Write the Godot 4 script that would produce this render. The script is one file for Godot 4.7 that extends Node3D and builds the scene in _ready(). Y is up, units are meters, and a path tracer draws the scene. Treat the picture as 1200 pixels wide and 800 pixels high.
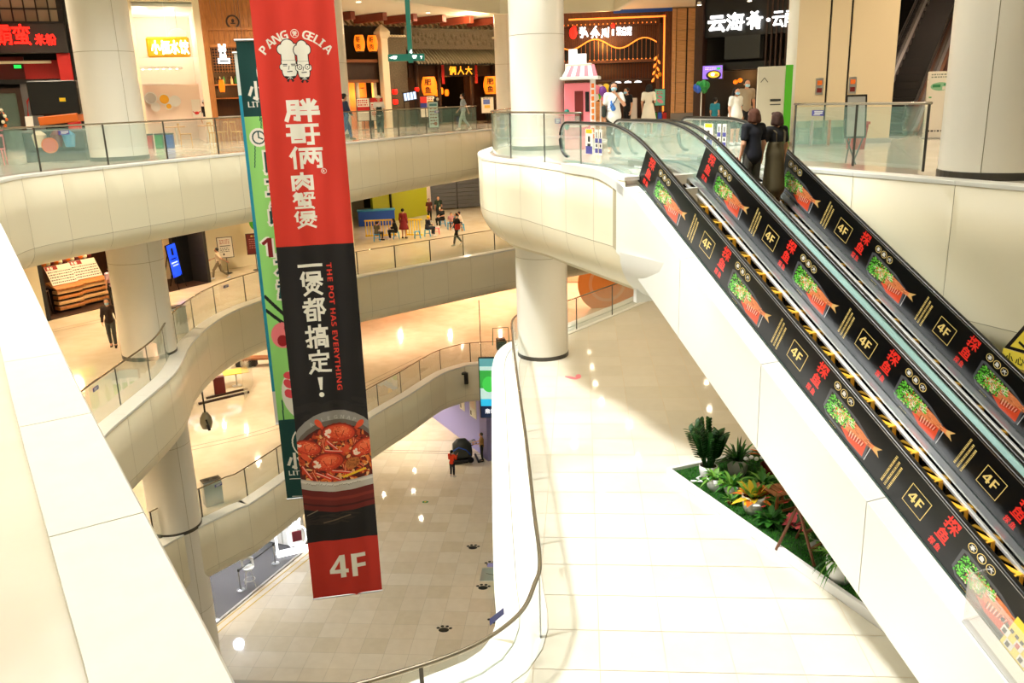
extends Node3D
# A shopping-mall atrium seen from its fourth floor: curved balconies, a pair of escalators, hanging banners, shops, plants and people.
# Levels (floor heights): 4F = 0, 3F = -5.9, 2F = -11.8, 1F = -17.7. World -z is the direction of the floor tiles.

const F4 := 0.0
const F3 := -5.9
const F2 := -11.8
const F1 := -17.7
# escalator frame: s runs up and away along the escalators, u runs across to the right
const EH := Vector3(-0.44156, 0, -0.89723)
const EP := Vector3(0.89723, 0, -0.44156)
const SLOPE := 0.546
const STOP := 13.32

var taken := {}
var rng := RandomNumberGenerator.new()
var M := {}


# ---------------------------------------------------------------- mesh builder
class B:
	var v := PackedVector3Array()
	var uv := PackedVector2Array()
	var col := PackedColorArray()
	var idx := PackedInt32Array()
	var smooth := false
	var c := Color.WHITE
	var has_uv := false
	var has_col := false

	func vert(p: Vector3, t := Vector2.ZERO) -> int:
		v.append(p)
		uv.append(t)
		col.append(c)
		return v.size() - 1

	func tri(a: Vector3, b: Vector3, d: Vector3) -> void:
		var i := vert(a)
		vert(b)
		vert(d)
		idx.append_array(PackedInt32Array([i, i + 1, i + 2]))

	# corners given counter-clockwise as seen from the front; t gives the texture square
	func quad(a: Vector3, b: Vector3, d: Vector3, e: Vector3, t := Rect2(0, 0, 1, 1)) -> void:
		var i := vert(a, Vector2(t.position.x, t.end.y))
		vert(b, Vector2(t.end.x, t.end.y))
		vert(d, Vector2(t.end.x, t.position.y))
		vert(e, t.position)
		idx.append_array(PackedInt32Array([i, i + 2, i + 1, i, i + 3, i + 2]))

	# a box with chamfered edges (ch = 0: sharp)
	func box(at: Vector3, size: Vector3, bs := Basis.IDENTITY, ch := 0.0) -> B:
		var h := size / 2.0
		if ch <= 0.0:
			for f in 6:
				var n := Vector3.ZERO
				n[f % 3] = 1.0 if f < 3 else -1.0
				var a := Vector3.ZERO
				a[(f + 1) % 3] = 1.0
				var b := n.cross(a)
				var q := []
				for k in [[-1, -1], [1, -1], [1, 1], [-1, 1]]:
					q.append(at + bs * ((n + a * k[0] + b * k[1]) * h))
				quad(q[0], q[1], q[2], q[3])
			return self
		ch = minf(ch, minf(h.x, minf(h.y, h.z)) * 0.9)
		var pts := {}
		for sx in [-1, 1]:
			for sy in [-1, 1]:
				for sz in [-1, 1]:
					for ax in 3:
						var s := Vector3(sx, sy, sz)
						var q := s * (h - Vector3(ch, ch, ch))
						q[ax] = s[ax] * h[ax]
						pts[[sx, sy, sz, ax]] = at + bs * q
		for ax in 3:
			var b1 := (ax + 1) % 3
			var b2 := (ax + 2) % 3
			for sg in [-1, 1]:
				var q := []
				for k in [[-1, -1], [1, -1], [1, 1], [-1, 1]]:
					var s := [0, 0, 0, ax]
					s[ax] = sg
					s[b1] = k[0]
					s[b2] = k[1]
					q.append(pts[s])
				if sg > 0:
					quad(q[0], q[1], q[2], q[3])
				else:
					quad(q[3], q[2], q[1], q[0])
			# edges along ax
			for k in [[-1, -1], [1, -1], [1, 1], [-1, 1]]:
				var lo := [0, 0, 0, b1]
				lo[b1] = k[0]
				lo[b2] = k[1]
				lo[ax] = -1
				var hi = lo.duplicate()
				hi[ax] = 1
				var lo2 = lo.duplicate()
				lo2[3] = b2
				var hi2 = hi.duplicate()
				hi2[3] = b2
				if k[0] * k[1] > 0:
					quad(pts[lo], pts[lo2], pts[hi2], pts[hi])
				else:
					quad(pts[hi], pts[hi2], pts[lo2], pts[lo])
		for sx in [-1, 1]:
			for sy in [-1, 1]:
				for sz in [-1, 1]:
					var a: Vector3 = pts[[sx, sy, sz, 0]]
					var b: Vector3 = pts[[sx, sy, sz, 1]]
					var d: Vector3 = pts[[sx, sy, sz, 2]]
					if sx * sy * sz > 0:
						tri(a, d, b)
					else:
						tri(a, b, d)
		return self

	# vertical prism over a flat polygon (x, z)
	func prism(poly: PackedVector2Array, y0: float, y1: float, side := true) -> B:
		var t := Geometry2D.triangulate_polygon(poly)
		var cw := Geometry2D.is_polygon_clockwise(poly)
		for k in range(0, t.size(), 3):
			var a := poly[t[k]]
			var b := poly[t[k + 1]]
			var d := poly[t[k + 2]]
			if (b - a).cross(d - a) < 0:
				var w := b
				b = d
				d = w
			tri(Vector3(a.x, y1, a.y), Vector3(b.x, y1, b.y), Vector3(d.x, y1, d.y))
			if side:
				tri(Vector3(a.x, y0, a.y), Vector3(d.x, y0, d.y), Vector3(b.x, y0, b.y))
		if side:
			for k in poly.size():
				var a := poly[k]
				var b := poly[(k + 1) % poly.size()]
				if not cw:
					var w := a
					a = b
					b = w
				quad(Vector3(a.x, y0, a.y), Vector3(b.x, y0, b.y), Vector3(b.x, y1, b.y), Vector3(a.x, y1, a.y))
		return self

	# a ring of points per station, joined up; closed rings
	func loft(rings: Array, cap0 := true, cap1 := true, round := true) -> B:
		var n: int = rings[0].size()
		var base := []
		for k in rings.size():
			var start := v.size()
			for j in n:
				vert(rings[k][j], Vector2(float(j) / n, float(k) / maxf(1.0, rings.size() - 1)))
			base.append(start)
		for k in rings.size() - 1:
			for j in (n if round else n - 1):
				var a: int = base[k] + j
				var b: int = base[k] + (j + 1) % n
				var d: int = base[k + 1] + (j + 1) % n
				var e: int = base[k + 1] + j
				idx.append_array(PackedInt32Array([a, d, b, a, e, d]))
		for which in [[cap0, 0], [cap1, rings.size() - 1]]:
			if which[0]:
				var ring: Array = rings[which[1]]
				var m := Vector3.ZERO
				for q in ring:
					m += q
				m /= ring.size()
				for j in n:
					if which[1] == 0:
						tri(m, ring[j], ring[(j + 1) % n])
					else:
						tri(m, ring[(j + 1) % n], ring[j])
		return self

	# lathe: profile of (radius, height), about the vertical through at
	func lathe(at: Vector3, prof: Array, n := 24, bs := Basis.IDENTITY, cap := true) -> B:
		var rings := []
		for q in prof:
			var ring := []
			for j in n:
				var a := TAU * j / n
				ring.append(at + bs * Vector3(cos(a) * q[0], q[1], sin(a) * q[0]))
			rings.append(ring)
		return loft(rings, cap, cap)

	func cyl(a: Vector3, b: Vector3, r0: float, r1 := -1.0, n := 12) -> B:
		var d := (b - a).normalized()
		var x := d.cross(Vector3.UP if absf(d.y) < 0.9 else Vector3.RIGHT).normalized()
		var y := d.cross(x)
		var rings := []
		for q in [[a, r0], [b, r0 if r1 < 0 else r1]]:
			var ring := []
			for j in n:
				var t := TAU * j / n
				ring.append(q[0] + (x * cos(t) + y * sin(t)) * q[1])
			rings.append(ring)
		return loft(rings)

	# a tube of elliptical section along a path; w across, h up
	func tube(path: Array, w: float, h: float, n := 8, square := false) -> B:
		var rings := []
		for k in path.size():
			var d: Vector3 = (path[mini(k + 1, path.size() - 1)] - path[maxi(k - 1, 0)]).normalized()
			var x := d.cross(Vector3.UP)
			x = x.normalized() if x.length() > 0.01 else Vector3.RIGHT
			var y := x.cross(d)
			var ring := []
			for j in n:
				var t := TAU * (j + 0.5) / n
				var q := Vector2(cos(t), sin(t))
				if square:
					q = Vector2(signf(q.x), signf(q.y))
				ring.append(path[k] + x * q.x * w / 2 + y * q.y * h / 2)
			rings.append(ring)
		return loft(rings)

	func ball(at: Vector3, r: Vector3, n := 14, m := 9, bs := Basis.IDENTITY) -> B:
		var rings := []
		for k in m + 1:
			var t := PI * k / m
			var ring := []
			for j in n:
				var a := TAU * j / n
				ring.append(at + bs * (Vector3(cos(a) * sin(t), -cos(t), sin(a) * sin(t)) * r))
			rings.append(ring)
		return loft(rings, false, false)

	func add(o: B, t := Transform3D()) -> B:
		var k := v.size()
		for p in o.v:
			v.append(t * p)
		uv.append_array(o.uv)
		for q in o.col:
			col.append(c if not o.has_col else q)
		for i in o.idx:
			idx.append(i + k)
		return self

	func mesh() -> ArrayMesh:
		var st := SurfaceTool.new()
		st.begin(Mesh.PRIMITIVE_TRIANGLES)
		if smooth:
			st.set_smooth_group(0)
		else:
			st.set_smooth_group(-1)
		for k in v.size():
			st.set_uv(uv[k])
			if has_col:
				st.set_color(col[k])
			st.add_vertex(v[k])
		for i in idx:
			st.add_index(i)
		if not smooth:
			st.deindex()
		st.generate_normals()
		return st.commit()


# ---------------------------------------------------------------- pictures
class Pic:
	var im: Image
	var w: int
	var h: int

	static func make(wd: int, ht: int, col: Color) -> Pic:
		var p := Pic.new()
		p.w = wd
		p.h = ht
		p.im = Image.create(wd, ht, false, Image.FORMAT_RGB8)
		p.im.fill(col)
		return p

	func poly(pts: PackedVector2Array, col: Color) -> void:
		var lo := h
		var hi := 0
		for q in pts:
			lo = mini(lo, int(floor(q.y)))
			hi = maxi(hi, int(ceil(q.y)))
		for y in range(maxi(lo, 0), mini(hi, h - 1) + 1):
			var xs := []
			var yy := y + 0.5
			for k in pts.size():
				var a := pts[k]
				var b := pts[(k + 1) % pts.size()]
				if (a.y <= yy) != (b.y <= yy):
					xs.append(a.x + (yy - a.y) / (b.y - a.y) * (b.x - a.x))
			xs.sort()
			for k in range(0, xs.size() - 1, 2):
				var x0 := maxi(0, int(round(xs[k])))
				var x1 := mini(w, int(round(xs[k + 1])))
				if x1 > x0:
					im.fill_rect(Rect2i(x0, y, x1 - x0, 1), col)

	func rect(x: float, y: float, rw: float, rh: float, col: Color) -> void:
		im.fill_rect(Rect2i(int(x), int(y), maxi(1, int(rw)), maxi(1, int(rh))), col)

	func disc(at: Vector2, r: Vector2, col: Color, turn := 0.0, n := 28) -> void:
		var p := PackedVector2Array()
		for k in n:
			p.append(at + (Vector2(cos(TAU * k / n), sin(TAU * k / n)) * r).rotated(turn))
		poly(p, col)

	func ring(at: Vector2, r: float, t: float, col: Color, inner: Color) -> void:
		disc(at, Vector2(r, r), col)
		disc(at, Vector2(r - t, r - t), inner)

	func line(a: Vector2, b: Vector2, t: float, col: Color) -> void:
		var d := (b - a).normalized() * t / 2.0
		var n := Vector2(-d.y, d.x)
		poly(PackedVector2Array([a - d - n, b + d - n, b + d + n, a - d + n]), col)

	# a character drawn from its strokes in the box at, size
	func glyph(s: String, at: Vector2, size: Vector2, t: float, col: Color, turn := 0.0) -> void:
		for st in s.split("|"):
			var last := Vector2.INF
			for q in st.strip_edges().split(" "):
				var xy := q.split(",")
				var p := at + (Vector2(float(xy[0]), float(xy[1])) / 100.0 * size).rotated(turn)
				if last != Vector2.INF:
					line(last, p, t, col)
				last = p

	# lettering set from a font, x to the right, y down, cap height ht; returns the width
	func text(s: String, at: Vector2, ht: float, col: Color, turn := 0.0, stretch := 1.0, bold := true, serif := false) -> float:
		var tm := TextMesh.new()
		var f := SystemFont.new()
		f.font_names = PackedStringArray(["Droid Serif" if serif else "Droid Sans"])
		f.font_weight = 700 if bold else 400
		tm.font = f
		tm.text = s
		tm.font_size = 64
		tm.pixel_size = 1.0
		tm.depth = 1.0
		tm.horizontal_alignment = HORIZONTAL_ALIGNMENT_LEFT
		tm.vertical_alignment = VERTICAL_ALIGNMENT_BOTTOM
		var a := tm.get_mesh_arrays()
		var vs: PackedVector3Array = a[Mesh.ARRAY_VERTEX]
		var ix: PackedInt32Array = a[Mesh.ARRAY_INDEX]
		if vs.is_empty():
			return 0.0
		var k := ht / 46.0
		var lo := Vector2.INF
		var hi := -Vector2.INF
		for q in vs:
			lo = lo.min(Vector2(q.x, q.y))
			hi = hi.max(Vector2(q.x, q.y))
		for i in range(0, ix.size(), 3):
			var p := [vs[ix[i]], vs[ix[i + 1]], vs[ix[i + 2]]]
			if p[0].z < 0.4 or p[1].z < 0.4 or p[2].z < 0.4:
				continue
			var pts := PackedVector2Array()
			for q in p:
				pts.append(at + Vector2((q.x - lo.x) * k * stretch, -(q.y - lo.y) * k).rotated(turn))
			poly(pts, col)
		return (hi.x - lo.x) * k * stretch

	# small print too fine to read: rows of short bars
	func rows(x: float, y: float, rw: float, n: int, step: float, t: float, col: Color, r: RandomNumberGenerator) -> void:
		for k in n:
			var q := x
			while q < x + rw:
				var e := minf(r.randf_range(0.5, 1.6) * t * 1.5, x + rw - q)
				rect(q, y + k * step, e, t, col)
				q += e + t * 0.7

	func tex() -> ImageTexture:
		im.generate_mipmaps()
		return ImageTexture.create_from_image(im)


# strokes of the characters on the signs, on a grid of 100
const G := {
	"yi": "6,50 94,50",
	"pang": "14,10 14,60 6,94|14,10 40,10 40,92 32,90|14,36 40,36|14,60 40,60|56,10 62,28|90,10 82,28|50,40 96,40|46,64 98,64|73,4 73,98",
	"ge": "6,8 94,8|18,22 18,38 52,38 52,22 18,22|78,8 78,44|4,52 96,52|18,66 18,86 52,86 52,66 18,66|78,52 78,96 64,96",
	"lia": "22,4 6,40|16,26 16,98|34,10 98,10|36,32 36,98|36,32 94,32 94,96 86,96|54,10 54,32 44,74|54,44 62,66|76,10 76,32 68,74|77,44 86,66",
	"rou": "10,22 10,98|10,22 90,22 90,96 80,96|50,4 50,22 24,58|50,28 74,54|50,56 26,90|50,60 76,88",
	"xie": "20,4 8,20|18,10 40,10 34,20|12,20 12,44 6,52|12,20 42,20 42,50|12,32 42,32|27,20 27,50|12,42 42,42|54,8 90,8 86,26|66,8 54,30|52,38 94,38|73,26 73,52|26,62 26,76 76,76 76,62 26,62|50,54 50,94|12,94 84,94|72,84 88,98",
	"bao": "18,4 6,26|13,18 13,56|34,6 34,24 86,24 86,6 34,6|28,36 94,36|60,24 60,58|58,38 34,56|62,38 90,56|50,60 46,78 16,98|50,76 88,98|26,66 32,80|76,64 66,80",
	"dou": "12,18 52,18|32,4 32,34|4,36 60,36|56,8 8,58|18,54 18,96 50,96 50,54 18,54|18,74 50,74|68,8 68,98|68,8 92,8 80,34 94,56 88,68 72,66",
	"gao": "4,28 34,28|20,4 20,94 8,90|4,66 36,54|66,2 66,14|40,16 96,16|52,28 52,44 84,44 84,28 52,28|42,54 42,98|42,54 94,54 94,96 86,96|56,68 56,86 80,86 80,68 56,68",
	"ding": "50,2 50,14|10,32 10,18 90,18 90,32|20,40 80,40|50,40 50,86|50,62 78,62|26,56 20,80 6,98|20,72 44,90 96,94",
	"mark": "50,6 50,62|50,84 50,92",
	"tan": "4,28 34,28|20,4 20,94 8,90|4,66 36,54|42,22 42,8 94,8 94,22|56,18 44,36|78,18 92,34|40,52 98,52|68,36 68,98|66,56 42,88|70,56 96,88",
	"yu": "34,2 14,28|32,12 64,12 52,28|18,28 18,72 82,72 82,28 18,28|50,28 50,72|18,50 82,50|6,90 94,90",
	"yun": "20,14 80,14|6,42 94,42|44,42 16,86 84,84|70,64 90,96",
	"hai": "8,10 20,22|4,36 16,46|6,94 22,62|46,2 30,26|40,14 94,14|42,26 34,90 80,90|42,26 88,26 82,98 72,96|28,56 98,56|56,34 62,44|54,66 60,78",
	"yao": "30,4 66,28|66,4 30,28|6,38 94,38|48,30 10,70|34,52 34,98|34,52 78,52 78,96 68,96|34,66 78,66|34,81 78,81",
	"nan": "18,14 82,14|50,2 50,28|12,30 12,98|12,30 88,30 88,96 78,96|34,38 40,48|66,38 58,48|28,56 72,56|24,74 76,74|50,56 50,98",
	"xiao": "50,4 50,96 36,90|24,34 8,70|74,34 94,70",
	"heng": "14,34 8,58|22,4 22,98|30,28 36,40|46,12 96,12|54,28 54,74 88,74 88,28 54,28|54,50 88,50|42,92 98,92",
	"shui": "50,4 50,96 36,90|10,34 40,34 8,82|84,22 58,46|54,40 94,86",
	"jiao": "24,4 6,38|20,20 44,20 36,36|22,40 22,92 42,76|72,4 72,16|48,22 98,22|62,28 50,46|82,28 94,46|86,46 50,96|58,48 96,96",
	"ba": "16,6 84,6|8,26 8,16 92,16 92,26|50,6 50,36|22,26 36,26|64,26 78,26|8,46 48,46|18,40 18,54 38,54 38,40|12,62 12,74 44,74 44,62 12,62|28,54 28,98|4,86 50,86|60,44 60,80 54,98|60,44 90,44 90,96 82,96|60,60 90,60|60,76 90,76",
	"man": "50,2 50,12|8,16 92,16|38,16 38,44|62,16 62,44|22,26 12,40|78,26 88,40|24,54 24,70 76,70 76,54 24,54|50,46 50,92|10,92 84,92|72,82 88,98",
	"mi": "50,4 50,98|6,46 94,46|22,12 36,34|80,12 64,34|46,50 10,90|54,50 92,90",
	"fen": "24,4 24,98|4,44 46,44|8,16 14,34|42,16 34,34|22,48 4,80|26,48 44,74|62,8 46,42|78,6 98,42|54,54 90,54 84,96 72,92|68,54 48,98",
	"xin": "14,46 6,82|32,36 34,88 76,90 78,70|46,16 58,36|78,30 94,58",
	"peng": "4,12 44,12|24,12 6,60|16,48 16,86 40,86 40,48 16,48|60,4 64,16|88,4 82,16|50,24 98,24|66,24 66,90|82,24 82,90|54,44 58,68|94,44 90,68|48,92 100,92",
	"tou": "28,12 42,24|18,34 34,46|6,58 94,58|58,4 58,54 14,98|60,66 90,96",
	"da": "6,34 94,34|50,4 50,40 8,96|52,42 94,96",
	"fei": "14,10 14,60 6,94|14,10 40,10 40,92 32,90|14,34 40,34|14,58 40,58|54,12 92,12 92,50 54,50|54,12 54,90 94,90 96,72|73,12 73,50",
	"yuan": "20,14 80,14|6,40 94,40|36,40 30,74 6,96|62,40 62,86 90,90 94,70",
	"ji": "12,8 12,92 40,78|12,8 44,8 44,52 12,52|12,30 44,30|62,10 62,98|62,10 92,10 92,62 82,62",
	"xiang": "50,2 50,12|8,16 92,16|28,28 28,42 72,42 72,28 28,28|20,54 78,54 52,68|52,68 52,96 40,92|6,76 94,76",
	"qi": "10,20 46,20|28,4 28,60|4,40 50,40|28,60 50,60|14,54 6,96|10,76 40,92 98,94|56,14 92,14 92,40 58,40|58,40 58,70 90,70 94,58",
	"fan": "20,6 36,12|8,40 8,90 30,76|16,22 16,60|44,8 92,8|52,8 50,60 38,96|54,34 88,34 56,92|60,46 96,94",
	"ren": "50,4 46,46 8,96|50,36 94,96",
}


# ---------------------------------------------------------------- naming and placing
func numbered(n: String) -> String:
	if not taken.has(n):
		taken[n] = 0
		return n
	taken[n] += 1
	return "%s_%03d" % [n, taken[n]]


func tag(o: Node3D, label: String, category: String, group := "") -> Node3D:
	o.set_meta("label", label)
	o.set_meta("category", category)
	if group != "":
		o.set_meta("group", group)
	return o


func thing(called: String, label: String, category: String, at := Vector3.ZERO, turn := 0.0, group := "") -> Node3D:
	var o := Node3D.new()
	o.name = numbered(called)
	add_child(o)
	o.position = at
	o.rotation.y = turn
	return tag(o, label, category, group)


func setting(called: String, label := "") -> Node3D:
	var o := Node3D.new()
	o.name = numbered(called)
	add_child(o)
	o.set_meta("kind", "structure")
	if label != "":
		o.set_meta("label", label)
	return o


func part(called: String, b, m: Material, parent: Node = self, at := Vector3.ZERO, turn := 0.0) -> MeshInstance3D:
	var o := MeshInstance3D.new()
	o.name = called
	o.mesh = b.mesh() if b is B else b
	o.material_override = m
	parent.add_child(o, true)
	o.position = at
	o.rotation.y = turn
	return o


func struct_mesh(called: String, b: B, m: Material) -> MeshInstance3D:
	var o := MeshInstance3D.new()
	o.name = numbered(called)
	o.mesh = b.mesh()
	o.material_override = m
	add_child(o)
	o.set_meta("kind", "structure")
	return o


func dup(o: Node3D, at: Vector3, turn: float, label := "", group := "") -> Node3D:
	var r: Node3D = o.duplicate()
	r.name = numbered(str(o.name).rstrip("0123456789").trim_suffix("_"))
	add_child(r)
	r.position = at
	r.rotation.y = turn
	if label != "":
		r.set_meta("label", label)
	if group != "":
		r.set_meta("group", group)
	return r


func mat(called: String, c: Color, rough := 0.6, metal := 0.0, spec := 0.5) -> StandardMaterial3D:
	var m := StandardMaterial3D.new()
	m.resource_name = called
	m.albedo_color = c
	m.roughness = rough
	m.metallic = metal
	m.metallic_specular = spec
	M[called] = m
	return m


func glow(called: String, c: Color, e: float) -> StandardMaterial3D:
	var m := mat(called, c, 0.5)
	m.emission_enabled = true
	m.emission = c
	m.emission_energy_multiplier = e
	return m


func picture(called: String, p: Pic, rough := 0.6, shine := 0.0) -> StandardMaterial3D:
	var m := mat(called, Color.WHITE, rough)
	m.albedo_texture = p.tex()
	if shine > 0.0:
		m.emission_enabled = true
		m.emission = Color.WHITE
		m.emission_texture = m.albedo_texture
		m.emission_operator = BaseMaterial3D.EMISSION_OP_MULTIPLY
		m.emission_energy_multiplier = shine
	return m


func noise_mat(called: String, lo: Color, hi: Color, freq: float, scale: float, rough := 0.5, bump := 0.0, oct := 4) -> StandardMaterial3D:
	var m := mat(called, Color.WHITE, rough)
	var n := FastNoiseLite.new()
	n.seed = 7
	n.frequency = freq
	n.fractal_octaves = oct
	var t := NoiseTexture2D.new()
	t.width = 256
	t.height = 256
	t.seamless = true
	t.noise = n
	var g := Gradient.new()
	g.set_color(0, lo)
	g.set_color(1, hi)
	t.color_ramp = g
	m.albedo_texture = t
	m.uv1_triplanar = true
	m.uv1_world_triplanar = true
	m.uv1_scale = Vector3.ONE * scale
	if bump > 0.0:
		var t2 := NoiseTexture2D.new()
		t2.width = 256
		t2.height = 256
		t2.seamless = true
		t2.noise = n
		m.heightmap_enabled = true
		m.heightmap_texture = t2
		m.heightmap_scale = bump
	return m


func wood_mat(called: String, lo: Color, hi: Color, scale: Vector3, rough := 0.5) -> StandardMaterial3D:
	var m := noise_mat(called, lo, hi, 0.02, 1.0, rough)
	m.uv1_scale = scale
	return m


# a frame standing on a level: u along, v up, w out towards the viewer
func frame(o: Vector3, e: Vector2) -> Transform3D:
	var x := Vector3(e.x, 0, e.y).normalized()
	return Transform3D(Basis(x, Vector3.UP, x.cross(Vector3.UP)), o)


func slab(b: B, u0: float, v0: float, u1: float, v1: float, w0: float, w1: float, ch := 0.0) -> B:
	return b.box(Vector3((u0 + u1) / 2, (v0 + v1) / 2, (w0 + w1) / 2), Vector3(absf(u1 - u0), absf(v1 - v0), absf(w1 - w0)), Basis.IDENTITY, ch)


# strokes of a character as raised bars in the box (u, v) .. size, standing proud by d
func sign_bars(b: B, s: String, u: float, v: float, size: Vector2, t: float, w: float, d: float) -> B:
	for st in s.split("|"):
		var last := Vector2.INF
		for q in st.strip_edges().split(" "):
			var xy := q.split(",")
			var p := Vector2(u + float(xy[0]) / 100.0 * size.x, v + size.y - float(xy[1]) / 100.0 * size.y)
			if last != Vector2.INF:
				var m := (last + p) / 2.0
				var l := p.distance_to(last) + t
				b.box(Vector3(m.x, m.y, w + d / 2), Vector3(l, t, d), Basis(Vector3.BACK, (p - last).angle()), t * 0.2)
			last = p
	return b


func letters(s: String, ht: float, d: float, serif := false) -> ArrayMesh:
	var tm := TextMesh.new()
	var f := SystemFont.new()
	f.font_names = PackedStringArray(["Droid Serif" if serif else "Droid Sans"])
	f.font_weight = 700
	tm.font = f
	tm.text = s
	tm.font_size = 32
	tm.pixel_size = ht / 23.0
	tm.depth = d
	var am := ArrayMesh.new()
	am.add_surface_from_arrays(Mesh.PRIMITIVE_TRIANGLES, tm.get_mesh_arrays())
	return am


func v3(q: Vector2, y: float) -> Vector3:
	return Vector3(q.x, y, q.y)


func esc(s: float, u: float, y: float) -> Vector3:
	return EH * s + EP * u + Vector3(0, y, 0)


# a smooth curve through flat points, resampled every step metres
func curve(pts: Array, step := 0.5) -> PackedVector2Array:
	var c := Curve2D.new()
	for k in pts.size():
		var t: Vector2 = (pts[mini(k + 1, pts.size() - 1)] - pts[maxi(k - 1, 0)]) / 6.0
		c.add_point(pts[k], -t, t)
	c.bake_interval = 0.05
	var n := maxi(2, int(round(c.get_baked_length() / step)))
	var out := PackedVector2Array()
	for k in n + 1:
		out.append(c.sample_baked(c.get_baked_length() * k / n, true))
	return out


# the same line moved sideways: d > 0 to its right as it runs (x right, z towards us)
func beside(line: PackedVector2Array, d: float) -> PackedVector2Array:
	var out := PackedVector2Array()
	for k in line.size():
		var t := (line[mini(k + 1, line.size() - 1)] - line[maxi(k - 1, 0)]).normalized()
		out.append(line[k] + Vector2(-t.y, t.x) * d)
	return out


# ---------------------------------------------------------------- lamps
func point_light(at: Vector3, e: float, c: Color, size := 0.08) -> void:  # a point light with no fixture modelled around it
	var l := OmniLight3D.new()
	l.name = "bare_light"
	l.light_energy = e
	l.light_color = c
	l.light_size = size
	l.omni_range = 40.0
	l.omni_attenuation = 2.0
	l.shadow_enabled = true
	add_child(l, true)
	l.position = at


func downlight(at: Vector3, e: float, c: Color, label: String, group: String, r := 0.11) -> void:
	var o := thing("ceiling_downlight", label, "light", at, 0.0, group)
	var b := B.new()
	b.smooth = false
	part("trim_ring", b.lathe(Vector3(0, -0.012, 0), [[r + 0.03, 0.012], [r + 0.03, 0.0], [r, -0.004]], 16, Basis.IDENTITY, false), M.white_paint, o)
	part("lens", B.new().lathe(Vector3(0, -0.012, 0), [[0.001, 0.002], [r, 0.0]], 16, Basis.IDENTITY, false), M.lens, o)
	if e > 0.0:
		var l := SpotLight3D.new()
		l.name = "downlight_light"
		l.light_energy = e
		l.light_color = c
		l.light_size = r * 0.8
		l.spot_range = 40.0
		l.spot_attenuation = 2.0
		l.spot_angle = 78.0
		l.spot_angle_attenuation = 1.0
		l.shadow_enabled = true
		add_child(l, true)
		l.position = at - Vector3(0, 0.05, 0)
		l.rotation.x = -PI / 2


# ---------------------------------------------------------------- people: smooth skins over tapered bones
# bones: [a, b, ra, rb] ; the field is meshed as surface nets, visiting only cells near each bone
func skin(bones: Array, cell: float, blend: float) -> B:
	var lo := Vector3.INF
	var hi := -Vector3.INF
	for k in bones:
		var m := Vector3.ONE * (maxf(k[2], k[3]) + cell * 2.5)
		lo = lo.min(k[0] - m).min(k[1] - m)
		hi = hi.max(k[0] + m).max(k[1] + m)
	var n := Vector3i(((hi - lo) / cell).ceil()) + Vector3i.ONE * 2
	var f := PackedFloat32Array()
	f.resize(n.x * n.y * n.z)
	f.fill(9.0)
	var sy := n.x
	var sz := n.x * n.y
	for k in bones:
		var a: Vector3 = k[0]
		var ab: Vector3 = k[1] - a
		var l2 := maxf(ab.length_squared(), 1e-8)
		var r0: float = k[2]
		var dr: float = k[3] - r0
		var reach := maxf(k[2], k[3]) + cell * 2.2 + blend
		var m := Vector3.ONE * reach
		var i0 := Vector3i(((k[0].min(k[1]) - m - lo) / cell).floor()).clamp(Vector3i.ZERO, n - Vector3i.ONE)
		var i1 := Vector3i(((k[0].max(k[1]) + m - lo) / cell).ceil()).clamp(Vector3i.ZERO, n - Vector3i.ONE)
		for z in range(i0.z, i1.z + 1):
			for y in range(i0.y, i1.y + 1):
				var row := z * sz + y * sy
				for x in range(i0.x, i1.x + 1):
					var p := lo + Vector3(x, y, z) * cell - a
					var t := clampf(p.dot(ab) / l2, 0.0, 1.0)
					var d := (p - ab * t).length() - r0 - dr * t
					var g := f[row + x]
					var h := blend - absf(d - g)
					f[row + x] = minf(d, g) - (h * h / (4.0 * blend) if h > 0.0 else 0.0)
	var out := B.new()
	out.smooth = true
	var id := PackedInt32Array()
	id.resize(f.size())
	id.fill(-1)
	var off := [0, 1, sy, sy + 1, sz, sz + 1, sz + sy, sz + sy + 1]
	for z in n.z - 1:
		for y in n.y - 1:
			var row := z * sz + y * sy
			for x in n.x - 1:
				var i := row + x
				var neg := 0
				for o in off:
					if f[i + o] < 0.0:
						neg += 1
				if neg == 0 or neg == 8:
					continue
				var s := Vector3.ZERO
				var c := 0
				for e in [[0, 1], [2, 3], [4, 5], [6, 7], [0, 2], [1, 3], [4, 6], [5, 7], [0, 4], [1, 5], [2, 6], [3, 7]]:
					var u := f[i + off[e[0]]]
					var w := f[i + off[e[1]]]
					if (u < 0.0) != (w < 0.0):
						var t := u / (u - w)
						var p0 := Vector3(e[0] & 1, (e[0] >> 1) & 1, e[0] >> 2)
						var p1 := Vector3(e[1] & 1, (e[1] >> 1) & 1, e[1] >> 2)
						s += p0.lerp(p1, t)
						c += 1
				id[i] = out.vert(lo + (Vector3(x, y, z) + s / c) * cell)
	for z in range(1, n.z - 1):
		for y in range(1, n.y - 1):
			for x in range(1, n.x - 1):
				var i := z * sz + y * sy + x
				var v0 := f[i] < 0.0
				for ax in 3:
					var step: int = [1, sy, sz][ax]
					if (f[i + step] < 0.0) == v0:
						continue
					var p: int = [sy, sz, 1][ax]
					var q: int = [sz, 1, sy][ax]
					var w := [id[i], id[i - p], id[i - p - q], id[i - q]]
					if w.min() < 0:
						continue
					if v0:
						out.idx.append_array(PackedInt32Array([w[0], w[2], w[1], w[0], w[3], w[2]]))
					else:
						out.idx.append_array(PackedInt32Array([w[0], w[1], w[2], w[0], w[2], w[3]]))
	return out


var head_b: B
var hand_b: B


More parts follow.
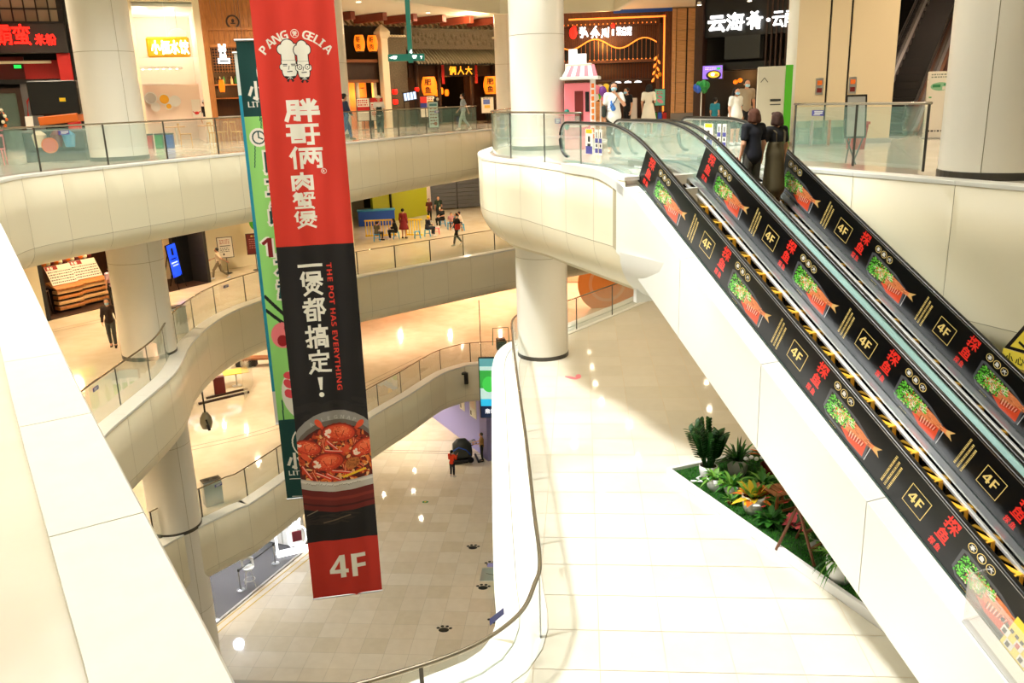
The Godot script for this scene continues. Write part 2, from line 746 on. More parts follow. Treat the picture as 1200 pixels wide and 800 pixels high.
func body_stock() -> void:
	# a head about the origin at the chin-to-crown middle, looking along +z, 0.225 tall
	head_b = skin([
		[Vector3(0, 0.025, -0.012), Vector3(0, 0.03, 0.012), 0.083, 0.078],
		[Vector3(0, -0.02, 0.02), Vector3(0, -0.072, 0.05), 0.064, 0.036],
		[Vector3(0.028, -0.035, 0.055), Vector3(-0.028, -0.035, 0.055), 0.03, 0.03],
		[Vector3(0, 0.006, 0.088), Vector3(0, -0.026, 0.106), 0.008, 0.013],
		[Vector3(-0.016, -0.058, 0.08), Vector3(0.016, -0.058, 0.08), 0.011, 0.011],
		[Vector3(0.078, 0.005, -0.005), Vector3(0.084, -0.025, 0.0), 0.012, 0.009],
		[Vector3(-0.078, 0.005, -0.005), Vector3(-0.084, -0.025, 0.0), 0.012, 0.009],
		[Vector3(0.03, 0.02, 0.078), Vector3(0.034, 0.02, 0.074), 0.014, 0.012],
		[Vector3(-0.03, 0.02, 0.078), Vector3(-0.034, 0.02, 0.074), 0.014, 0.012],
	], 0.007, 0.018)
	# a right hand hanging down: wrist at the origin, fingers along -y, palm towards -x, thumb towards +z
	var bones := [
		[Vector3(0, 0, 0), Vector3(0, -0.03, 0), 0.024, 0.026],
		[Vector3(0, -0.04, 0.018), Vector3(0, -0.08, 0.022), 0.017, 0.014],
		[Vector3(0, -0.04, -0.015), Vector3(0, -0.08, -0.02), 0.017, 0.013],
		[Vector3(0, -0.03, 0.018), Vector3(-0.012, -0.058, 0.044), 0.014, 0.011],
		[Vector3(-0.012, -0.058, 0.044), Vector3(-0.026, -0.085, 0.046), 0.0105, 0.008],
	]
	for k in 4:
		var z: float = [0.027, 0.009, -0.009, -0.026][k]
		var l: float = [0.036, 0.041, 0.037, 0.029][k]
		var a := Vector3(0, -0.088, z)
		var b := a + Vector3(-0.01, -l, z * 0.08)
		var c := b + Vector3(-0.018, -l * 0.62, z * 0.04)
		var d := c + Vector3(-0.018, -l * 0.4, 0)
		bones.append_array([[a, b, 0.0095, 0.0085], [b, c, 0.0085, 0.008], [c, d, 0.008, 0.007]])
	hand_b = skin(bones, 0.0055, 0.006)


func mirrored(b: B) -> B:
	var o := B.new()
	o.smooth = true
	for p in b.v:
		o.v.append(Vector3(-p.x, p.y, p.z))
	o.uv = b.uv.duplicate()
	o.col = b.col.duplicate()
	for k in range(0, b.idx.size(), 3):
		o.idx.append_array(PackedInt32Array([b.idx[k], b.idx[k + 2], b.idx[k + 1]]))
	return o


func cloth_mat(c: Color) -> StandardMaterial3D:
	var key := "cloth_" + c.to_html(false)
	if not M.has(key):
		var m := mat(key, c, 0.85)
		m.rim_enabled = true
		m.rim = 0.15
	return M[key]


# at = ground under the feet (or under the seat for sitters); turn: 0 faces +z (towards us).
# o: tall, pose, top, bottom, shoe, hair, hairdo(short, bob, long, bun, cap), sleeve(short, long), mask, skirt, dress, and joint overrides
func person(label: String, at: Vector3, turn: float, o: Dictionary, group := "") -> Node3D:
	var t := thing("person", label, "person", at, turn, group)
	var k: float = o.get("tall", 1.65) / 1.68
	var wide: float = o.get("wide", 1.0)
	var pose: String = o.get("pose", "stand")
	var hip := 0.9
	var J := {
		"pel": Vector3(0, 0.95, 0), "waist": Vector3(0, 1.08, 0.005), "chest": Vector3(0, 1.27, 0), "neck": Vector3(0, 1.42, -0.005), "head": Vector3(0, 1.565, 0.015),
		"hipL": Vector3(0.085, hip, 0), "hipR": Vector3(-0.085, hip, 0), "kneeL": Vector3(0.095, 0.49, 0.015), "kneeR": Vector3(-0.095, 0.49, 0.015),
		"ankL": Vector3(0.1, 0.085, -0.02), "ankR": Vector3(-0.1, 0.085, -0.02), "shL": Vector3(0.165, 1.375, -0.005), "shR": Vector3(-0.165, 1.375, -0.005),
		"elL": Vector3(0.215, 1.1, -0.03), "elR": Vector3(-0.215, 1.1, -0.03), "wrL": Vector3(0.225, 0.87, 0.03), "wrR": Vector3(-0.225, 0.87, 0.03),
	}
	if pose == "walk":
		J.kneeL = Vector3(0.09, 0.5, 0.17)
		J.ankL = Vector3(0.09, 0.1, 0.25)
		J.kneeR = Vector3(-0.09, 0.48, -0.06)
		J.ankR = Vector3(-0.09, 0.14, -0.33)
		J.elL = Vector3(0.21, 1.11, -0.12)
		J.wrL = Vector3(0.2, 0.9, -0.2)
		J.elR = Vector3(-0.21, 1.11, 0.04)
		J.wrR = Vector3(-0.2, 0.93, 0.2)
	elif pose == "run":
		J.kneeL = Vector3(0.09, 0.55, 0.25)
		J.ankL = Vector3(0.09, 0.15, 0.32)
		J.kneeR = Vector3(-0.09, 0.48, -0.1)
		J.ankR = Vector3(-0.09, 0.18, -0.45)
		J.elL = Vector3(0.24, 1.15, -0.2)
		J.wrL = Vector3(0.2, 1.0, -0.42)
		J.elR = Vector3(-0.24, 1.14, 0.12)
		J.wrR = Vector3(-0.2, 1.05, 0.38)
	elif pose == "sit":
		for q in J:
			J[q] -= Vector3(0, 0.44, 0)
		J.kneeL = Vector3(0.12, 0.5, 0.4)
		J.kneeR = Vector3(-0.12, 0.5, 0.4)
		J.ankL = Vector3(0.11, 0.085, 0.36)
		J.ankR = Vector3(-0.11, 0.085, 0.36)
		J.elL = Vector3(0.22, 0.7, 0.08)
		J.elR = Vector3(-0.22, 0.7, 0.08)
		J.wrL = Vector3(0.1, 0.66, 0.3)
		J.wrR = Vector3(-0.1, 0.66, 0.3)
		for q in ["chest", "neck", "head", "shL", "shR"]:
			J[q] += Vector3(0, -0.02, 0.07)
		J.head += Vector3(0, -0.02, 0.05)
	elif pose == "phone":
		J.elR = Vector3(-0.2, 1.12, 0.05)
		J.wrR = Vector3(-0.09, 1.2, 0.27)
		J.head += Vector3(0, -0.01, 0.03)
	elif pose == "mouth":
		J.elL = Vector3(0.24, 1.16, 0.1)
		J.wrL = Vector3(0.07, 1.37, 0.17)
	elif pose == "push":
		for s in ["L", "R"]:
			J["el" + s] = Vector3(0.21 if s == "L" else -0.21, 1.13, 0.12)
			J["wr" + s] = Vector3(0.16 if s == "L" else -0.16, 1.1, 0.36)
	for q in o.get("joints", {}):
		J[q] = o.joints[q]
	for q in J:
		J[q] *= k
	var w := k * wide
	var cell: float = o.get("cell", 0.024)
	var skin_c: Color = o.get("skin", Color(0.83, 0.62, 0.5))
	var toe := {}
	for s in ["L", "R"]:
		var d: Vector3 = (J["ank" + s] - J["knee" + s]).normalized()
		toe[s] = J["ank" + s] + (Vector3(0.02 if s == "L" else -0.02, -0.05, 0.16) if pose in ["stand", "sit", "phone", "mouth", "push"] or d.z > -0.25 else Vector3(0, -0.1, 0.1)) * k
	# body: one skin from the neck to the feet, with head and hands
	var bones := [
		[J.pel + Vector3(0.05, 0, 0) * k, J.pel - Vector3(0.05, 0, 0) * k, 0.095 * w, 0.095 * w],
		[J.pel, J.waist, 0.105 * w, 0.1 * w], [J.waist, J.chest, 0.1 * w, 0.115 * w],
		[J.chest + Vector3(0.055, 0.02, 0) * k, J.chest + Vector3(-0.055, 0.02, 0) * k, 0.09 * w, 0.09 * w],
		[J.shL, J.shR, 0.052 * w, 0.052 * w], [J.neck, J.head - Vector3(0, 0.05, 0.012) * k, 0.052 * k, 0.047 * k],
	]
	for s in ["L", "R"]:
		bones.append_array([
			[J["hip" + s], J["knee" + s], 0.083 * w, 0.055 * w], [J["knee" + s], J["ank" + s], 0.054 * w, 0.036 * k], [J["ank" + s], toe[s], 0.036 * k, 0.026 * k],
			[J["sh" + s], J["el" + s], 0.046 * w, 0.037 * w], [J["el" + s], J["wr" + s], 0.036 * w, 0.025 * k],
		])
	var body := skin(bones, cell, 0.03)
	var face := Basis(Vector3.UP, o.get("look", 0.0)) * Basis(Vector3.RIGHT, o.get("nod", 0.0))
	body.add(head_b, Transform3D(face.scaled(Vector3.ONE * k), J.head))
	for s in ["L", "R"]:
		var d: Vector3 = (J["wr" + s] - J["el" + s]).normalized()
		var y := -d
		var z := Vector3(0, 0, 1)
		if absf(y.dot(z)) > 0.75:
			z = Vector3.UP
		z = (z - y * y.dot(z)).normalized()
		var bs := Basis(y.cross(z), y, z).scaled(Vector3.ONE * k)
		body.add(mirrored(hand_b) if s == "R" else hand_b, Transform3D(bs, J["wr" + s]))
	part("body", body, cloth_mat(skin_c), t)
	var eye := B.new()
	for x in [-0.032, 0.032]:
		eye.ball(J.head + face * Vector3(x, 0.018, 0.087) * k, Vector3(0.012, 0.007, 0.006) * k, 8, 5)
	part("eyes", eye, M.black, t)
	# clothes hug the same bones
	var thick := 0.016
	var top: Color = o.get("top", Color.WHITE)
	var sl: float = 1.0 if o.get("sleeve", "short") == "long" else 0.62
	var shirt := []
	for q in bones.slice(1, 5):
		shirt.append([q[0], q[1], q[2] + thick, q[3] + thick])
	if not o.get("tuck", false):
		shirt.append([J.pel + Vector3(0.05, -0.03, 0) * k, J.pel + Vector3(-0.05, -0.03, 0) * k, 0.1 * w + thick, 0.1 * w + thick])
	if o.get("loose", 0.0) > 0.0:
		shirt.append([J.chest, J.pel - Vector3(0, 0.05, 0), 0.1 * w + thick, 0.12 * w + thick + o.loose])
	for s in ["L", "R"]:
		var e: Vector3 = J["sh" + s].lerp(J["el" + s], sl)
		shirt.append([J["sh" + s], e, 0.052 * w + thick, 0.046 * w + thick])
		if sl == 1.0:
			shirt.append([J["el" + s], J["el" + s].lerp(J["wr" + s], 0.92), 0.044 * w + thick * 0.6, 0.034 * w + thick * 0.6])
	part("dress_top" if o.has("skirt") else "shirt", skin(shirt, cell, 0.025), cloth_mat(top), t)
	var legs := []
	var ll: float = o.get("leg", 0.93)
	if o.has("skirt"):
		var len_: float = o.skirt * k
		var b := B.new()
		b.smooth = true
		var rings := []
		for q in 7:
			var f := q / 6.0
			var ring := []
			for j in 20:
				var a := TAU * j / 20
				var r := lerpf(0.13, 0.2 + 0.1 * o.get("flare", 0.3), f) * w * (1.0 + 0.05 * sin(a * 6) * f)
				ring.append(J.waist + Vector3(cos(a) * r * 1.15, -len_ * f, sin(a) * r))
			rings.append(ring)
		part("skirt", b.loft(rings, true, true), cloth_mat(o.get("skirt_c", top)), t)
	else:
		legs.append([J.pel + Vector3(0.05, 0.0, 0) * k, J.pel - Vector3(0.05, 0.0, 0) * k, 0.103 * w + 0.004, 0.103 * w + 0.004])
		legs.append([J.pel, J.pel + Vector3(0, 0.06, 0) * k, 0.105 * w, 0.102 * w])
		for s in ["L", "R"]:
			if ll > 0.6:
				legs.append([J["hip" + s], J["knee" + s], 0.092 * w, 0.068 * w])
				legs.append([J["knee" + s], J["knee" + s].lerp(J["ank" + s], (ll - 0.5) * 2.0), 0.067 * w, 0.052 * w])
			else:
				legs.append([J["hip" + s], J["hip" + s].lerp(J["knee" + s], ll * 2.0), 0.094 * w, 0.085 * w])
		part("shorts" if ll < 0.6 else "trousers", skin(legs, cell, 0.02), cloth_mat(o.get("bottom", Color(0.1, 0.1, 0.12))), t)
	var sm := cloth_mat(o.get("shoe", Color(0.85, 0.85, 0.85)))
	for s in ["L", "R"]:
		var heel: Vector3 = J["ank" + s] + (J["ank" + s] - toe[s]) * 0.25
		heel.y = minf(heel.y, toe[s].y + 0.03)
		var to: Vector3 = toe[s]
		part("shoe", skin([[heel, to, 0.044 * k, 0.037 * k], [J["ank" + s], heel.lerp(to, 0.4), 0.043 * k, 0.04 * k]], cell * 0.7, 0.02), sm, t)
	# hair
	var hc: Color = o.get("hair", Color(0.045, 0.035, 0.03))
	var hairdo: String = o.get("hairdo", "short")
	var hb := B.new()
	hb.smooth = true
	hb.ball(Vector3(0, 0.035, -0.024), Vector3(0.094, 0.092, 0.1), 18, 12)
	if hairdo in ["bob", "long"]:
		var l := 0.075 if hairdo == "bob" else 0.26
		hb.add(skin([[Vector3(0.07, 0.04, -0.03), Vector3(0.088, -l, -0.03), 0.04, 0.042], [Vector3(-0.07, 0.04, -0.03), Vector3(-0.088, -l, -0.03), 0.04, 0.042], [Vector3(0.035, 0, -0.07), Vector3(0.04, -l, -0.09), 0.055, 0.05], [Vector3(-0.035, 0, -0.07), Vector3(-0.04, -l, -0.09), 0.055, 0.05], [Vector3(-0.05, 0.09, 0.03), Vector3(0.05, 0.09, 0.03), 0.03, 0.03]], 0.016, 0.03))
	elif hairdo == "bun":
		hb.ball(Vector3(0, 0.1, -0.09), Vector3(0.045, 0.045, 0.045), 10, 7)
	elif hairdo == "tail":
		hb.add(skin([[Vector3(0, 0.05, -0.11), Vector3(0, -0.02, -0.15), 0.03, 0.028], [Vector3(0, -0.02, -0.15), Vector3(0, -0.2, -0.12), 0.028, 0.012]], 0.014, 0.01))
	if hairdo != "cap" or true:
		var hx := part("hair", hb, cloth_mat(hc), t, J.head)
		hx.basis = face.scaled(Vector3.ONE * k)
	if o.has("cap"):
		var cb := B.new()
		cb.smooth = true
		cb.lathe(Vector3(0, 0.06, -0.012), [[0.106, 0.0], [0.104, 0.04], [0.085, 0.075], [0.04, 0.092], [0.002, 0.095]], 18)
		if o.get("brim", false):
			cb.lathe(Vector3(0, 0.056, -0.01), [[0.1, 0.01], [0.17, -0.012], [0.168, -0.018], [0.09, 0.0]], 20, Basis.IDENTITY, false)
		else:
			cb.ball(Vector3(0, 0.062, 0.1), Vector3(0.075, 0.008, 0.08), 12, 6)
		var cx := part("hat", cb, cloth_mat(o.cap), t, J.head)
		cx.basis = face.scaled(Vector3.ONE * k)
	if o.get("mask", false):
		var mb := B.new()
		mb.smooth = true
		mb.ball(Vector3(0, -0.042, 0.058), Vector3(0.07, 0.05, 0.062), 16, 10)
		var mx := part("face_mask", mb, cloth_mat(o.get("mask_c", Color(0.62, 0.82, 0.9))), t, J.head)
		mx.basis = face.scaled(Vector3.ONE * k)
	t.set_meta("joints", 0)
	t.remove_meta("joints")
	last_joints = J
	return t


var last_joints := {}


# ---------------------------------------------------------------- balconies, rails, columns
func along(line: PackedVector2Array) -> PackedFloat32Array:
	var s := PackedFloat32Array([0.0])
	for k in range(1, line.size()):
		s.append(s[k - 1] + line[k].distance_to(line[k - 1]))
	return s


func piece(line: PackedVector2Array, s: PackedFloat32Array, a: float, b: float) -> PackedVector2Array:
	var out := PackedVector2Array()
	for q in [a, b]:
		for k in range(1, line.size()):
			if s[k] >= q - 1e-5:
				var p := line[k - 1].lerp(line[k], clampf((q - s[k - 1]) / maxf(s[k] - s[k - 1], 1e-6), 0.0, 1.0))
				if q == a:
					out.append(p)
					for j in range(k, line.size()):
						if s[j] > a + 0.02 and s[j] < b - 0.02:
							out.append(line[j])
				else:
					out.append(p)
				break
	return out


# a sweep of an open profile (out, y) along a flat line; out is to the right as the line runs
func swept(b: B, line: PackedVector2Array, prof: Array, y: float, closed := false) -> B:
	var cols := []
	for q in prof:
		cols.append(beside(line, q[0]))
	var rings := []
	for k in line.size():
		var ring := []
		for j in prof.size():
			ring.append(v3(cols[j][k], y + prof[j][1]))
		rings.append(ring)
	return b.loft(rings, closed, closed, closed)


# the rounded underside of a balcony front
func foot_profile(drop: float, r: float) -> Array:
	var out := []
	for k in 9:
		var a := PI / 2 * k / 8.0
		out.append([-r * (1.0 - cos(a)), -drop - r * sin(a)])
	out.append([-r - 0.3, -drop - r])
	return out


# balcony edge: facing panels with a rounded foot, and coping stones on top. The open void is to the right of the line.
func balcony(called: String, label: String, line: PackedVector2Array, y: float, step: float, coping := 0.32, drop := 1.6, foot_r := 0.5) -> Node3D:
	var t := setting(called, label)
	var prof := [[-0.05, 0.0], [0.0, 0.0], [0.0, -drop * 0.5], [0.0, -drop + 0.008]]
	var foot := foot_profile(drop, foot_r)
	var s := along(line)
	var n := maxi(1, int(round(s[s.size() - 1] / step)))
	var w := s[s.size() - 1] / n
	for k in n:
		var sub := piece(line, s, k * w + 0.004, (k + 1) * w - 0.004)
		var b := B.new()
		b.smooth = true
		part("panel", swept(b, sub, prof, y), M.facing if k % 3 else M.facing_b, t)
		var f := B.new()
		f.smooth = true
		part("foot_panel", swept(f, sub, foot, y), M.facing, t)
		if coping > 0.0:
			var c := B.new()
			part("coping_stone", swept(c, sub, [[0.012, -0.02], [0.012, 0.035], [0.004, 0.045], [-coping, 0.045], [-coping, -0.02]], y, true), M.coping, t)
	var back := B.new()
	swept(back, line, [[-0.02, 0.0], [-0.02, -drop]], y)
	swept(back, line, [[-0.05, -drop], [-0.12 * foot_r * 2, -drop - 0.44 * foot_r], [-0.6 * foot_r, -drop - 0.76 * foot_r], [-1.1 * foot_r, -drop - 0.88 * foot_r]], y)
	if coping > 0.0:
		swept(back, line, [[0.0, 0.035], [-coping + 0.01, 0.035]], y)
	part("joint_backing", back, M.joint, t)
	return t


func railing(label: String, line: PackedVector2Array, y: float, spacing: float, stickers := [], h := 1.05, ends := true) -> Node3D:
	var t := thing("glass_railing", label, "railing", v3(line[0], y))
	var o := v3(line[0], y)
	var s := along(line)
	var total := s[s.size() - 1]
	var n := maxi(1, int(round(total / spacing)))
	var w := total / n
	var path := []
	for q in line:
		path.append(v3(q, y + h) - o)
	var hb := B.new()
	hb.smooth = true
	part("handrail", hb.tube(path, 0.062, 0.045, 10), M.bronze, t)
	for k in n + 1:
		if not ends and (k == 0 or k == n):
			continue
		var sub := piece(line, s, clampf(k * w - 0.03, 0, total - 0.07), clampf(k * w + 0.03, 0.06, total))
		var a := sub[0]
		var d := (sub[sub.size() - 1] - a).normalized()
		var m := v3(line[0].lerp(line[0], 0), 0)
		m = v3((sub[0] + sub[sub.size() - 1]) / 2.0, y + h / 2) - o
		part("post", B.new().box(m, Vector3(0.05, h, 0.014), Basis(Vector3(d.x, 0, d.y), Vector3.UP, Vector3(-d.y, 0, d.x)), 0.003), M.steel_dark, t)
	for k in n:
		var sub := piece(line, s, k * w + 0.03, (k + 1) * w - 0.03)
		var rel := PackedVector2Array()
		for q in sub:
			rel.append(q - line[0])
		var g := B.new()
		part("glass_pane", swept(g, rel, [[-0.005, 0.03], [-0.005, h - 0.05], [0.005, h - 0.05], [0.005, 0.03]], 0.0, true), M.glass, t)
		if k in stickers:
			var e := (rel[rel.size() - 1] - rel[0]).normalized()
			var c := rel[0].lerp(rel[rel.size() - 1], 0.4)
			var f := Transform3D(Basis(Vector3(e.x, 0, e.y), Vector3.UP, Vector3(-e.y, 0, e.x)), Vector3(c.x, h - 0.16, c.y) + Vector3(-e.y, 0, e.x) * 0.012)
			var st := part("safety_sticker", B.new().box(Vector3.ZERO, Vector3(0.3, 0.1, 0.002)), M.sticker, t)
			st.transform = f
			var pr := part("print", B.new().box(Vector3(0.02, 0.0, 0.003), Vector3(0.2, 0.02, 0.002)).box(Vector3(-0.02, -0.028, 0.003), Vector3(0.16, 0.012, 0.002)).box(Vector3(0.02, 0.028, 0.003), Vector3(0.22, 0.015, 0.002)), M.white_paint, st)
	return t


func column(label: String, at: Vector2, r: float, y0: float, y1: float, bases: Array, seam := 0.0) -> Node3D:
	var t := thing("round_column", label, "column", v3(at, y0))
	var y := y0
	while y < y1 - 0.1:
		var e := minf(y + 2.95, y1)
		for half in 2:
			var b := B.new()
			b.smooth = true
			var rings := []
			for q in [y + 0.006, e - 0.006]:
				var ring := []
				for j in 19:
					var a := seam + half * PI + (PI - 0.014) * j / 18.0 + 0.007
					ring.append(Vector3(cos(a) * r, q - y0, sin(a) * r))
				rings.append(ring)
			part("cladding_shell", b.loft(rings, false, false, false), M.column, t)
		y = e
	var core := B.new()
	core.smooth = true
	part("core", core.lathe(Vector3.ZERO, [[r - 0.015, 0.0], [r - 0.015, y1 - y0]], 36), M.joint, t)
	for q in bases:
		part("base_band", B.new().lathe(Vector3(0, q - y0, 0), [[r + 0.012, 0.0], [r + 0.012, 0.11], [r, 0.115]], 40, Basis.IDENTITY, false), M.steel_dark, t)
	return t


# flat pieces of a storey: everything inside the bounds except the void
func deck(poly_void: PackedVector2Array, grow: float, split: float, zmin := -78.0, zmax := 7.0, xmin := -42.0, xmax := 28.0) -> Array:
	var hole := poly_void
	if grow != 0.0:
		hole = Geometry2D.offset_polygon(poly_void, grow)[0]
	var out := []
	for q in [[xmin, split], [split, xmax]]:
		var rect := PackedVector2Array([Vector2(q[0], zmin), Vector2(q[1], zmin), Vector2(q[1], zmax), Vector2(q[0], zmax)])
		out.append_array(Geometry2D.clip_polygons(rect, hole))
	return out


func tiles(parent: Node3D, region: Array, area: Rect2, step: Vector2, origin: Vector2, y: float, mats: Array, gap := 0.006) -> void:
	var x0 := int(floor((area.position.x - origin.x) / step.x))
	var z0 := int(floor((area.position.y - origin.y) / step.y))
	var x1 := int(ceil((area.end.x - origin.x) / step.x))
	var z1 := int(ceil((area.end.y - origin.y) / step.y))
	for zi in range(z0, z1):
		for xi in range(x0, x1):
			var p := origin + Vector2(xi, zi) * step
			var cell := PackedVector2Array([p + Vector2(gap, gap), p + Vector2(step.x - gap, gap), p + step - Vector2(gap, gap), p + Vector2(gap, step.y - gap)])
			for reg in region:
				for got in Geometry2D.intersect_polygons(cell, reg):
					if got.size() >= 3:
						part("tile", B.new().prism(got, y - 0.004, y, false), mats[rng.randi() % mats.size()], parent)


# ---------------------------------------------------------------- the two escalators
func yn(s: float) -> float:      # height of the step noses
	var y := SLOPE * (s - STOP)
	# rounded top and bottom
	var r := 0.9
	if s > STOP - r and s < STOP + r:
		var q := (s - STOP + r) / (2 * r)
		return SLOPE * (-r) * (1.0 - q) * (1.0 - q)
	if s >= STOP + r:
		return 0.0
	var sb := STOP + F3 / SLOPE
	if s < sb - r:
		return F3
	if s < sb + r:
		var q := (s - sb + r) / (2 * r)
		return F3 + SLOPE * r * q * q
	return y


func srange(a: float, b: float, n: int) -> Array:
	var out := []
	for k in n + 1:
		out.append(lerpf(a, b, float(k) / n))
	return out


# a bar with a section (du, dy) swept along the escalator between s0 and s1
func ramp(b: B, s0: float, s1: float, u0: float, u1: float, y0: float, y1: float, n := 40) -> B:
	var rings := []
	for s in srange(s0, s1, n):
		var y := yn(s)
		rings.append([esc(s, u0, y + y0), esc(s, u1, y + y0), esc(s, u1, y + y1), esc(s, u0, y + y1)])
	return b.loft(rings)


func escalator(label: String, ul: float, ur: float, s_top: float, film_left: String, film_right: String) -> void:
	var t := thing("escalator", label, "escalator")
	var sb := STOP + F3 / SLOPE
	var s_low := sb - 1.9
	var sides := [[ul, 1.0, film_left], [ur, -1.0, film_right]]
	for q in sides:
		var u: float = q[0]
		var inw: float = q[1]      # direction towards the steps
		# handrail with round newel ends
		var path := []
		for a in 13:
			var f := PI * (1.0 - a / 12.0)
			path.append(esc(s_top + 0.36 * sin(f) * 1.0, u, 0.56 - 0.36 * cos(f) - 0.02))
		path.reverse()
		path = []
		for a in 13:
			var f := -PI / 2 + PI * a / 12.0
			path.append(esc(s_top + 0.33 * cos(f), u, 0.56 + 0.33 * sin(f)))
		for s in srange(s_top - 0.1, s_low + 0.1, 90):
			path.append(esc(s, u, yn(s) + 0.89))
		for a in 13:
			var f := PI / 2 - PI * a / 12.0
			path.append(esc(s_low - 0.33 * cos(f), u, F3 + 0.56 + 0.33 * sin(f)))
		var hb := B.new()
		hb.smooth = true
		part("handrail", hb.tube(path, 0.085, 0.05, 10), M.rubber, t)
		var gb := B.new()
		gb.smooth = true
		var gp := []
		for p in path:
			gp.append(p)
		part("handrail_guide", gb.tube(gp.slice(1, gp.size() - 1).map(func(p): return p - Vector3(0, 0.03, 0)), 0.05, 0.03, 6), M.steel, t)
		# glass balustrade in panels
		var k0 := s_low - 0.2
		while k0 < s_top + 0.2:
			var k1 := minf(k0 + 1.28, s_top + 0.22)
			var g := B.new()
			ramp(g, k0 + 0.004, k1 - 0.004, u - 0.006, u + 0.006, 0.12, 0.86, 10)
			part("glass_panel", g, M.glass, t)
			k0 = k1
		# advertising film on the slope
		if q[2] != "":
			var s0 := 12.68
			var unit := 2.138
			var out := u + (-0.011 if q[2] != "mint" else -0.011)
			for n in 5:
				var a := s0 - unit * n
				var e := s0 - unit * (n + 1)
				if q[2] == "mint":
					part("mint_film", film_strip(a, e, out, n == 0), M.mint, t)
				else:
					part("poster_film", film_strip(a, e, out, n == 0), M.ad, t)
	# skirts, inner decks, brush strips
	for q in [[ul + 0.03, ul + 0.15, ul + 0.15, ul + 0.165], [ur - 0.13, ur - 0.02, ur - 0.145, ur - 0.13]]:
		var b := B.new()
		part("inner_deck", ramp(b, s_low, s_top + 0.2, q[0], q[1], 0.1, 0.15), M.steel, t)
		var k := B.new()
		part("skirt", ramp(k, s_low, s_top - 0.6, q[2], q[3], -0.3, 0.13), M.mirror_steel, t)
	var br := B.new()
	part("brush_strip", ramp(br, s_low, s_top - 0.9, ur - 0.175, ur - 0.145, 0.02, 0.05), M.bright, t)
	var bl := B.new()
	part("brush_strip", ramp(bl, s_low, s_top - 0.9, ul + 0.165, ul + 0.195, 0.02, 0.05), M.bright, t)
	# steps
	var depth := 0.4
	var along_s := depth
	var s := s_low + 1.1
	var w := ur - ul - 0.35
	var uc := (ul + ur) / 2.0
	var bs := Basis(EP, Vector3.UP, -EH)
	var step := B.new()
	step.box(Vector3(0, -0.02, 0), Vector3(w, 0.04, depth - 0.01))
	for k in 16:
		step.box(Vector3(-w / 2 + 0.05 + k * (w - 0.1) / 15.0, 0.004, 0), Vector3(0.018, 0.012, depth - 0.02))
	step.box(Vector3(0, -0.15, depth / 2 - 0.02), Vector3(w, 0.24, 0.03))
	var sm := step.mesh()
	var yl := B.new()
	for q in [-1, 1]:
		yl.box(Vector3(q * (w / 2 - 0.035), 0.006, 0), Vector3(0.065, 0.014, depth - 0.01))
		yl.box(Vector3(q * (w / 2 - 0.035), -0.06, depth / 2 - 0.004), Vector3(0.065, 0.12, 0.008))
	yl.box(Vector3(0, 0.006, depth / 2 - 0.025), Vector3(w, 0.013, 0.03))
	var ym := yl.mesh()
	while s < s_top - 0.9:
		var y := yn(s)
		var o := part("step", sm, M.step, t)
		o.transform = Transform3D(bs, esc(s, uc, y - 0.06))
		part("yellow_edge", ym, M.yellow_edge, o)
		s += along_s
	# combs and landing plates
	var cb := B.new()
	cb.box(esc(s_top - 0.35, uc, 0.008), Vector3(ur - ul - 0.1, 0.02, 1.3), bs, 0.004)
	part("landing_plate", cb, M.steel, t)
	var cd := B.new()
	cd.box(esc(s_low + 0.35, uc, F3 + 0.008), Vector3(ur - ul - 0.1, 0.02, 1.3), bs, 0.004)
	part("landing_plate", cd, M.steel, t)
	var under := B.new()
	part("truss_pan", ramp(under, s_low + 0.4, s_top - 1.2, ul + 0.1, ur - 0.1, -1.0, -0.42), M.joint, t)


# one poster of the film, cut square to the slope, its foot on the deck
func film_strip(a: float, e: float, u: float, first: bool) -> B:
	var b := B.new()
	var n := 8
	var lean := 0.29
	var y0 := 0.155
	var y1 := 0.85
	for k in n:
		var f0 := float(k) / n
		var f1 := float(k + 1) / n
		var sa := lerpf(a, e, f0)
		var sb := lerpf(a, e, f1)
		var p := [[sa + lean, y0], [sb + lean, y0], [sb, y1], [sa, y1]]
		var q := []
		var r := []
		for w in p:
			# straight slope: the film lies on the inclined part
			var y: float = SLOPE * (w[0] - STOP) + w[1]
			q.append(esc(w[0], u, y))
			r.append(esc(w[0], u + 0.003, y))
		b.quad(q[0], q[1], q[2], q[3], Rect2(f0, 0, f1 - f0, 1))
	# back face
	var c := []
	for w in [[a + lean, y0], [e + lean, y0], [e, y1], [a, y1]]:
		c.append(esc(w[0], u + 0.003, SLOPE * (w[0] - STOP) + w[1]))
	b.quad(c[1], c[0], c[3], c[2], Rect2(0, 0, 0.001, 0.001))
	return b


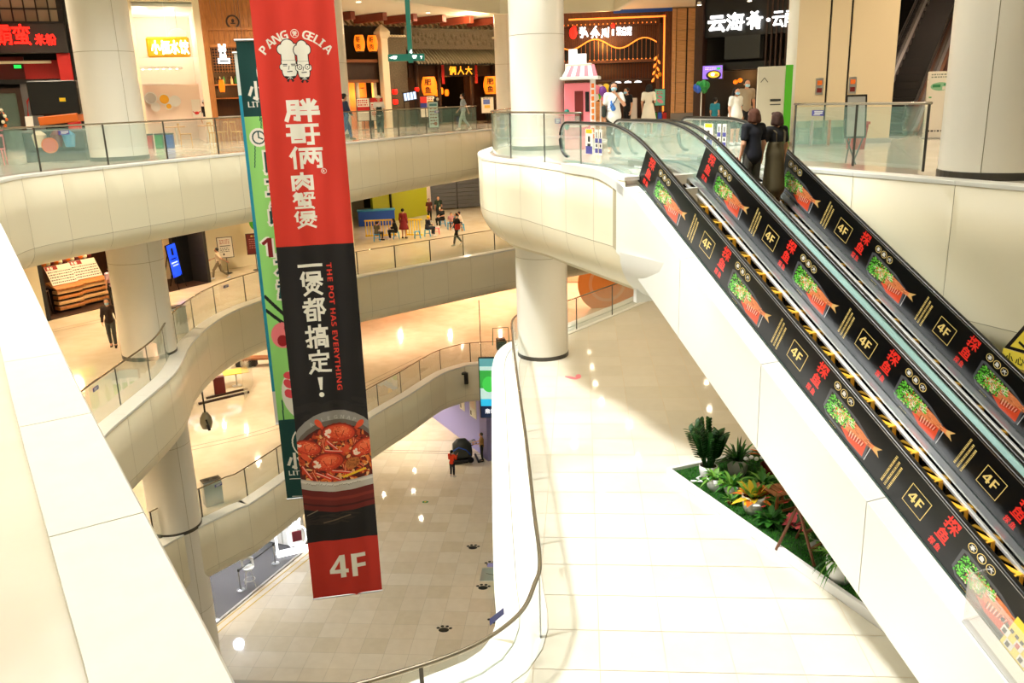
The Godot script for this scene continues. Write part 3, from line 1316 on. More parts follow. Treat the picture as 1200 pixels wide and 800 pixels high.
func paint_ad() -> void:
	var W := 1024
	var H := 272
	var p := Pic.make(W, H, Color(0.035, 0.037, 0.04))
	var r := RandomNumberGenerator.new()
	r.seed = 11
	var red := Color(0.93, 0.2, 0.16)
	var gold := Color(0.93, 0.82, 0.5)
	# name in red brush letters, stepping down
	p.glyph(G.tan, Vector2(70, 14), Vector2(78, 80), 10, red)
	p.glyph(G.yu, Vector2(66, 106), Vector2(74, 76), 10, red)
	p.glyph(G.tan, Vector2(62, 200), Vector2(32, 42), 5, red)
	p.glyph(G.yu, Vector2(102, 200), Vector2(32, 42), 5, red)
	# three round marks
	for k in 3:
		var c := Vector2(238 + k * 57, 46)
		p.ring(c, 25, 4, gold, Color(0.05, 0.05, 0.05))
		p.glyph([G.xiang, G.yu, G.da][k], c - Vector2(13, 13), Vector2(26, 26), 5, Color(0.85, 0.85, 0.85))
	var base := Color(0.035, 0.037, 0.04)
	var d := Pic.make(W, H, base)
	# the dish: a dark tray, herbs, a roast fish with its tail out
	var tray := PackedVector2Array([Vector2(128, 96), Vector2(160, 84), Vector2(420, 92), Vector2(560, 120), Vector2(585, 240), Vector2(560, 252), Vector2(190, 250), Vector2(140, 220)])
	d.poly(tray, Color(0.32, 0.32, 0.34))
	d.poly(PackedVector2Array([Vector2(150, 104), Vector2(420, 108), Vector2(545, 130), Vector2(560, 236), Vector2(190, 238), Vector2(156, 212)]), Color(0.12, 0.08, 0.06))
	d.poly(PackedVector2Array([Vector2(330, 220), Vector2(545, 132), Vector2(566, 240), Vector2(420, 246)]), Color(0.86, 0.3, 0.16))
	# fish body
	d.poly(PackedVector2Array([Vector2(220, 150), Vector2(330, 118), Vector2(480, 118), Vector2(560, 128), Vector2(600, 118), Vector2(650, 96), Vector2(626, 128), Vector2(660, 150), Vector2(596, 148), Vector2(520, 160), Vector2(420, 200), Vector2(300, 214), Vector2(230, 200)]), Color(0.86, 0.5, 0.3))
	d.poly(PackedVector2Array([Vector2(596, 120), Vector2(656, 92), Vector2(630, 126), Vector2(664, 152), Vector2(600, 144)]), Color(0.85, 0.68, 0.42))
	for k in 60:
		var q := Vector2(r.randf_range(330, 560), 0)
		q.y = 150 + r.randf_range(-22, 20) - (q.x - 440) * 0.06
		d.line(q, q + Vector2(r.randf_range(10, 26), r.randf_range(-7, 3)), r.randf_range(2, 4), Color(0.94, 0.66, 0.48).lerp(Color(0.55, 0.22, 0.1), r.randf()))
	for k in 13:
		d.line(Vector2(400 + k * 11, 184 - k * 1.4), Vector2(408 + k * 10, 222 - k * 2.5), 4, Color(0.92, 0.87, 0.8) if k % 2 else Color(0.2, 0.14, 0.1))
	for k in 520:
		var q := Vector2(r.randf_range(158, 420), r.randf_range(106, 226))
		if q.x > 360 and q.y > 160 or q.y > 236 - maxf(0.0, q.x - 240) * 0.25 or q.y < 104 + (q.x - 160) * 0.04:
			continue
		var g := Color(0.22, 0.62, 0.14).lerp(Color(0.5, 0.86, 0.3), r.randf())
		if r.randf() < 0.2:
			g = Color(0.12, 0.3, 0.08)
		if r.randf() < 0.14 and q.x > 220:
			g = Color(0.9, 0.82, 0.66) if r.randf() < 0.6 else Color(0.75, 0.2, 0.1)
		d.disc(q, Vector2(r.randf_range(4, 9), r.randf_range(3, 6)), g, r.randf() * 3.0, 8)
	for k in 26:
		var q := Vector2(r.randf_range(190, 400), r.randf_range(130, 180))
		d.line(q, q + Vector2(r.randf_range(12, 34), r.randf_range(-10, 10)), 3, Color(0.95, 0.93, 0.88))
	d.line(Vector2(584, 150), Vector2(588, 240), 7, Color(0.75, 0.75, 0.76))
	var cut := d.im.get_region(Rect2i(124, 78, 544, 180))
	cut.resize(452, 180, Image.INTERPOLATE_BILINEAR)
	p.im.blit_rect(cut, Rect2i(0, 0, 452, 180), Vector2i(204, 78))
	p.rows(300, 258, 60, 1, 8, 5, Color(0.6, 0.55, 0.2), r)
	# three lines of small print, running down the film
	for k in 3:
		var x := 722 + k * 26
		var y := 40 + k * 14
		while y < 228 + k * 6:
			p.rect(x, y, 13, 7, gold)
			if r.randf() < 0.5:
				p.rect(x + 3, y + 2, 4, 4, Color(0.05, 0.05, 0.05))
			y += 11
	# the floor in a frame
	var f := Rect2(868, 72, 138, 130)
	for k in 2:
		var q := f.grow(-k * 4)
		p.rect(q.position.x, q.position.y, q.size.x, q.size.y, gold if k == 0 else Color(0.035, 0.037, 0.04))
	p.text("4F", Vector2(884, 166), 62, gold)
	M.ad = picture("ad_film", p, 0.32)


func more_materials() -> void:
	mat("blind", Color(0.5, 0.46, 0.39), 0.7)
	mat("blind_b", Color(0.58, 0.54, 0.46), 0.7)
	mat("pulp", Color(0.9, 0.45, 0.35), 0.5)
	mat("gold", Color(0.9, 0.66, 0.12), 0.4)
	mat("yellow_wood", Color(0.85, 0.66, 0.36), 0.5)
	glow("reflection_glow", Color(1.0, 0.93, 0.75), 1.2)
	glow("pale_screen", Color(0.75, 0.85, 1.0), 0.8)
	glow("white_sign_soft", Color(1, 1, 1), 0.5)
	noise_mat("stone", Color(0.3, 0.27, 0.22), Color(0.52, 0.47, 0.38), 0.05, 1.2, 0.9, 1.0)
	mat("tile_grey", Color(0.5, 0.46, 0.36), 0.7)
	mat("tile_dark", Color(0.12, 0.11, 0.09), 0.8)
	mat("peach_wall", Color(0.85, 0.62, 0.42), 0.6)
	mat("redwood", Color(0.5, 0.2, 0.11), 0.5)
	wood_mat("brown_panel", Color(0.3, 0.17, 0.09), Color(0.42, 0.25, 0.14), Vector3(2, 0.4, 2), 0.45)
	mat("warm_brown", Color(0.4, 0.21, 0.1), 0.5)
	mat("copper", Color(0.8, 0.5, 0.3), 0.3, 0.8)
	mat("copper_panel", Color(0.6, 0.42, 0.33), 0.3, 0.4)
	mat("slate", Color(0.16, 0.17, 0.17), 0.3)
	mat("kraft", Color(0.78, 0.75, 0.66), 0.7)
	mat("lilac_wall", Color(0.85, 0.78, 0.82), 0.5)
	mat("dark_panel", Color(0.1, 0.06, 0.05), 0.15)
	var g := mat("tinted", Color(0.35, 0.6, 0.5, 0.4), 0.05)
	g.transparency = BaseMaterial3D.TRANSPARENCY_ALPHA


func lower_materials() -> void:
	mat("leaf_a", Color(0.1, 0.3, 0.08), 0.45)
	mat("leaf_b", Color(0.2, 0.45, 0.13), 0.5)
	mat("leaf_c", Color(0.42, 0.62, 0.22), 0.5)
	mat("leaf_y", Color(0.85, 0.72, 0.18), 0.5)
	mat("leaf_o", Color(0.8, 0.42, 0.12), 0.5)
	for k in ["leaf_a", "leaf_b", "leaf_c", "leaf_y", "leaf_o"]:
		M[k].backlight_enabled = true
		M[k].backlight = M[k].albedo_color.darkened(0.4)
	mat("flower_red", Color(0.8, 0.08, 0.12), 0.5)
	mat("flower_pink", Color(0.88, 0.35, 0.42), 0.5)
	mat("old_wood", Color(0.42, 0.25, 0.15), 0.6)
	mat("soil", Color(0.12, 0.08, 0.05), 0.9)
	mat("pot_white", Color(0.93, 0.93, 0.94), 0.25)
	noise_mat("turf_base", Color(0.05, 0.2, 0.03), Color(0.12, 0.36, 0.06), 0.08, 3.0, 0.9)
	mat("grass", Color(0.2, 0.5, 0.09), 0.7)
	glow("lime_glow", Color(0.5, 0.9, 0.1), 0.8)
	glow("blue_screen", Color(0.05, 0.25, 0.95), 1.3)
	mat("olive", Color(0.62, 0.62, 0.08), 0.5)
	mat("shutter_grey", Color(0.36, 0.36, 0.37), 0.45)
	mat("rose", Color(0.96, 0.72, 0.58), 0.45)
	mat("orange_soft", Color(0.95, 0.6, 0.3), 0.5)
	mat("cam_grey", Color(0.55, 0.52, 0.42), 0.35)
	mat("lavender_dark", Color(0.6, 0.58, 0.8), 0.6)
	mat("yellow_line", Color(0.75, 0.62, 0.2), 0.4)
	mat("grey_floor", Color(0.36, 0.36, 0.38), 0.25)
	mat("wine", Color(0.5, 0.1, 0.18), 0.3)
	mat("scrub", Color(0.2, 0.22, 0.21), 0.35)
	mat("maroon_black", Color(0.1, 0.05, 0.04), 0.5)
	mat("sign_yellow", Color(0.95, 0.86, 0.3), 0.5)


# ================================================================ the scene
var line4: PackedVector2Array
var line3: PackedVector2Array
var line2: PackedVector2Array
var pen3: PackedVector2Array


func _ready() -> void:
	rng.seed = 20
	# ---- camera, sky, sun, exposure
	var cam := Camera3D.new()
	cam.name = "camera"
	add_child(cam)
	cam.transform = Transform3D(Basis(Vector3(0.99662, -0.03053, -0.07624), Vector3(0.00837, 0.96125, -0.27555), Vector3(0.0817, 0.27398, 0.95826)), Vector3(0, 1.4, 0)).orthonormalized()
	cam.fov = 43.41
	cam.far = 300.0
	cam.current = true
	var we := WorldEnvironment.new()
	we.name = "surroundings"
	var env := Environment.new()
	env.background_mode = Environment.BG_SKY
	var sky := Sky.new()
	var sm := ProceduralSkyMaterial.new()
	sm.sky_top_color = Color(1.0, 0.99, 0.955)
	sm.sky_horizon_color = Color(1.0, 0.99, 0.96)
	sm.ground_horizon_color = Color(0.6, 0.6, 0.58)
	sm.ground_bottom_color = Color(0.4, 0.4, 0.4)
	sm.sky_energy_multiplier = 2.0
	sm.ground_energy_multiplier = 1.0
	sky.sky_material = sm
	env.sky = sky
	env.tonemap_mode = Environment.TONE_MAPPER_LINEAR
	env.tonemap_exposure = 1.0
	env.sdfgi_enabled = true
	env.ssao_enabled = true
	env.ssil_enabled = true
	we.environment = env
	add_child(we)
	var sun := DirectionalLight3D.new()
	sun.name = "sun"
	sun.light_energy = 1.7
	sun.light_color = Color(1.0, 1.0, 0.98)
	sun.light_angular_distance = 6.0
	sun.shadow_enabled = true
	add_child(sun)
	sun.basis = Basis.looking_at(Vector3(0.47, -1.0, -0.23), Vector3.RIGHT)
	materials()
	more_materials()
	lower_materials()
	paint_ad()
	body_stock()
	storeys()
	lamps()
	edges()
	escalators()
	banners()
	fourth_floor()
	third_floor()
	lower_floors()
	planter()
	crowd()


func materials() -> void:
	mat("white_paint", Color(0.9, 0.9, 0.88), 0.5)
	mat("black", Color(0.02, 0.02, 0.022), 0.4)
	mat("facing", Color(0.935, 0.905, 0.8), 0.35)
	mat("facing_b", Color(0.93, 0.898, 0.79), 0.35)
	noise_mat("coping", Color(0.94, 0.945, 0.92), Color(0.955, 0.96, 0.94), 0.03, 0.6, 0.3)
	mat("cladding", Color(0.93, 0.93, 0.91), 0.3)
	mat("joint", Color(0.7, 0.66, 0.55), 0.8)
	mat("column", Color(0.93, 0.915, 0.87), 0.3)
	mat("plaster", Color(0.86, 0.82, 0.72), 0.7)
	mat("beige_wall", Color(0.9, 0.82, 0.68), 0.6)
	mat("soffit", Color(0.93, 0.9, 0.82), 0.7)
	for k in 4:
		var c: Color = [Color(0.89, 0.87, 0.81), Color(0.88, 0.86, 0.8), Color(0.9, 0.88, 0.82), Color(0.875, 0.855, 0.79)][k]
		noise_mat("tile_%d" % k, c.darkened(0.01), c.lightened(0.06), 0.02, 0.35, 0.06)
	for k in 4:
		var c: Color = [Color(0.9, 0.865, 0.79), Color(0.89, 0.85, 0.77), Color(0.91, 0.88, 0.81), Color(0.87, 0.83, 0.74)][k]
		noise_mat("warm_tile_%d" % k, c.darkened(0.02), c.lightened(0.08), 0.02, 0.35, 0.055)
	noise_mat("marble", Color(0.86, 0.8, 0.69), Color(0.92, 0.87, 0.78), 0.015, 0.2, 0.08)
	noise_mat("marble_light", Color(0.88, 0.86, 0.8), Color(0.94, 0.92, 0.87), 0.015, 0.2, 0.1)
	mat("grout", Color(0.72, 0.69, 0.62), 0.5)
	mat("inlay", Color(0.35, 0.27, 0.18), 0.3)
	mat("bronze", Color(0.62, 0.59, 0.53), 0.25, 0.9)
	mat("steel", Color(0.78, 0.79, 0.8), 0.28, 0.9)
	mat("bright", Color(0.95, 0.95, 0.96), 0.2, 0.6)
	mat("mirror_steel", Color(0.62, 0.62, 0.6), 0.12, 1.0)
	mat("steel_dark", Color(0.33, 0.32, 0.3), 0.35, 0.7)
	mat("rubber", Color(0.045, 0.045, 0.045), 0.28)
	mat("step", Color(0.1, 0.1, 0.105), 0.45, 0.3)
	mat("yellow_edge", Color(0.95, 0.72, 0.2), 0.5)
	mat("mint", Color(0.74, 0.89, 0.86), 0.3)
	mat("sticker", Color(0.3, 0.3, 0.6), 0.5)
	mat("wood", Color(0.55, 0.33, 0.17), 0.5)
	wood_mat("warm_wood", Color(0.62, 0.38, 0.18), Color(0.78, 0.52, 0.28), Vector3(3, 0.4, 3), 0.45)
	wood_mat("dark_wood", Color(0.16, 0.09, 0.05), Color(0.26, 0.15, 0.08), Vector3(3, 0.4, 3), 0.5)
	wood_mat("pale_wood", Color(0.78, 0.6, 0.4), Color(0.88, 0.7, 0.5), Vector3(0.4, 3, 3), 0.5)
	mat("dark_wall", Color(0.06, 0.055, 0.05), 0.6)
	mat("charcoal", Color(0.12, 0.115, 0.11), 0.6)
	mat("grey", Color(0.45, 0.45, 0.45), 0.6)
	mat("pale_grey", Color(0.72, 0.72, 0.71), 0.6)
	mat("red", Color(0.72, 0.1, 0.09), 0.5)
	mat("deep_red", Color(0.42, 0.07, 0.06), 0.5)
	mat("pink", Color(0.93, 0.5, 0.55), 0.45)
	mat("yellow", Color(0.95, 0.78, 0.12), 0.45)
	mat("orange", Color(0.92, 0.45, 0.12), 0.5)
	mat("teal", Color(0.06, 0.5, 0.44), 0.45)
	mat("blue", Color(0.1, 0.32, 0.75), 0.5)
	mat("sky_blue", Color(0.25, 0.62, 0.82), 0.45)
	mat("green", Color(0.1, 0.55, 0.25), 0.5)
	mat("lime", Color(0.3, 0.68, 0.1), 0.5)
	mat("purple", Color(0.5, 0.25, 0.65), 0.5)
	mat("lavender", Color(0.64, 0.64, 0.9), 0.6)
	mat("peach", Color(0.95, 0.7, 0.52), 0.55)
	mat("blush", Color(0.93, 0.85, 0.79), 0.6)
	mat("paper", Color(0.93, 0.92, 0.88), 0.7)
	mat("cream", Color(0.94, 0.9, 0.78), 0.6)
	glow("lens", Color(1.0, 0.93, 0.8), 9.0)
	glow("white_sign", Color(1.0, 1.0, 1.0), 2.2)
	glow("red_sign", Color(1.0, 0.12, 0.08), 2.0)
	glow("gold_sign", Color(1.0, 0.65, 0.15), 1.6)
	glow("lantern_paper", Color(1.0, 0.5, 0.08), 1.1)
	glow("red_lantern", Color(1.0, 0.12, 0.08), 0.9)
	glow("amber_line", Color(1.0, 0.55, 0.2), 1.6)
	glow("green_sign", Color(0.15, 1.0, 0.35), 1.2)
	glow("ring_light", Color(0.93, 0.95, 1.0), 6.0)
	var g := mat("glass", Color(0.72, 0.9, 0.84, 0.12), 0.03)
	g.transparency = BaseMaterial3D.TRANSPARENCY_ALPHA
	var g2 := mat("roof_glass", Color(0.95, 0.98, 1.0, 0.05), 0.02)
	g2.transparency = BaseMaterial3D.TRANSPARENCY_ALPHA
	var g3 := mat("clear_plastic", Color(0.95, 0.96, 0.96, 0.14), 0.05)
	g3.transparency = BaseMaterial3D.TRANSPARENCY_ALPHA


# ---------------------------------------------------------------- floors, ceilings, walls, roof
func V(a: Array) -> Array:
	var out := []
	for k in range(0, a.size(), 2):
		out.append(Vector2(a[k], a[k + 1]))
	return out


func storeys() -> void:
	# edges of the open well on each storey, run with the well to the right
	line4 = curve(V([-7.48, -10.52, -10.2, -14.0, -12.1, -16.7, -13.0, -18.59, -12.28, -19.9, -11.66, -21.32, -10.95, -23.15, -10.11, -25.3, -8.03, -30.41, -6.67, -34.1, -5.1, -37.46, -3.55, -40.67, -2.9, -41.9]), 0.4)
	line4 = curve(V([-7.48, -10.52, -9.6, -13.2, -11.6, -16.2, -12.45, -18.3, -12.2, -19.9, -11.66, -21.32, -10.95, -23.15, -10.11, -25.3, -8.03, -30.41, -6.67, -34.1, -5.1, -37.46, -3.55, -40.67]), 0.4)
	var front4 := curve(V([-3.0, -38.5, -2.6, -33.0, -2.35, -27.5, -2.6, -24.6, -2.66, -22.8, -2.43, -21.13, -2.08, -20.16, -1.55, -19.25, -1.285, -18.87, -0.75, -17.75, 0.745, -14.75]), 0.4)
	var right4 := curve(V([3.5, -16.35, 3.94, -15.62, 5.91, -12.08, 8.2, -8.0, 9.9, -4.5]), 0.5)
	var near4 := curve(V([9.9, -4.5, 9.5, -1.0, 6.5, 1.4, 3.4, 2.2, 1.5, 1.3, 0.27, -0.2, -0.89, -1.76, -1.38, -2.4, -2.67, -4.09, -4.79, -6.93, -7.48, -10.52]), 0.4)
	var v4 := PackedVector2Array()
	for q in [line4, front4, right4, near4]:
		for p in q:
			if v4.is_empty() or v4[v4.size() - 1].distance_to(p) > 0.02:
				v4.append(p)
	line3 = curve(V([-2.08, -9.46, -2.9, -8.98, -4.2, -8.7, -6.4, -9.9, -8.6, -12.4, -10.3, -15.2, -11.06, -17.68, -11.3, -19.78, -11.6, -22.5, -12.4, -25.2, -12.75, -27.11, -12.85, -29.2, -12.47, -31.21, -11.4, -33.5, -9.65, -35.66, -8.04, -37.33, -4.08, -41.41, 0.0, -45.3, 5.0, -49.8]), 0.4)
	var far3 := curve(V([5.0, -49.8, 10.0, -52.0, 14.0, -46.0, 10.0, -42.0, 5.0, -36.6]), 1.0)
	pen3 = curve(V([5.0, -36.6, 1.93, -31.4, 1.1, -30.0, -0.9, -26.9, -1.5, -26.0, -2.17, -25.43, -2.5, -24.4, -2.52, -22.83, -2.31, -20.67, -2.08, -18.31, -1.65, -14.11, -1.4, -11.82, -1.27, -10.8, -1.32, -10.25, -1.55, -9.85, -2.08, -9.46]), 0.3)
	var v3p := PackedVector2Array()
	for q in [line3, far3, pen3]:
		for p in q:
			if v3p.is_empty() or v3p[v3p.size() - 1].distance_to(p) > 0.02 and v3p[0].distance_to(p) > 0.02:
				v3p.append(p)
	line2 = curve(V([-9.0, -12.5, -12.0, -16.5, -13.3, -20.0, -13.17, -22.94, -11.79, -25.63, -11.24, -26.71, -9.22, -34.06, -8.07, -37.18, -7.01, -40.29, -6.19, -41.39, -5.54, -41.81, -2.0, -42.4]), 0.4)
	var near2 := curve(V([-2.0, -42.4, 3.0, -41.0, 6.0, -36.0, 5.0, -26.0, 4.0, -14.0, -3.0, -9.5, -9.0, -12.5]), 1.0)
	var v2 := PackedVector2Array()
	for q in [line2, near2]:
		for p in q:
			if v2.is_empty() or v2[v2.size() - 1].distance_to(p) > 0.02 and v2[0].distance_to(p) > 0.02:
				v2.append(p)
	# floors and the ceilings under them
	var decks := [[F4, v4, -5.0, M.marble_light], [F3, v3p, -6.5, M.marble], [F2, v2, -6.0, M.marble]]
	for q in decks:
		for reg in deck(q[1], 0.06, q[2]):
			if reg.size() > 3:
				struct_mesh("floor", B.new().prism(reg, q[0] - 0.16, q[0] - (0.008 if q[0] == F3 else 0.0)), q[3])
		for reg in deck(q[1], 0.6, q[2]):
			if reg.size() > 3:
				struct_mesh("ceiling", B.new().prism(reg, q[0] - 2.1, q[0] - 1.9), M.soffit)
	var ground := struct_mesh("floor", B.new().prism(PackedVector2Array([Vector2(-42, -78), Vector2(28, -78), Vector2(28, 7), Vector2(-42, 7)]), F1 - 0.2, F1 - 0.008), M.grout)
	# the tiles that can be told apart: the bridge on 3F and the court on 1F
	var pen_floor := setting("floor", "polished white tile floor of the bridge below the escalators")
	var inner := beside(pen3, -0.75)
	var region := PackedVector2Array(inner)
	region.append_array(PackedVector2Array([Vector2(-1.6, -7.6), Vector2(7.2, -7.6), Vector2(7.2, -36.0)]))
	tiles(pen_floor, [region], Rect2(-2.6, -34, 9.9, 26.4), Vector2(0.881, 0.883), Vector2(0.2, -9.73), F3, [M.tile_0, M.tile_1, M.tile_2, M.tile_3])
	var court := setting("floor", "polished tile floor of the ground floor court")
	tiles(court, [PackedVector2Array([Vector2(-16, -46), Vector2(-2, -46), Vector2(-2, -24.5), Vector2(-16, -24.5)])], Rect2(-15, -45.5, 12.5, 20.5), Vector2(0.9, 0.9), Vector2(0, 0), F1, [M.warm_tile_0, M.warm_tile_1, M.warm_tile_2, M.warm_tile_3])
	struct_mesh("floor", B.new().prism(PackedVector2Array([Vector2(-42, -78), Vector2(28, -78), Vector2(28, -46), Vector2(-42, -46)]), F1 - 0.1, F1 - 0.001), M.marble)
	struct_mesh("floor", B.new().prism(PackedVector2Array([Vector2(-42, -46), Vector2(-16, -46), Vector2(-16, 7), Vector2(-42, 7)]), F1 - 0.1, F1 - 0.001), M.marble)
	# outer walls
	for q in [[-42.2, -35.5, 0.4, 86], [28.2, -35.5, 0.4, 86]]:
		struct_mesh("wall_left" if q[0] < 0 else "wall_right", B.new().box(Vector3(q[0], -4, q[1]), Vector3(q[2], 32, q[3])), M.plaster)
	struct_mesh("wall_back", B.new().box(Vector3(-7, -4, -78.2), Vector3(71, 32, 0.4)), M.plaster)
	struct_mesh("wall_front", B.new().box(Vector3(-7, -4, 7.2), Vector3(71, 32, 0.4)), M.plaster)
	# 5F: the ceiling over 4F and its edge round a well widened out of view to let the sun through, then the roof with its skylight
	var mid5 := curve(V([-3.55, -40.67, -1.0, -41.4, 1.55, -41.4]), 0.5)
	var far4 := PackedVector2Array()
	for p in line4:
		if p.y < -19.0:
			far4.append(p)
	var v5 := PackedVector2Array(far4)
	v5.append_array(mid5.slice(1))
	v5.append_array(PackedVector2Array(V([2.2, -36, 2.8, -28, 3.6, -20.5, 4.4, -15.6, 5.91, -12.08, 8.2, -8.0, 10.5, -3.0, 9.0, 4.0, -8.0, 4.0, -13.5, -4.0, -14.0, -14.0, -13.2, -17.5])))
	for reg in deck(v5, 0.05, -5.0):
		if reg.size() > 3:
			struct_mesh("ceiling", B.new().prism(reg, 5.55, 5.75), M.soffit)
	var up := PackedVector2Array(v5)
	up.append(v5[0])
	var rim := B.new()
	swept(rim, up, [[0.0, 4.98], [0.0, 10.6], [-0.25, 10.6], [-0.25, 4.98]], 0.0, true)
	struct_mesh("trim_5", rim, M.facing)
	# roof slab unseen overhead; its rectangular skylight is sized to steer the sun
	var sky := Rect2(-13.0, -25.0, 12.4, 22.5)
	for q in [[-42, -78, 28, sky.position.y], [-42, sky.end.y, 28, 7], [-42, sky.position.y, sky.position.x, sky.end.y], [sky.end.x, sky.position.y, 28, sky.end.y]]:
		struct_mesh("ceiling", B.new().box(Vector3((q[0] + q[2]) / 2.0, 10.8, (q[1] + q[3]) / 2.0), Vector3(absf(q[2] - q[0]), 0.4, absf(q[3] - q[1]))), M.soffit)
	var sl := setting("window_1", "unseen roof light over the well, sized to steer the sun")
	for k in 7:
		part("beam", B.new().box(Vector3(sky.position.x + (k + 0.5) * sky.size.x / 7.0, 10.75, sky.get_center().y), Vector3(0.14, 0.5, sky.size.y), Basis.IDENTITY, 0.02), M.white_paint, sl)
	for k in 9:
		part("rafter", B.new().box(Vector3(sky.get_center().x, 10.8, sky.position.y + (k + 0.5) * sky.size.y / 9.0), Vector3(sky.size.x, 0.35, 0.16), Basis.IDENTITY, 0.02), M.white_paint, sl)


func lamps() -> void:
	var warm := Color(1.0, 0.89, 0.73)
	var soft := Color(1.0, 0.92, 0.8)
	# over 4F
	var n := 0
	for q in V([-19, -27, -15.5, -24, -14.2, -29, -18.5, -29.8, -12, -34, -16, -33, -9.5, -39, -13, -42, -7.5, -45, -3, -44.5, 1.5, -45.5, 4.4, -40, 6.4, -30, 8.6, -20.5, 9.5, -26, 9.5, -14, -17, -20, -6, -5, 4, -33]):
		downlight(v3(q, 5.545), 16.0, soft, "small round recessed downlight in the ceiling over the top walkway", "ceiling downlights over the top walkway")
	# under 4F, over 3F: the row reflected in the bridge floor, and the walkway
	for q in V([0.3, -36.8, 0.4, -34.6, 0.5, -32.4, 0.7, -30.4, 1.6, -27.95, 1.7, -25.06, -0.29, -26.28, 4.86, -32.48, 4.55, -29.5, 0.52, -22.4, 2.19, -20.5, 4.6, -24.0]):
		downlight(v3(q, -2.11), 3.0, soft, "small round recessed downlight under the bridge landing, mirrored in the tile floor", "downlights under the escalator landing")
	for q in V([-15.5, -19.5, -16.6, -24, -15.5, -28.6, -17.6, -30.5, -15.2, -33.6, -12.5, -37.5, -10.2, -41.5, -7.0, -45.0, -9.5, -49, -4.5, -50, -3, -47, 1.5, -51, -13.8, -15.5, 8.0, -16.0, 8.5, -8.0]):
		downlight(v3(q, -2.11), 16.0, warm, "small round recessed downlight in the ceiling over the second walkway down", "ceiling downlights over the second walkway down")
	# under 3F, over 2F
	for q in V([-19.7, -42.8, -18.2, -42.2, -16, -38, -14.5, -33, -16.5, -29.5, -15.5, -25, -15.6, -21, -12.2, -44.5, -9.5, -48, -6.5, -52, -3.5, -56, -8.5, -58, 1.5, -54, 3, -49, 0.5, -60]):
		downlight(v3(q, F3 - 2.11), 16.0, Color(1.0, 0.92, 0.8), "small round recessed downlight in the ceiling over the third walkway down", "ceiling downlights over the third walkway down")
	# under 2F, over 1F
	for q in V([-12.03, -46.5, -10.8, -50, -10.3, -47.0, -9.2, -43.5, -15.3, -35, -14.6, -38, -16.5, -31, -15.5, -26.5, -17, -22, -8.9, -54, -4, -47, -5, -51, 1, -46, 6, -30, 4, -47]):
		downlight(v3(q, F2 - 2.11), 13.0, Color(1.0, 0.92, 0.8), "small round recessed downlight in the ceiling over the ground floor", "ceiling downlights over the ground floor")


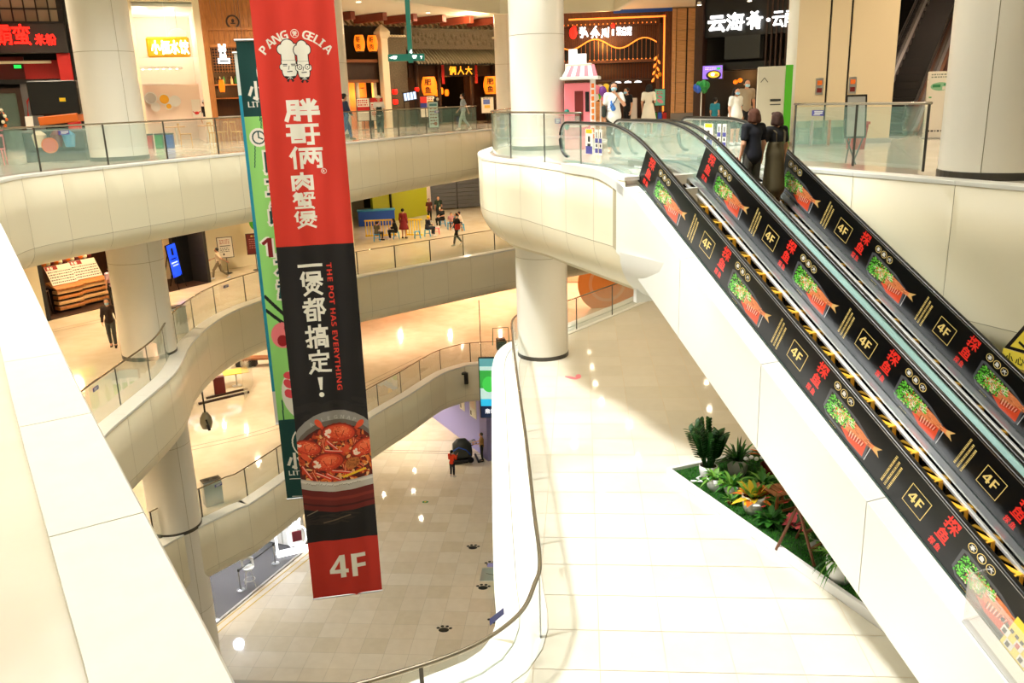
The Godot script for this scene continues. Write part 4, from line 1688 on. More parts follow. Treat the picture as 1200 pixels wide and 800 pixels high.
func edges() -> void:
	balcony("trim_1", "cream panelled curved balcony front of the top walkway", line4.slice(0), 0.0, 1.2, 0.32)
	# near edge, where the camera leans over
	var near := curve(V([1.5, 1.3, 0.27, -0.2, -0.89, -1.76, -1.38, -2.4, -2.67, -4.09, -4.79, -6.93, -7.48, -10.52]), 0.2)
	balcony("trim_2", "white stone coping of the near balcony edge at the lower left", near, 0.0, 1.24, 0.29)
	var tip := curve(V([-3.0, -38.5, -2.6, -33.0, -2.35, -27.5, -2.6, -24.6, -2.66, -22.8, -2.43, -21.13, -2.08, -20.16, -1.55, -19.25, -1.285, -18.87, -0.75, -17.75, 0.745, -14.75]), 0.25)
	balcony("trim_3", "white panelled front of the escalator landing", tip, 0.0, 1.15, 0.3, 1.2, 0.9)
	var right := curve(V([3.5, -16.35, 3.94, -15.62, 5.91, -12.08, 8.2, -8.0, 9.9, -4.5]), 0.4)
	balcony("trim_4", "pale panelled balcony front right of the escalators", right, 0.0, 2.0, 0.3, 1.95)
	balcony("trim_6", "cream panelled curved balcony front one floor down", line3, F3, 1.4, 0.45)
	balcony("trim_7", "white edge of the tiled bridge one floor down", pen3, F3, 1.2, 0.33)
	balcony("trim_8", "cream panelled curved balcony front two floors down", line2, F2, 1.4, 0.45)
	# inner gutter strip of the bridge
	var gut := B.new()
	swept(gut, pen3, [[-0.34, -0.01], [-0.34, 0.012], [-0.74, 0.012], [-0.74, -0.01]], F3, true)
	struct_mesh("trim_9", gut, M.coping)
	# rails
	railing("glass railing with bronze handrail along the curved top walkway on the left", beside(line4.slice(8, line4.size() - 4), -0.42), 0.045, 1.9, [4, 9, 13], 1.02)
	var lt := curve(V([-1.95, -27.5, -2.2, -24.6, -2.28, -22.8, -2.05, -21.2, -1.7, -20.4, -1.2, -19.45, -0.9, -18.9, -0.35, -17.6, 0.02, -16.9]), 0.25)
	railing("glass railing with bronze handrail round the white column on the escalator landing", lt, 0.045, 1.75, [3, 5], 1.02)
	railing("glass railing on the top floor to the right of the escalators", curve(V([4.05, -17.2, 4.75, -15.9, 5.5, -14.45]), 0.3), 0.045, 1.9, [0], 1.06)
	railing("curved glass railing one floor down at the left, behind the near white coping", beside(line3.slice(12, line3.size() - 6), -0.46), F3, 2.0, [5, 8, 11], 1.05)
	var bend := curve(V([-1.96, -23.1, -1.68, -20.42, -1.38, -17.72, -1.07, -15.02, -0.8, -12.4, -0.62, -10.7, -0.66, -10.1, -0.82, -9.4, -1.3, -8.75, -2.05, -8.25, -2.95, -7.85, -4.3, -7.6]), 0.12)
	var over := curve(V([5.6, -36.2, 2.45, -31.1, 1.65, -29.68, 0.16, -27.4, -0.5, -26.45, -1.2, -25.75, -1.8, -25.0, -2.02, -24.2, -1.97, -23.15]), 0.2)
	railing("curved glass railing round the tiled bridge, sweeping towards the bottom of the picture", bend, F3, 2.7, [4, 5], 1.05)
	railing("straight glass railing at the far side of the tiled bridge, right of its column", over, F3, 2.3, [], 1.05)
	var l2 := beside(line2, -0.5)
	railing("glass railing two floors down, short run left of the round column", l2.slice(6, 27), F2, 1.9, [], 1.05)
	railing("glass railing two floors down, curving behind the banners towards the hanging screen", l2.slice(30, l2.size()), F2, 1.9, [1], 1.05)
	# round columns
	column("round white column at the left, rising through all floors past the red shop", Vector2(-13.32, -24.45), 0.79, F1, 10.6, [F1, F2, F3, F4], 0.6)
	column("round white column in the middle on the escalator landing", Vector2(-1.15, -24.15), 0.735, F3, 10.6, [F3, F4], 0.3)
	column("broad round white column at the right edge behind the escalator railing", Vector2(6.33, -13.95), 0.78, F4, 10.6, [F4], 2.2)
	column("round cream column directly behind the red banner", Vector2(-10.2, -36.5), 0.6, F4, 5.6, [F4], 1.0)
	column("slim pale column behind the left edge of the middle column", Vector2(-3.75, -44.2), 0.42, F4, 5.6, [F4], 1.0)


func escalators() -> void:
	escalator("left escalator with posters on both balustrades, nearer the white column", 7.47, 8.633, 15.75, "ad", "ad")
	escalator("right escalator that two women ride, with a mint balustrade on its near side", 8.88, 10.066, 15.5, "mint", "ad")
	# white cladding on the near side, in panels, with a ledge
	var clad := setting("wall_escalator", "white cladding under the left escalator")
	var sb := STOP + F3 / SLOPE
	var s := STOP - 0.15
	while s > sb - 2.0:
		var e := maxf(s - 2.05, sb - 2.0)
		var b := B.new()
		b.smooth = false
		part("panel", ramp(b, e + 0.006, s - 0.006, 7.15, 7.19, -1.1, 0.1, 14), M.cladding, clad)
		part("ledge_panel", ramp(B.new(), e + 0.004, s - 0.004, 7.15, 7.44, 0.1, 0.14, 14), M.cladding, clad)
		s = e
	part("joint_backing", ramp(B.new(), sb - 2.0, STOP, 7.17, 7.3, -1.08, 0.08), M.joint, clad)
	part("soffit_panel", ramp(B.new(), sb - 2.0, STOP - 0.3, 7.16, 10.35, -1.12, -1.06), M.cladding, clad)
	part("deck_cover", ramp(B.new(), sb - 1.8, 15.4, 8.655, 8.865, 0.05, 0.13), M.steel, clad)
	part("deck_cover", ramp(B.new(), sb - 1.8, 15.4, 10.09, 10.4, 0.05, 0.13), M.cladding, clad)
	part("end_panel", ramp(B.new(), STOP - 0.4, 15.4, 7.15, 7.44, -0.03, 0.125, 16), M.cladding, clad)
	var wedge := B.new()
	wedge.smooth = true
	swept(wedge, PackedVector2Array([Vector2(0.745, -14.75) - Vector2(0.1, -0.2), Vector2(1.45, -13.32)]), foot_profile(1.2, 0.9), 0.0)
	part("foot_panel", wedge, M.cladding, clad)
	part("end_wall", B.new().box(esc(12.75, 8.85, -1.15), Vector3(3.1, 1.9, 0.1), Basis(EP, Vector3.UP, -EH)), M.cladding, clad)
	part("panel", ramp(B.new(), sb - 2.0, STOP - 0.3, 10.36, 10.4, -1.1, 0.06), M.cladding, clad)


# ---------------------------------------------------------------- hanging banners
# a hanging cloth w wide from y0 down to y1, rippling a little; the picture covers it
func cloth(w: float, y0: float, y1: float, seed_: float, ripple := 0.012) -> B:
	var b := B.new()
	b.smooth = true
	var nx := 16
	var ny := maxi(2, int((y0 - y1) / 0.35))
	for j in ny + 1:
		for i in nx + 1:
			var f := float(i) / nx
			var y := lerpf(y0, y1, float(j) / ny)
			var z := ripple * sin(f * 9.0 + y * 0.5 + seed_) + ripple * 0.7 * sin(f * 21.0 - y * 0.8 + seed_ * 2.0)
			b.vert(Vector3(f * w, y, z), Vector2(f, float(j) / ny))
	for j in ny:
		for i in nx:
			var a := j * (nx + 1) + i
			b.idx.append_array(PackedInt32Array([a, a + 1, a + nx + 2, a, a + nx + 2, a + nx + 1]))
	return b


func hang(t: Node3D, w: float, y0: float, y1: float) -> void:
	part("top_rod", B.new().cyl(Vector3(-0.03, y0, 0), Vector3(w + 0.03, y0, 0), 0.022), M.steel, t)
	part("bottom_rod", B.new().cyl(Vector3(-0.01, y1 + 0.01, 0), Vector3(w + 0.01, y1 + 0.01, 0), 0.018), M.steel, t)
	for x in [0.12, w - 0.12]:
		part("cable", B.new().cyl(Vector3(x, y0, 0), Vector3(x, 10.6, 0), 0.005, 0.005, 6), M.steel_dark, t)


func cloth_pic(called: String, p: Pic) -> StandardMaterial3D:
	var m := picture(called, p, 0.9)
	m.backlight_enabled = true
	m.backlight = Color(0.12, 0.12, 0.12)
	return m


func arc_text(p: Pic, s: String, c: Vector2, r: float, a0: float, a1: float, ht: float, col: Color) -> void:
	for k in s.length():
		var a := lerpf(a0, a1, float(k) / maxf(1.0, s.length() - 1))
		var up := Vector2(sin(a), -cos(a))
		var side := Vector2(cos(a), sin(a))
		p.text(s[k], c + up * r - side * ht * 0.42, ht, col, a, 1.12)


# a red cooked crab lying in the pot, seen from above: legs, claws, spiny shell with a pale glint
func crab(b: Pic, c: Vector2, rad: float, turn: float, r: RandomNumberGenerator) -> void:
	var red := Color(0.8, 0.24, 0.12)
	for s in [-1, 1]:
		for n in 4:
			var a := Vector2(s * rad * (0.5 + n * 0.12), rad * (0.1 + n * 0.1)).rotated(turn)
			var e := Vector2(s * rad * (0.95 - n * 0.08), rad * (0.45 + n * 0.18)).rotated(turn)
			b.line(c + a, c + e, rad * 0.13, red.darkened(0.25))
			b.line(c + a, c + e, rad * 0.05, Color(0.93, 0.52, 0.34))
		var k1 := Vector2(s * rad * 0.75, -rad * 0.15).rotated(turn)
		var k2 := Vector2(s * rad * 1.05, -rad * 0.5).rotated(turn)
		b.line(c + k1, c + k2, rad * 0.18, red)
		b.disc(c + k2, Vector2(rad * 0.26, rad * 0.15), Color(0.86, 0.32, 0.18), turn - s * 0.9)
	var shell := PackedVector2Array()
	for n in 36:
		var t := TAU * n / 36.0
		var w := 1.0 + (0.05 if n % 2 else -0.02) * (1.0 if sin(t) < 0.2 else 0.3)
		shell.append(c + (Vector2(cos(t) * (1.0 if absf(cos(t)) < 0.9 else 1.06), sin(t) * (0.62 if sin(t) < 0 else 0.55)) * rad * 0.86 * w).rotated(turn))
	b.poly(shell, red.darkened(0.35))
	b.disc(c, Vector2(rad * 0.8, rad * 0.46), Color(0.78, 0.23, 0.12), turn)
	b.disc(c + Vector2(0, -rad * 0.05).rotated(turn), Vector2(rad * 0.66, rad * 0.36), Color(0.86, 0.31, 0.17), turn)
	b.disc(c + Vector2(rad * 0.1, -rad * 0.12).rotated(turn), Vector2(rad * 0.42, rad * 0.2), Color(0.92, 0.42, 0.25), turn)
	for n in 46:
		var o := Vector2(r.randf_range(-0.7, 0.7), r.randf_range(-0.4, 0.4))
		if (o / Vector2(0.75, 0.42)).length() < 1.0:
			b.disc(c + (o * rad).rotated(turn), Vector2(3, 2), [Color(0.95, 0.6, 0.4), Color(0.62, 0.14, 0.08)][n % 2])
	b.line(c + Vector2(-rad * 0.2, -rad * 0.1).rotated(turn), c + Vector2(-rad * 0.08, rad * 0.2).rotated(turn), 4, Color(0.62, 0.15, 0.08))
	b.line(c + Vector2(rad * 0.24, -rad * 0.1).rotated(turn), c + Vector2(rad * 0.14, rad * 0.2).rotated(turn), 4, Color(0.62, 0.15, 0.08))
	for n in 9:
		b.disc(c + (Vector2(-0.56 + r.randf_range(-0.12, 0.12), r.randf_range(-0.16, 0.2)) * rad).rotated(turn), Vector2(rad * 0.1, rad * 0.07), Color(0.97, 0.85, 0.76), r.randf() * 3.0, 9)


func banners() -> void:
	var e := Vector2(0.966, -0.26)
	var white := Color(0.93, 0.92, 0.87)
	var red := Color(0.83, 0.21, 0.15)
	# ---- the red and black one, 300 dots to the metre
	var k := 300.0
	var top := 4.6
	var p := Pic.make(400, int((top + 0.965) * k), red)
	var P := func(u: float, v: float) -> Vector2: return Vector2(u, top - v) * k
	arc_text(p, "PANG", P.call(0.655, 1.83), 0.6 * k, -0.87, -0.27, 0.135 * k, white)
	arc_text(p, "GELIA", P.call(0.655, 1.83), 0.6 * k, 0.27, 0.87, 0.135 * k, white)
	var c: Vector2 = P.call(0.655, 2.5)
	p.ring(c, 20, 3, white, red)
	p.glyph(G.bao, c - Vector2(11, 11), Vector2(22, 22), 3, white)
	# the two cooks
	var ink := Color(0.1, 0.09, 0.08)
	for q in [[0.52, 0.3, 2.3], [0.75, 0.24, 2.28]]:
		var u: float = q[0]
		var w: float = q[1]
		for pass_ in 2:
			var g := 4.0 if pass_ == 0 else 0.0
			var cc := ink if pass_ == 0 else white
			p.disc(P.call(u - w * 0.32, q[2] - 0.04), Vector2(w * 0.24, 0.075) * k + Vector2(g, g), cc)
			p.disc(P.call(u + w * 0.32, q[2] - 0.03), Vector2(w * 0.24, 0.075) * k + Vector2(g, g), cc)
			p.disc(P.call(u, q[2] + 0.02), Vector2(w * 0.34, 0.09) * k + Vector2(g, g), cc)
			var a: Vector2 = P.call(u - w * 0.36, q[2] - 0.02)
			p.rect(a.x - g, a.y, w * 0.72 * k + g * 2, 0.19 * k + g, cc)
			a = P.call(u - w * 0.38, q[2] - 0.215)
			p.disc(a + Vector2(-2, 30), Vector2(9, 13) + Vector2(g, g) * 0.8, cc)
			p.disc(a + Vector2(w * 0.76 * k + 2, 30), Vector2(9, 13) + Vector2(g, g) * 0.8, cc)
			p.rect(a.x - g, a.y, w * 0.76 * k + 2 * g, 50, cc)
			p.disc(a + Vector2(w * 0.38 * k, 52), Vector2(w * 0.38 * k, 34) + Vector2(g, g), cc)
		var f: Vector2 = P.call(u, q[2] - 0.3)
		for s in [-1, 1]:
			p.line(f + Vector2(s * 20 - 9, -8), f + Vector2(s * 20 + 9, -8), 4, ink)
			p.line(f + Vector2(s * 20 - 8, -1), f + Vector2(s * 20 + 8, -1), 3, ink)
			if w < 0.27:
				p.ring(f + Vector2(s * 19, 0), 13, 3, ink, white)
				p.disc(f + Vector2(s * 19, 0), Vector2(3, 3), ink)
		p.line(f + Vector2(0, 0), f + Vector2(-4, 16), 3, ink)
		p.line(f + Vector2(-10, 26), f + Vector2(12, 25), 4, ink)
		for s in [-1, 1]:
			p.poly(PackedVector2Array([f + Vector2(0, 50), f + Vector2(s * 26, 46), f + Vector2(s * 20, 62)]), ink)
			p.poly(PackedVector2Array([f + Vector2(0, 52), f + Vector2(s * 9, 76), f + Vector2(s * 20, 70)]), ink)
	for q in [["pang", 0.365, 1.46, 0.56, 0.33, 21], ["ge", 0.365, 1.075, 0.55, 0.33, 16], ["lia", 0.375, 0.695, 0.55, 0.34, 16], ["rou", 0.36, 0.265, 0.39, 0.27, 17], ["xie", 0.36, -0.05, 0.39, 0.28, 11], ["bao", 0.36, -0.375, 0.39, 0.28, 12]]:
		p.glyph(G[q[0]], P.call(q[1], q[2]), Vector2(q[3], q[4]) * k, q[5], white)
	c = P.call(0.93, 0.29)
	p.ring(c, 14, 3, white, red)
	p.text("R", c + Vector2(-6, 7), 14, white)
	var m1 := cloth_pic("banner_red", p)
	# the black middle with its slogan and the pot of crab
	var h2 := 6.65 - 0.965
	var b := Pic.make(400, int(h2 * k), Color(0.1, 0.085, 0.08))
	var Q := func(u: float, v: float) -> Vector2: return Vector2(u, -0.965 - v) * k
	b.line(Q.call(0.36, -1.32), Q.call(0.73, -1.32), 16, white)
	for q in [["bao", -1.43], ["dou", -1.9], ["gao", -2.4], ["ding", -2.87]]:
		b.glyph(G[q[0]], Q.call(0.355, q[1]), Vector2(0.39, 0.41) * k, 15, white)
	b.poly(PackedVector2Array([Q.call(0.49, -3.37), Q.call(0.58, -3.37), Q.call(0.555, -3.61), Q.call(0.515, -3.61)]), white)
	b.disc(Q.call(0.535, -3.7), Vector2(14, 14), white)
	var wtext := b.text("THE POT HAS EVERYTHING", Vector2(-900, -900), 24, red)
	b.text("THE POT HAS EVERYTHING", Q.call(0.82, -1.29), 27, Color(0.9, 0.24, 0.18), PI / 2, 2.36 * k / (wtext * 27.0 / 24.0))
	var r := RandomNumberGenerator.new()
	r.seed = 5
	# faint smoke
	for n in 40:
		var o: Vector2 = Q.call(r.randf_range(0, 1.33), r.randf_range(-3.86, -4.15))
		b.disc(o, Vector2(r.randf_range(20, 70), r.randf_range(6, 16)), Color(0.13, 0.115, 0.105), r.randf_range(-0.4, 0.4))
	# pot: rim, inside, crabs, front rim, clay side
	b.disc(Q.call(0.72, -4.86), Vector2(0.86, 0.84) * k, Color(0.56, 0.54, 0.51))
	b.disc(Q.call(0.72, -4.94), Vector2(0.82, 0.74) * k, Color(0.4, 0.36, 0.32))
	b.disc(Q.call(0.72, -5.0), Vector2(0.8, 0.7) * k, Color(0.32, 0.1, 0.05))
	arc_text(b, "PANGELIA", Q.call(0.72, -5.05), 0.86 * k, 0.42, -0.5, 0.07 * k, Color(0.68, 0.66, 0.62))
	for n in 420:
		var a := r.randf() * TAU
		var d := sqrt(r.randf())
		var o: Vector2 = Q.call(0.72 + cos(a) * d * 0.76, -4.97 + sin(a) * d * 0.6)
		var hue := r.randf()
		var cc := Color(0.72, 0.24, 0.1) if hue < 0.35 else (Color(0.86, 0.45, 0.18) if hue < 0.6 else (Color(0.5, 0.12, 0.06) if hue < 0.8 else Color(0.9, 0.68, 0.42)))
		b.disc(o, Vector2(r.randf_range(6, 22), r.randf_range(4, 11)), cc, r.randf() * 3.0, 10)
	for q in [[0.18, -4.72, 0.3, 0.25], [0.78, -4.47, 0.36, 0.1], [1.22, -4.8, 0.32, -0.5], [0.52, -5.03, 0.36, -0.12]]:
		crab(b, Q.call(q[0], q[1]), q[2] * k, q[3], r)
	for q in [[0.3, -5.25, 0.55, -5.38], [0.5, -5.28, 0.72, -5.42], [0.6, -5.22, 0.95, -5.3], [0.06, -5.1, 0.2, -5.34], [0.55, -4.62, 0.72, -4.8], [0.5, -4.8, 0.8, -4.86]]:
		b.line(Q.call(q[0], q[1]), Q.call(q[2], q[3]), 16, Color(0.82, 0.22, 0.15))
		b.line(Q.call(q[0], q[1] + 0.015), Q.call(q[2], q[3] + 0.015), 5, Color(0.95, 0.72, 0.62))
	b.disc(Q.call(0.98, -5.1), Vector2(44, 30), Color(0.72, 0.4, 0.18), -0.5)
	for n in 50:
		b.disc(Q.call(0.98 + r.randf_range(-0.12, 0.12), -5.1 + r.randf_range(-0.07, 0.07)), Vector2(4, 3), Color(0.55, 0.3, 0.12))
	b.line(Q.call(0.8, -5.36), Q.call(1.2, -5.24), 13, Color(0.93, 0.74, 0.16))
	# front rim and the side of the pot: bands below a sagging line
	var sag := func(u: float) -> float: return 0.14 * (1.0 - pow((u - 0.72) / 0.8, 2.0))
	for band in [[-5.3, 0.2, Color(0.72, 0.69, 0.64)], [-5.33, 0.05, Color(0.84, 0.81, 0.76)], [-5.5, 0.42, Color(0.4, 0.12, 0.09)], [-5.62, 0.06, Color(0.5, 0.17, 0.12)], [-5.78, 0.04, Color(0.27, 0.07, 0.05)]]:
		var pts := PackedVector2Array()
		for n in 15:
			var u := 1.4 * n / 14.0
			pts.append(Q.call(u, band[0] - sag.call(u)))
		for n in range(14, -1, -1):
			var u := 1.4 * n / 14.0
			pts.append(Q.call(u, band[0] - band[1] - sag.call(u)))
		b.poly(pts, band[2])
	for n in 24:
		var o: Vector2 = Q.call(0.1 + n * 0.042, -5.38 - sag.call(0.1 + n * 0.042))
		b.line(o, o + Vector2(7, r.randf_range(-8, 8)), 4, Color(0.55, 0.52, 0.47))
	for n in 30:
		var o: Vector2 = Q.call(r.randf_range(0, 0.9), r.randf_range(-6.1, -6.3))
		b.disc(o, Vector2(r.randf_range(20, 60), r.randf_range(3, 7)), Color(0.17, 0.14, 0.11), r.randf_range(-0.3, 0.3))
	b.line(Q.call(0.35, -6.27), Q.call(0.85, -6.15), 8, Color(0.38, 0.31, 0.23))
	b.line(Q.call(0.05, -6.08), Q.call(0.25, -6.0), 5, Color(0.5, 0.44, 0.36))
	var m2 := cloth_pic("banner_black", b)
	var f := Pic.make(256, 236, red.darkened(0.1))
	f.text("4F", Vector2(70, 158), 94, white, 0.0, 1.0)
	var m3 := cloth_pic("banner_foot", f)
	var t := thing("hanging_banner", "tall red and black hanging banner with two cooks and a pot of crab", "banner", Vector3(-5.25, 0, -14.3), 0.262)
	part("red_cloth", cloth(1.325, top, -0.965, 0.3), m1, t)
	part("black_cloth", cloth(1.325, -0.965, -6.65, 0.3), m2, t)
	part("red_foot", cloth(1.325, -6.65, -7.87, 0.3), m3, t)
	hang(t, 1.325, top, -7.87)
	# ---- green
	var gk := 120.0
	var dark := Color(0.06, 0.26, 0.25)
	var lime := Color(0.58, 0.85, 0.46)
	var g := Pic.make(160, int((2.61 + 7.09) * gk), lime)
	var U := func(u: float, v: float) -> Vector2: return Vector2(u, 2.61 - v) * gk
	g.rect(0, 0, 160, 1.43 * gk, dark)
	g.rect(0, (2.61 + 5.2) * gk, 160, 400, dark)
	g.ring(U.call(0.68, 2.0), 42, 4, white, dark)
	g.glyph(G.xiao, U.call(0.13, 1.84), Vector2(0.32, 0.34) * gk, 7, white)
	g.glyph(G.fei, U.call(0.5, 1.84), Vector2(0.32, 0.34) * gk, 7, white)
	g.text("LITTLE", U.call(0.1, 1.36), 13, white, 0.0, 1.1)
	for q in [[0.27, 0.75, 0.42, 1.0], [0.3, 1.2, 0.2, 0.8], [0.1, 0.3, 0.3, 1.0]]:
		g.line(U.call(q[0], q[1] - 0.1), U.call(q[0] + 0.06, q[1] + 0.4), 2, dark)
	g.disc(U.call(0.24, 0.78), Vector2(22, 22), white)
	g.ring(U.call(0.24, 0.78), 16, 3, dark, white)
	g.line(U.call(0.24, 0.78), U.call(0.24, 0.88), 3, dark)
	g.line(U.call(0.24, 0.78), U.call(0.31, 0.75), 3, dark)
	var y := 0.5
	for q in ["ji", "xiang", "fan"]:
		for w in [[16, white], [6, dark]]:
			g.glyph(G[q], U.call(0.28, y), Vector2(0.42, 0.42) * gk, w[0], w[1])
		y -= 0.52
	for w in [[0.0, white], [0.0, Color(0.5, 0.08, 0.1)]]:
		for dx in ([-5, 5, 0] if w[1] == white else [0]):
			g.text("13", U.call(0.06, -1.62) + Vector2(dx, dx * 0.5), 48, w[1], 0.0, 1.1)
	for q in ["yuan", "qi"]:
		for w in [[16, white], [6, dark]]:
			g.glyph(G[q], U.call(0.3, y - 0.5), Vector2(0.42, 0.42) * gk, w[0], w[1])
		y -= 0.52
	g.line(U.call(0.02, -2.45), U.call(0.45, -2.95), 8, Color(0.08, 0.1, 0.08))
	g.line(U.call(0.02, -2.75), U.call(0.45, -3.15), 8, Color(0.08, 0.1, 0.08))
	g.disc(U.call(0.3, -3.3), Vector2(30, 34), Color(0.93, 0.5, 0.52))
	g.disc(U.call(0.28, -3.42), Vector2(13, 15), Color(0.6, 0.1, 0.12))
	g.disc(U.call(0.42, -3.15), Vector2(10, 12), Color(0.6, 0.1, 0.12))
	for n in 14:
		g.rect(26 + (n % 7) * 6 + (n / 7) * 16, (2.61 + 4.55) * gk - (n % 7) * 13 + (n / 7) * 8, 6, 7, dark)
	g.disc(U.call(0.72, -4.6), Vector2(70, 82), white)
	for n in 16:
		g.disc(U.call(0.3 + r.randf() * 0.5, -4.1 - r.randf() * 0.9), Vector2(14, 10), Color(0.9, 0.3, 0.34), r.randf())
	for n in 4:
		g.line(U.call(0.12 + n * 0.24, -5.2), U.call(0.13 + n * 0.24, -4.75), 3, dark)
	g.ring(U.call(0.62, -5.75), 46, 4, white, dark)
	g.glyph(G.xiao, U.call(0.1, -6.0), Vector2(0.34, 0.36) * gk, 8, white)
	g.glyph(G.fei, U.call(0.48, -6.0), Vector2(0.34, 0.36) * gk, 8, white)
	g.text("LITTLE", U.call(0.1, -6.52), 13, white, 0.0, 1.15)
	g.rect(12, (2.61 + 6.6) * gk, 130, 2, white)
	g.text("5F", U.call(0.4, -6.98), 42, white)
	g.rect(14, (2.61 + 7.03) * gk, 130, 2, white)
	t = thing("hanging_banner", "green hanging banner half hidden behind the red one", "banner", Vector3(-6.6, 0, -17.0), 0.262)
	part("cloth", cloth(1.3, 2.61, -7.09, 1.7), cloth_pic("banner_green", g), t)
	hang(t, 1.3, 2.61, -7.09)
	# ---- teal
	var tp := Pic.make(160, int((2.5 + 6.08) * gk), Color(0.13, 0.56, 0.68))
	tp.rect(0, 0, 160, 0.89 * gk, Color(0.86, 0.88, 0.87))
	tp.rect(0, (2.5 + 5.24) * gk, 160, 300, Color(0.84, 0.85, 0.84))
	for n in 2:
		tp.glyph(["yun", "tou"][n], Vector2(16 + n * 60, 30), Vector2(50, 50), 8, Color(0.15, 0.6, 0.72)) if false else tp.glyph(G[["ji", "tou"][n]], Vector2(16 + n * 60, 34), Vector2(50, 56), 8, Color(0.15, 0.6, 0.72))
	for n in 9:
		tp.rect(30, 700 + n * 12, 5, 8, Color(0.8, 0.9, 0.93))
	tp.disc(Vector2(26, 905), Vector2(13, 13), Color(0.82, 0.5, 0.38))
	tp.line(Vector2(24, 900), Vector2(22, 876), 7, Color(0.82, 0.5, 0.38))
	t = thing("hanging_banner", "narrow teal edged banner with white ends, behind the green one", "banner", Vector3(-7.45, 0, -19.0), 0.262)
	part("cloth", cloth(1.3, 2.5, -6.08, 2.6), cloth_pic("banner_teal", tp), t)
	hang(t, 1.3, 2.5, -6.08)


# ---------------------------------------------------------------- shops of the top walkway
func framed(o: Node3D, f: Transform3D) -> Node3D:
	o.transform = f
	return o


func table(label: String, at: Vector3, w: float, d: float, h: float, m: Material, turn := 0.0, group := "") -> Node3D:
	var t := thing("table", label, "table", at, turn, group)
	part("tabletop", B.new().box(Vector3(0, h - 0.02, 0), Vector3(w, 0.04, d), Basis.IDENTITY, 0.008), m, t)
	part("stem", B.new().cyl(Vector3(0, 0.02, 0), Vector3(0, h - 0.04, 0), 0.035), M.white_paint, t)
	part("foot", B.new().lathe(Vector3.ZERO, [[0.24, 0.0], [0.23, 0.02], [0.04, 0.035]], 20), M.white_paint, t)
	return t


func chair(label: String, at: Vector3, turn: float, m: Material, group := "") -> Node3D:
	var t := thing("chair", label, "chair", at, turn, group)
	part("seat", B.new().box(Vector3(0, 0.44, 0), Vector3(0.42, 0.035, 0.42), Basis.IDENTITY, 0.012), m, t)
	for x in [-0.18, 0.18]:
		for z in [-0.18, 0.18]:
			part("leg", B.new().cyl(Vector3(x * 1.1, 0, z * 1.1), Vector3(x, 0.43, z), 0.014, 0.018, 8), m, t)
	for x in [-0.19, 0.19]:
		part("back_post", B.new().cyl(Vector3(x, 0.44, -0.19), Vector3(x, 0.82, -0.23), 0.015, 0.014, 8), m, t)
	var path := []
	for k in 9:
		var a := -1.0 + k / 4.0
		path.append(Vector3(a * 0.2, 0.8, -0.2 - 0.05 * (1.0 - a * a)))
	part("back_rail", B.new().tube(path, 0.03, 0.07, 8), m, t)
	return t


func stool(label: String, at: Vector3, m: Material, h := 0.42, group := "") -> Node3D:
	var t := thing("stool", label, "stool", at, 0.3, group)
	part("seat", B.new().box(Vector3(0, h - 0.02, 0), Vector3(0.3, 0.035, 0.3), Basis.IDENTITY, 0.012), m, t)
	for x in [-0.12, 0.12]:
		for z in [-0.12, 0.12]:
			part("leg", B.new().cyl(Vector3(x * 1.35, 0, z * 1.35), Vector3(x, h - 0.03, z), 0.016, 0.02, 8), m, t)
	part("brace", B.new().box(Vector3(0, h * 0.45, 0), Vector3(0.3, 0.025, 0.02)).box(Vector3(0, h * 0.45, 0), Vector3(0.02, 0.025, 0.3)), m, t)
	return t


func board_stand(label: String, at: Vector3, turn: float, w: float, h: float, top: float, face: Material, edge: Material, tilt := -0.08) -> Node3D:
	var t := thing("sign_stand", label, "sign stand", at, turn)
	var bs := Basis(Vector3.RIGHT, tilt)
	var c := Vector3(0, top - h / 2, 0)
	part("frame", B.new().box(c, Vector3(w + 0.06, h + 0.06, 0.03), bs, 0.006), edge, t)
	part("sheet", B.new().box(c + bs * Vector3(0, 0, 0.018), Vector3(w, h, 0.004), bs), face, t)
	part("pole", B.new().cyl(Vector3(0, 0.02, -0.02), Vector3(0, top - h, -0.02), 0.018), M.charcoal, t)
	part("base", B.new().lathe(Vector3.ZERO, [[0.19, 0.0], [0.185, 0.02], [0.03, 0.03]], 20), M.charcoal, t)
	return t


func sheet(called: String, w: int, h: int, bg: Color, items: Array, sd := 1, shine := 0.0) -> StandardMaterial3D:
	var p := Pic.make(w, h, bg)
	var r := RandomNumberGenerator.new()
	r.seed = sd
	for q in items:
		match q[0]:
			"r": p.rect(q[1], q[2], q[3], q[4], q[5])
			"d": p.disc(Vector2(q[1], q[2]), Vector2(q[3], q[4]), q[5], q[6] if q.size() > 6 else 0.0)
			"t": p.rows(q[1], q[2], q[3], q[4], q[5], q[6], q[7], r)
			"g": p.glyph(G[q[1]], Vector2(q[2], q[3]), Vector2(q[4], q[4]), q[5], q[6])
			"l": p.line(Vector2(q[1], q[2]), Vector2(q[3], q[4]), q[5], q[6])
			"x": p.text(q[1], Vector2(q[2], q[3]), q[4], q[5])
	return picture(called, p, 0.6, shine)


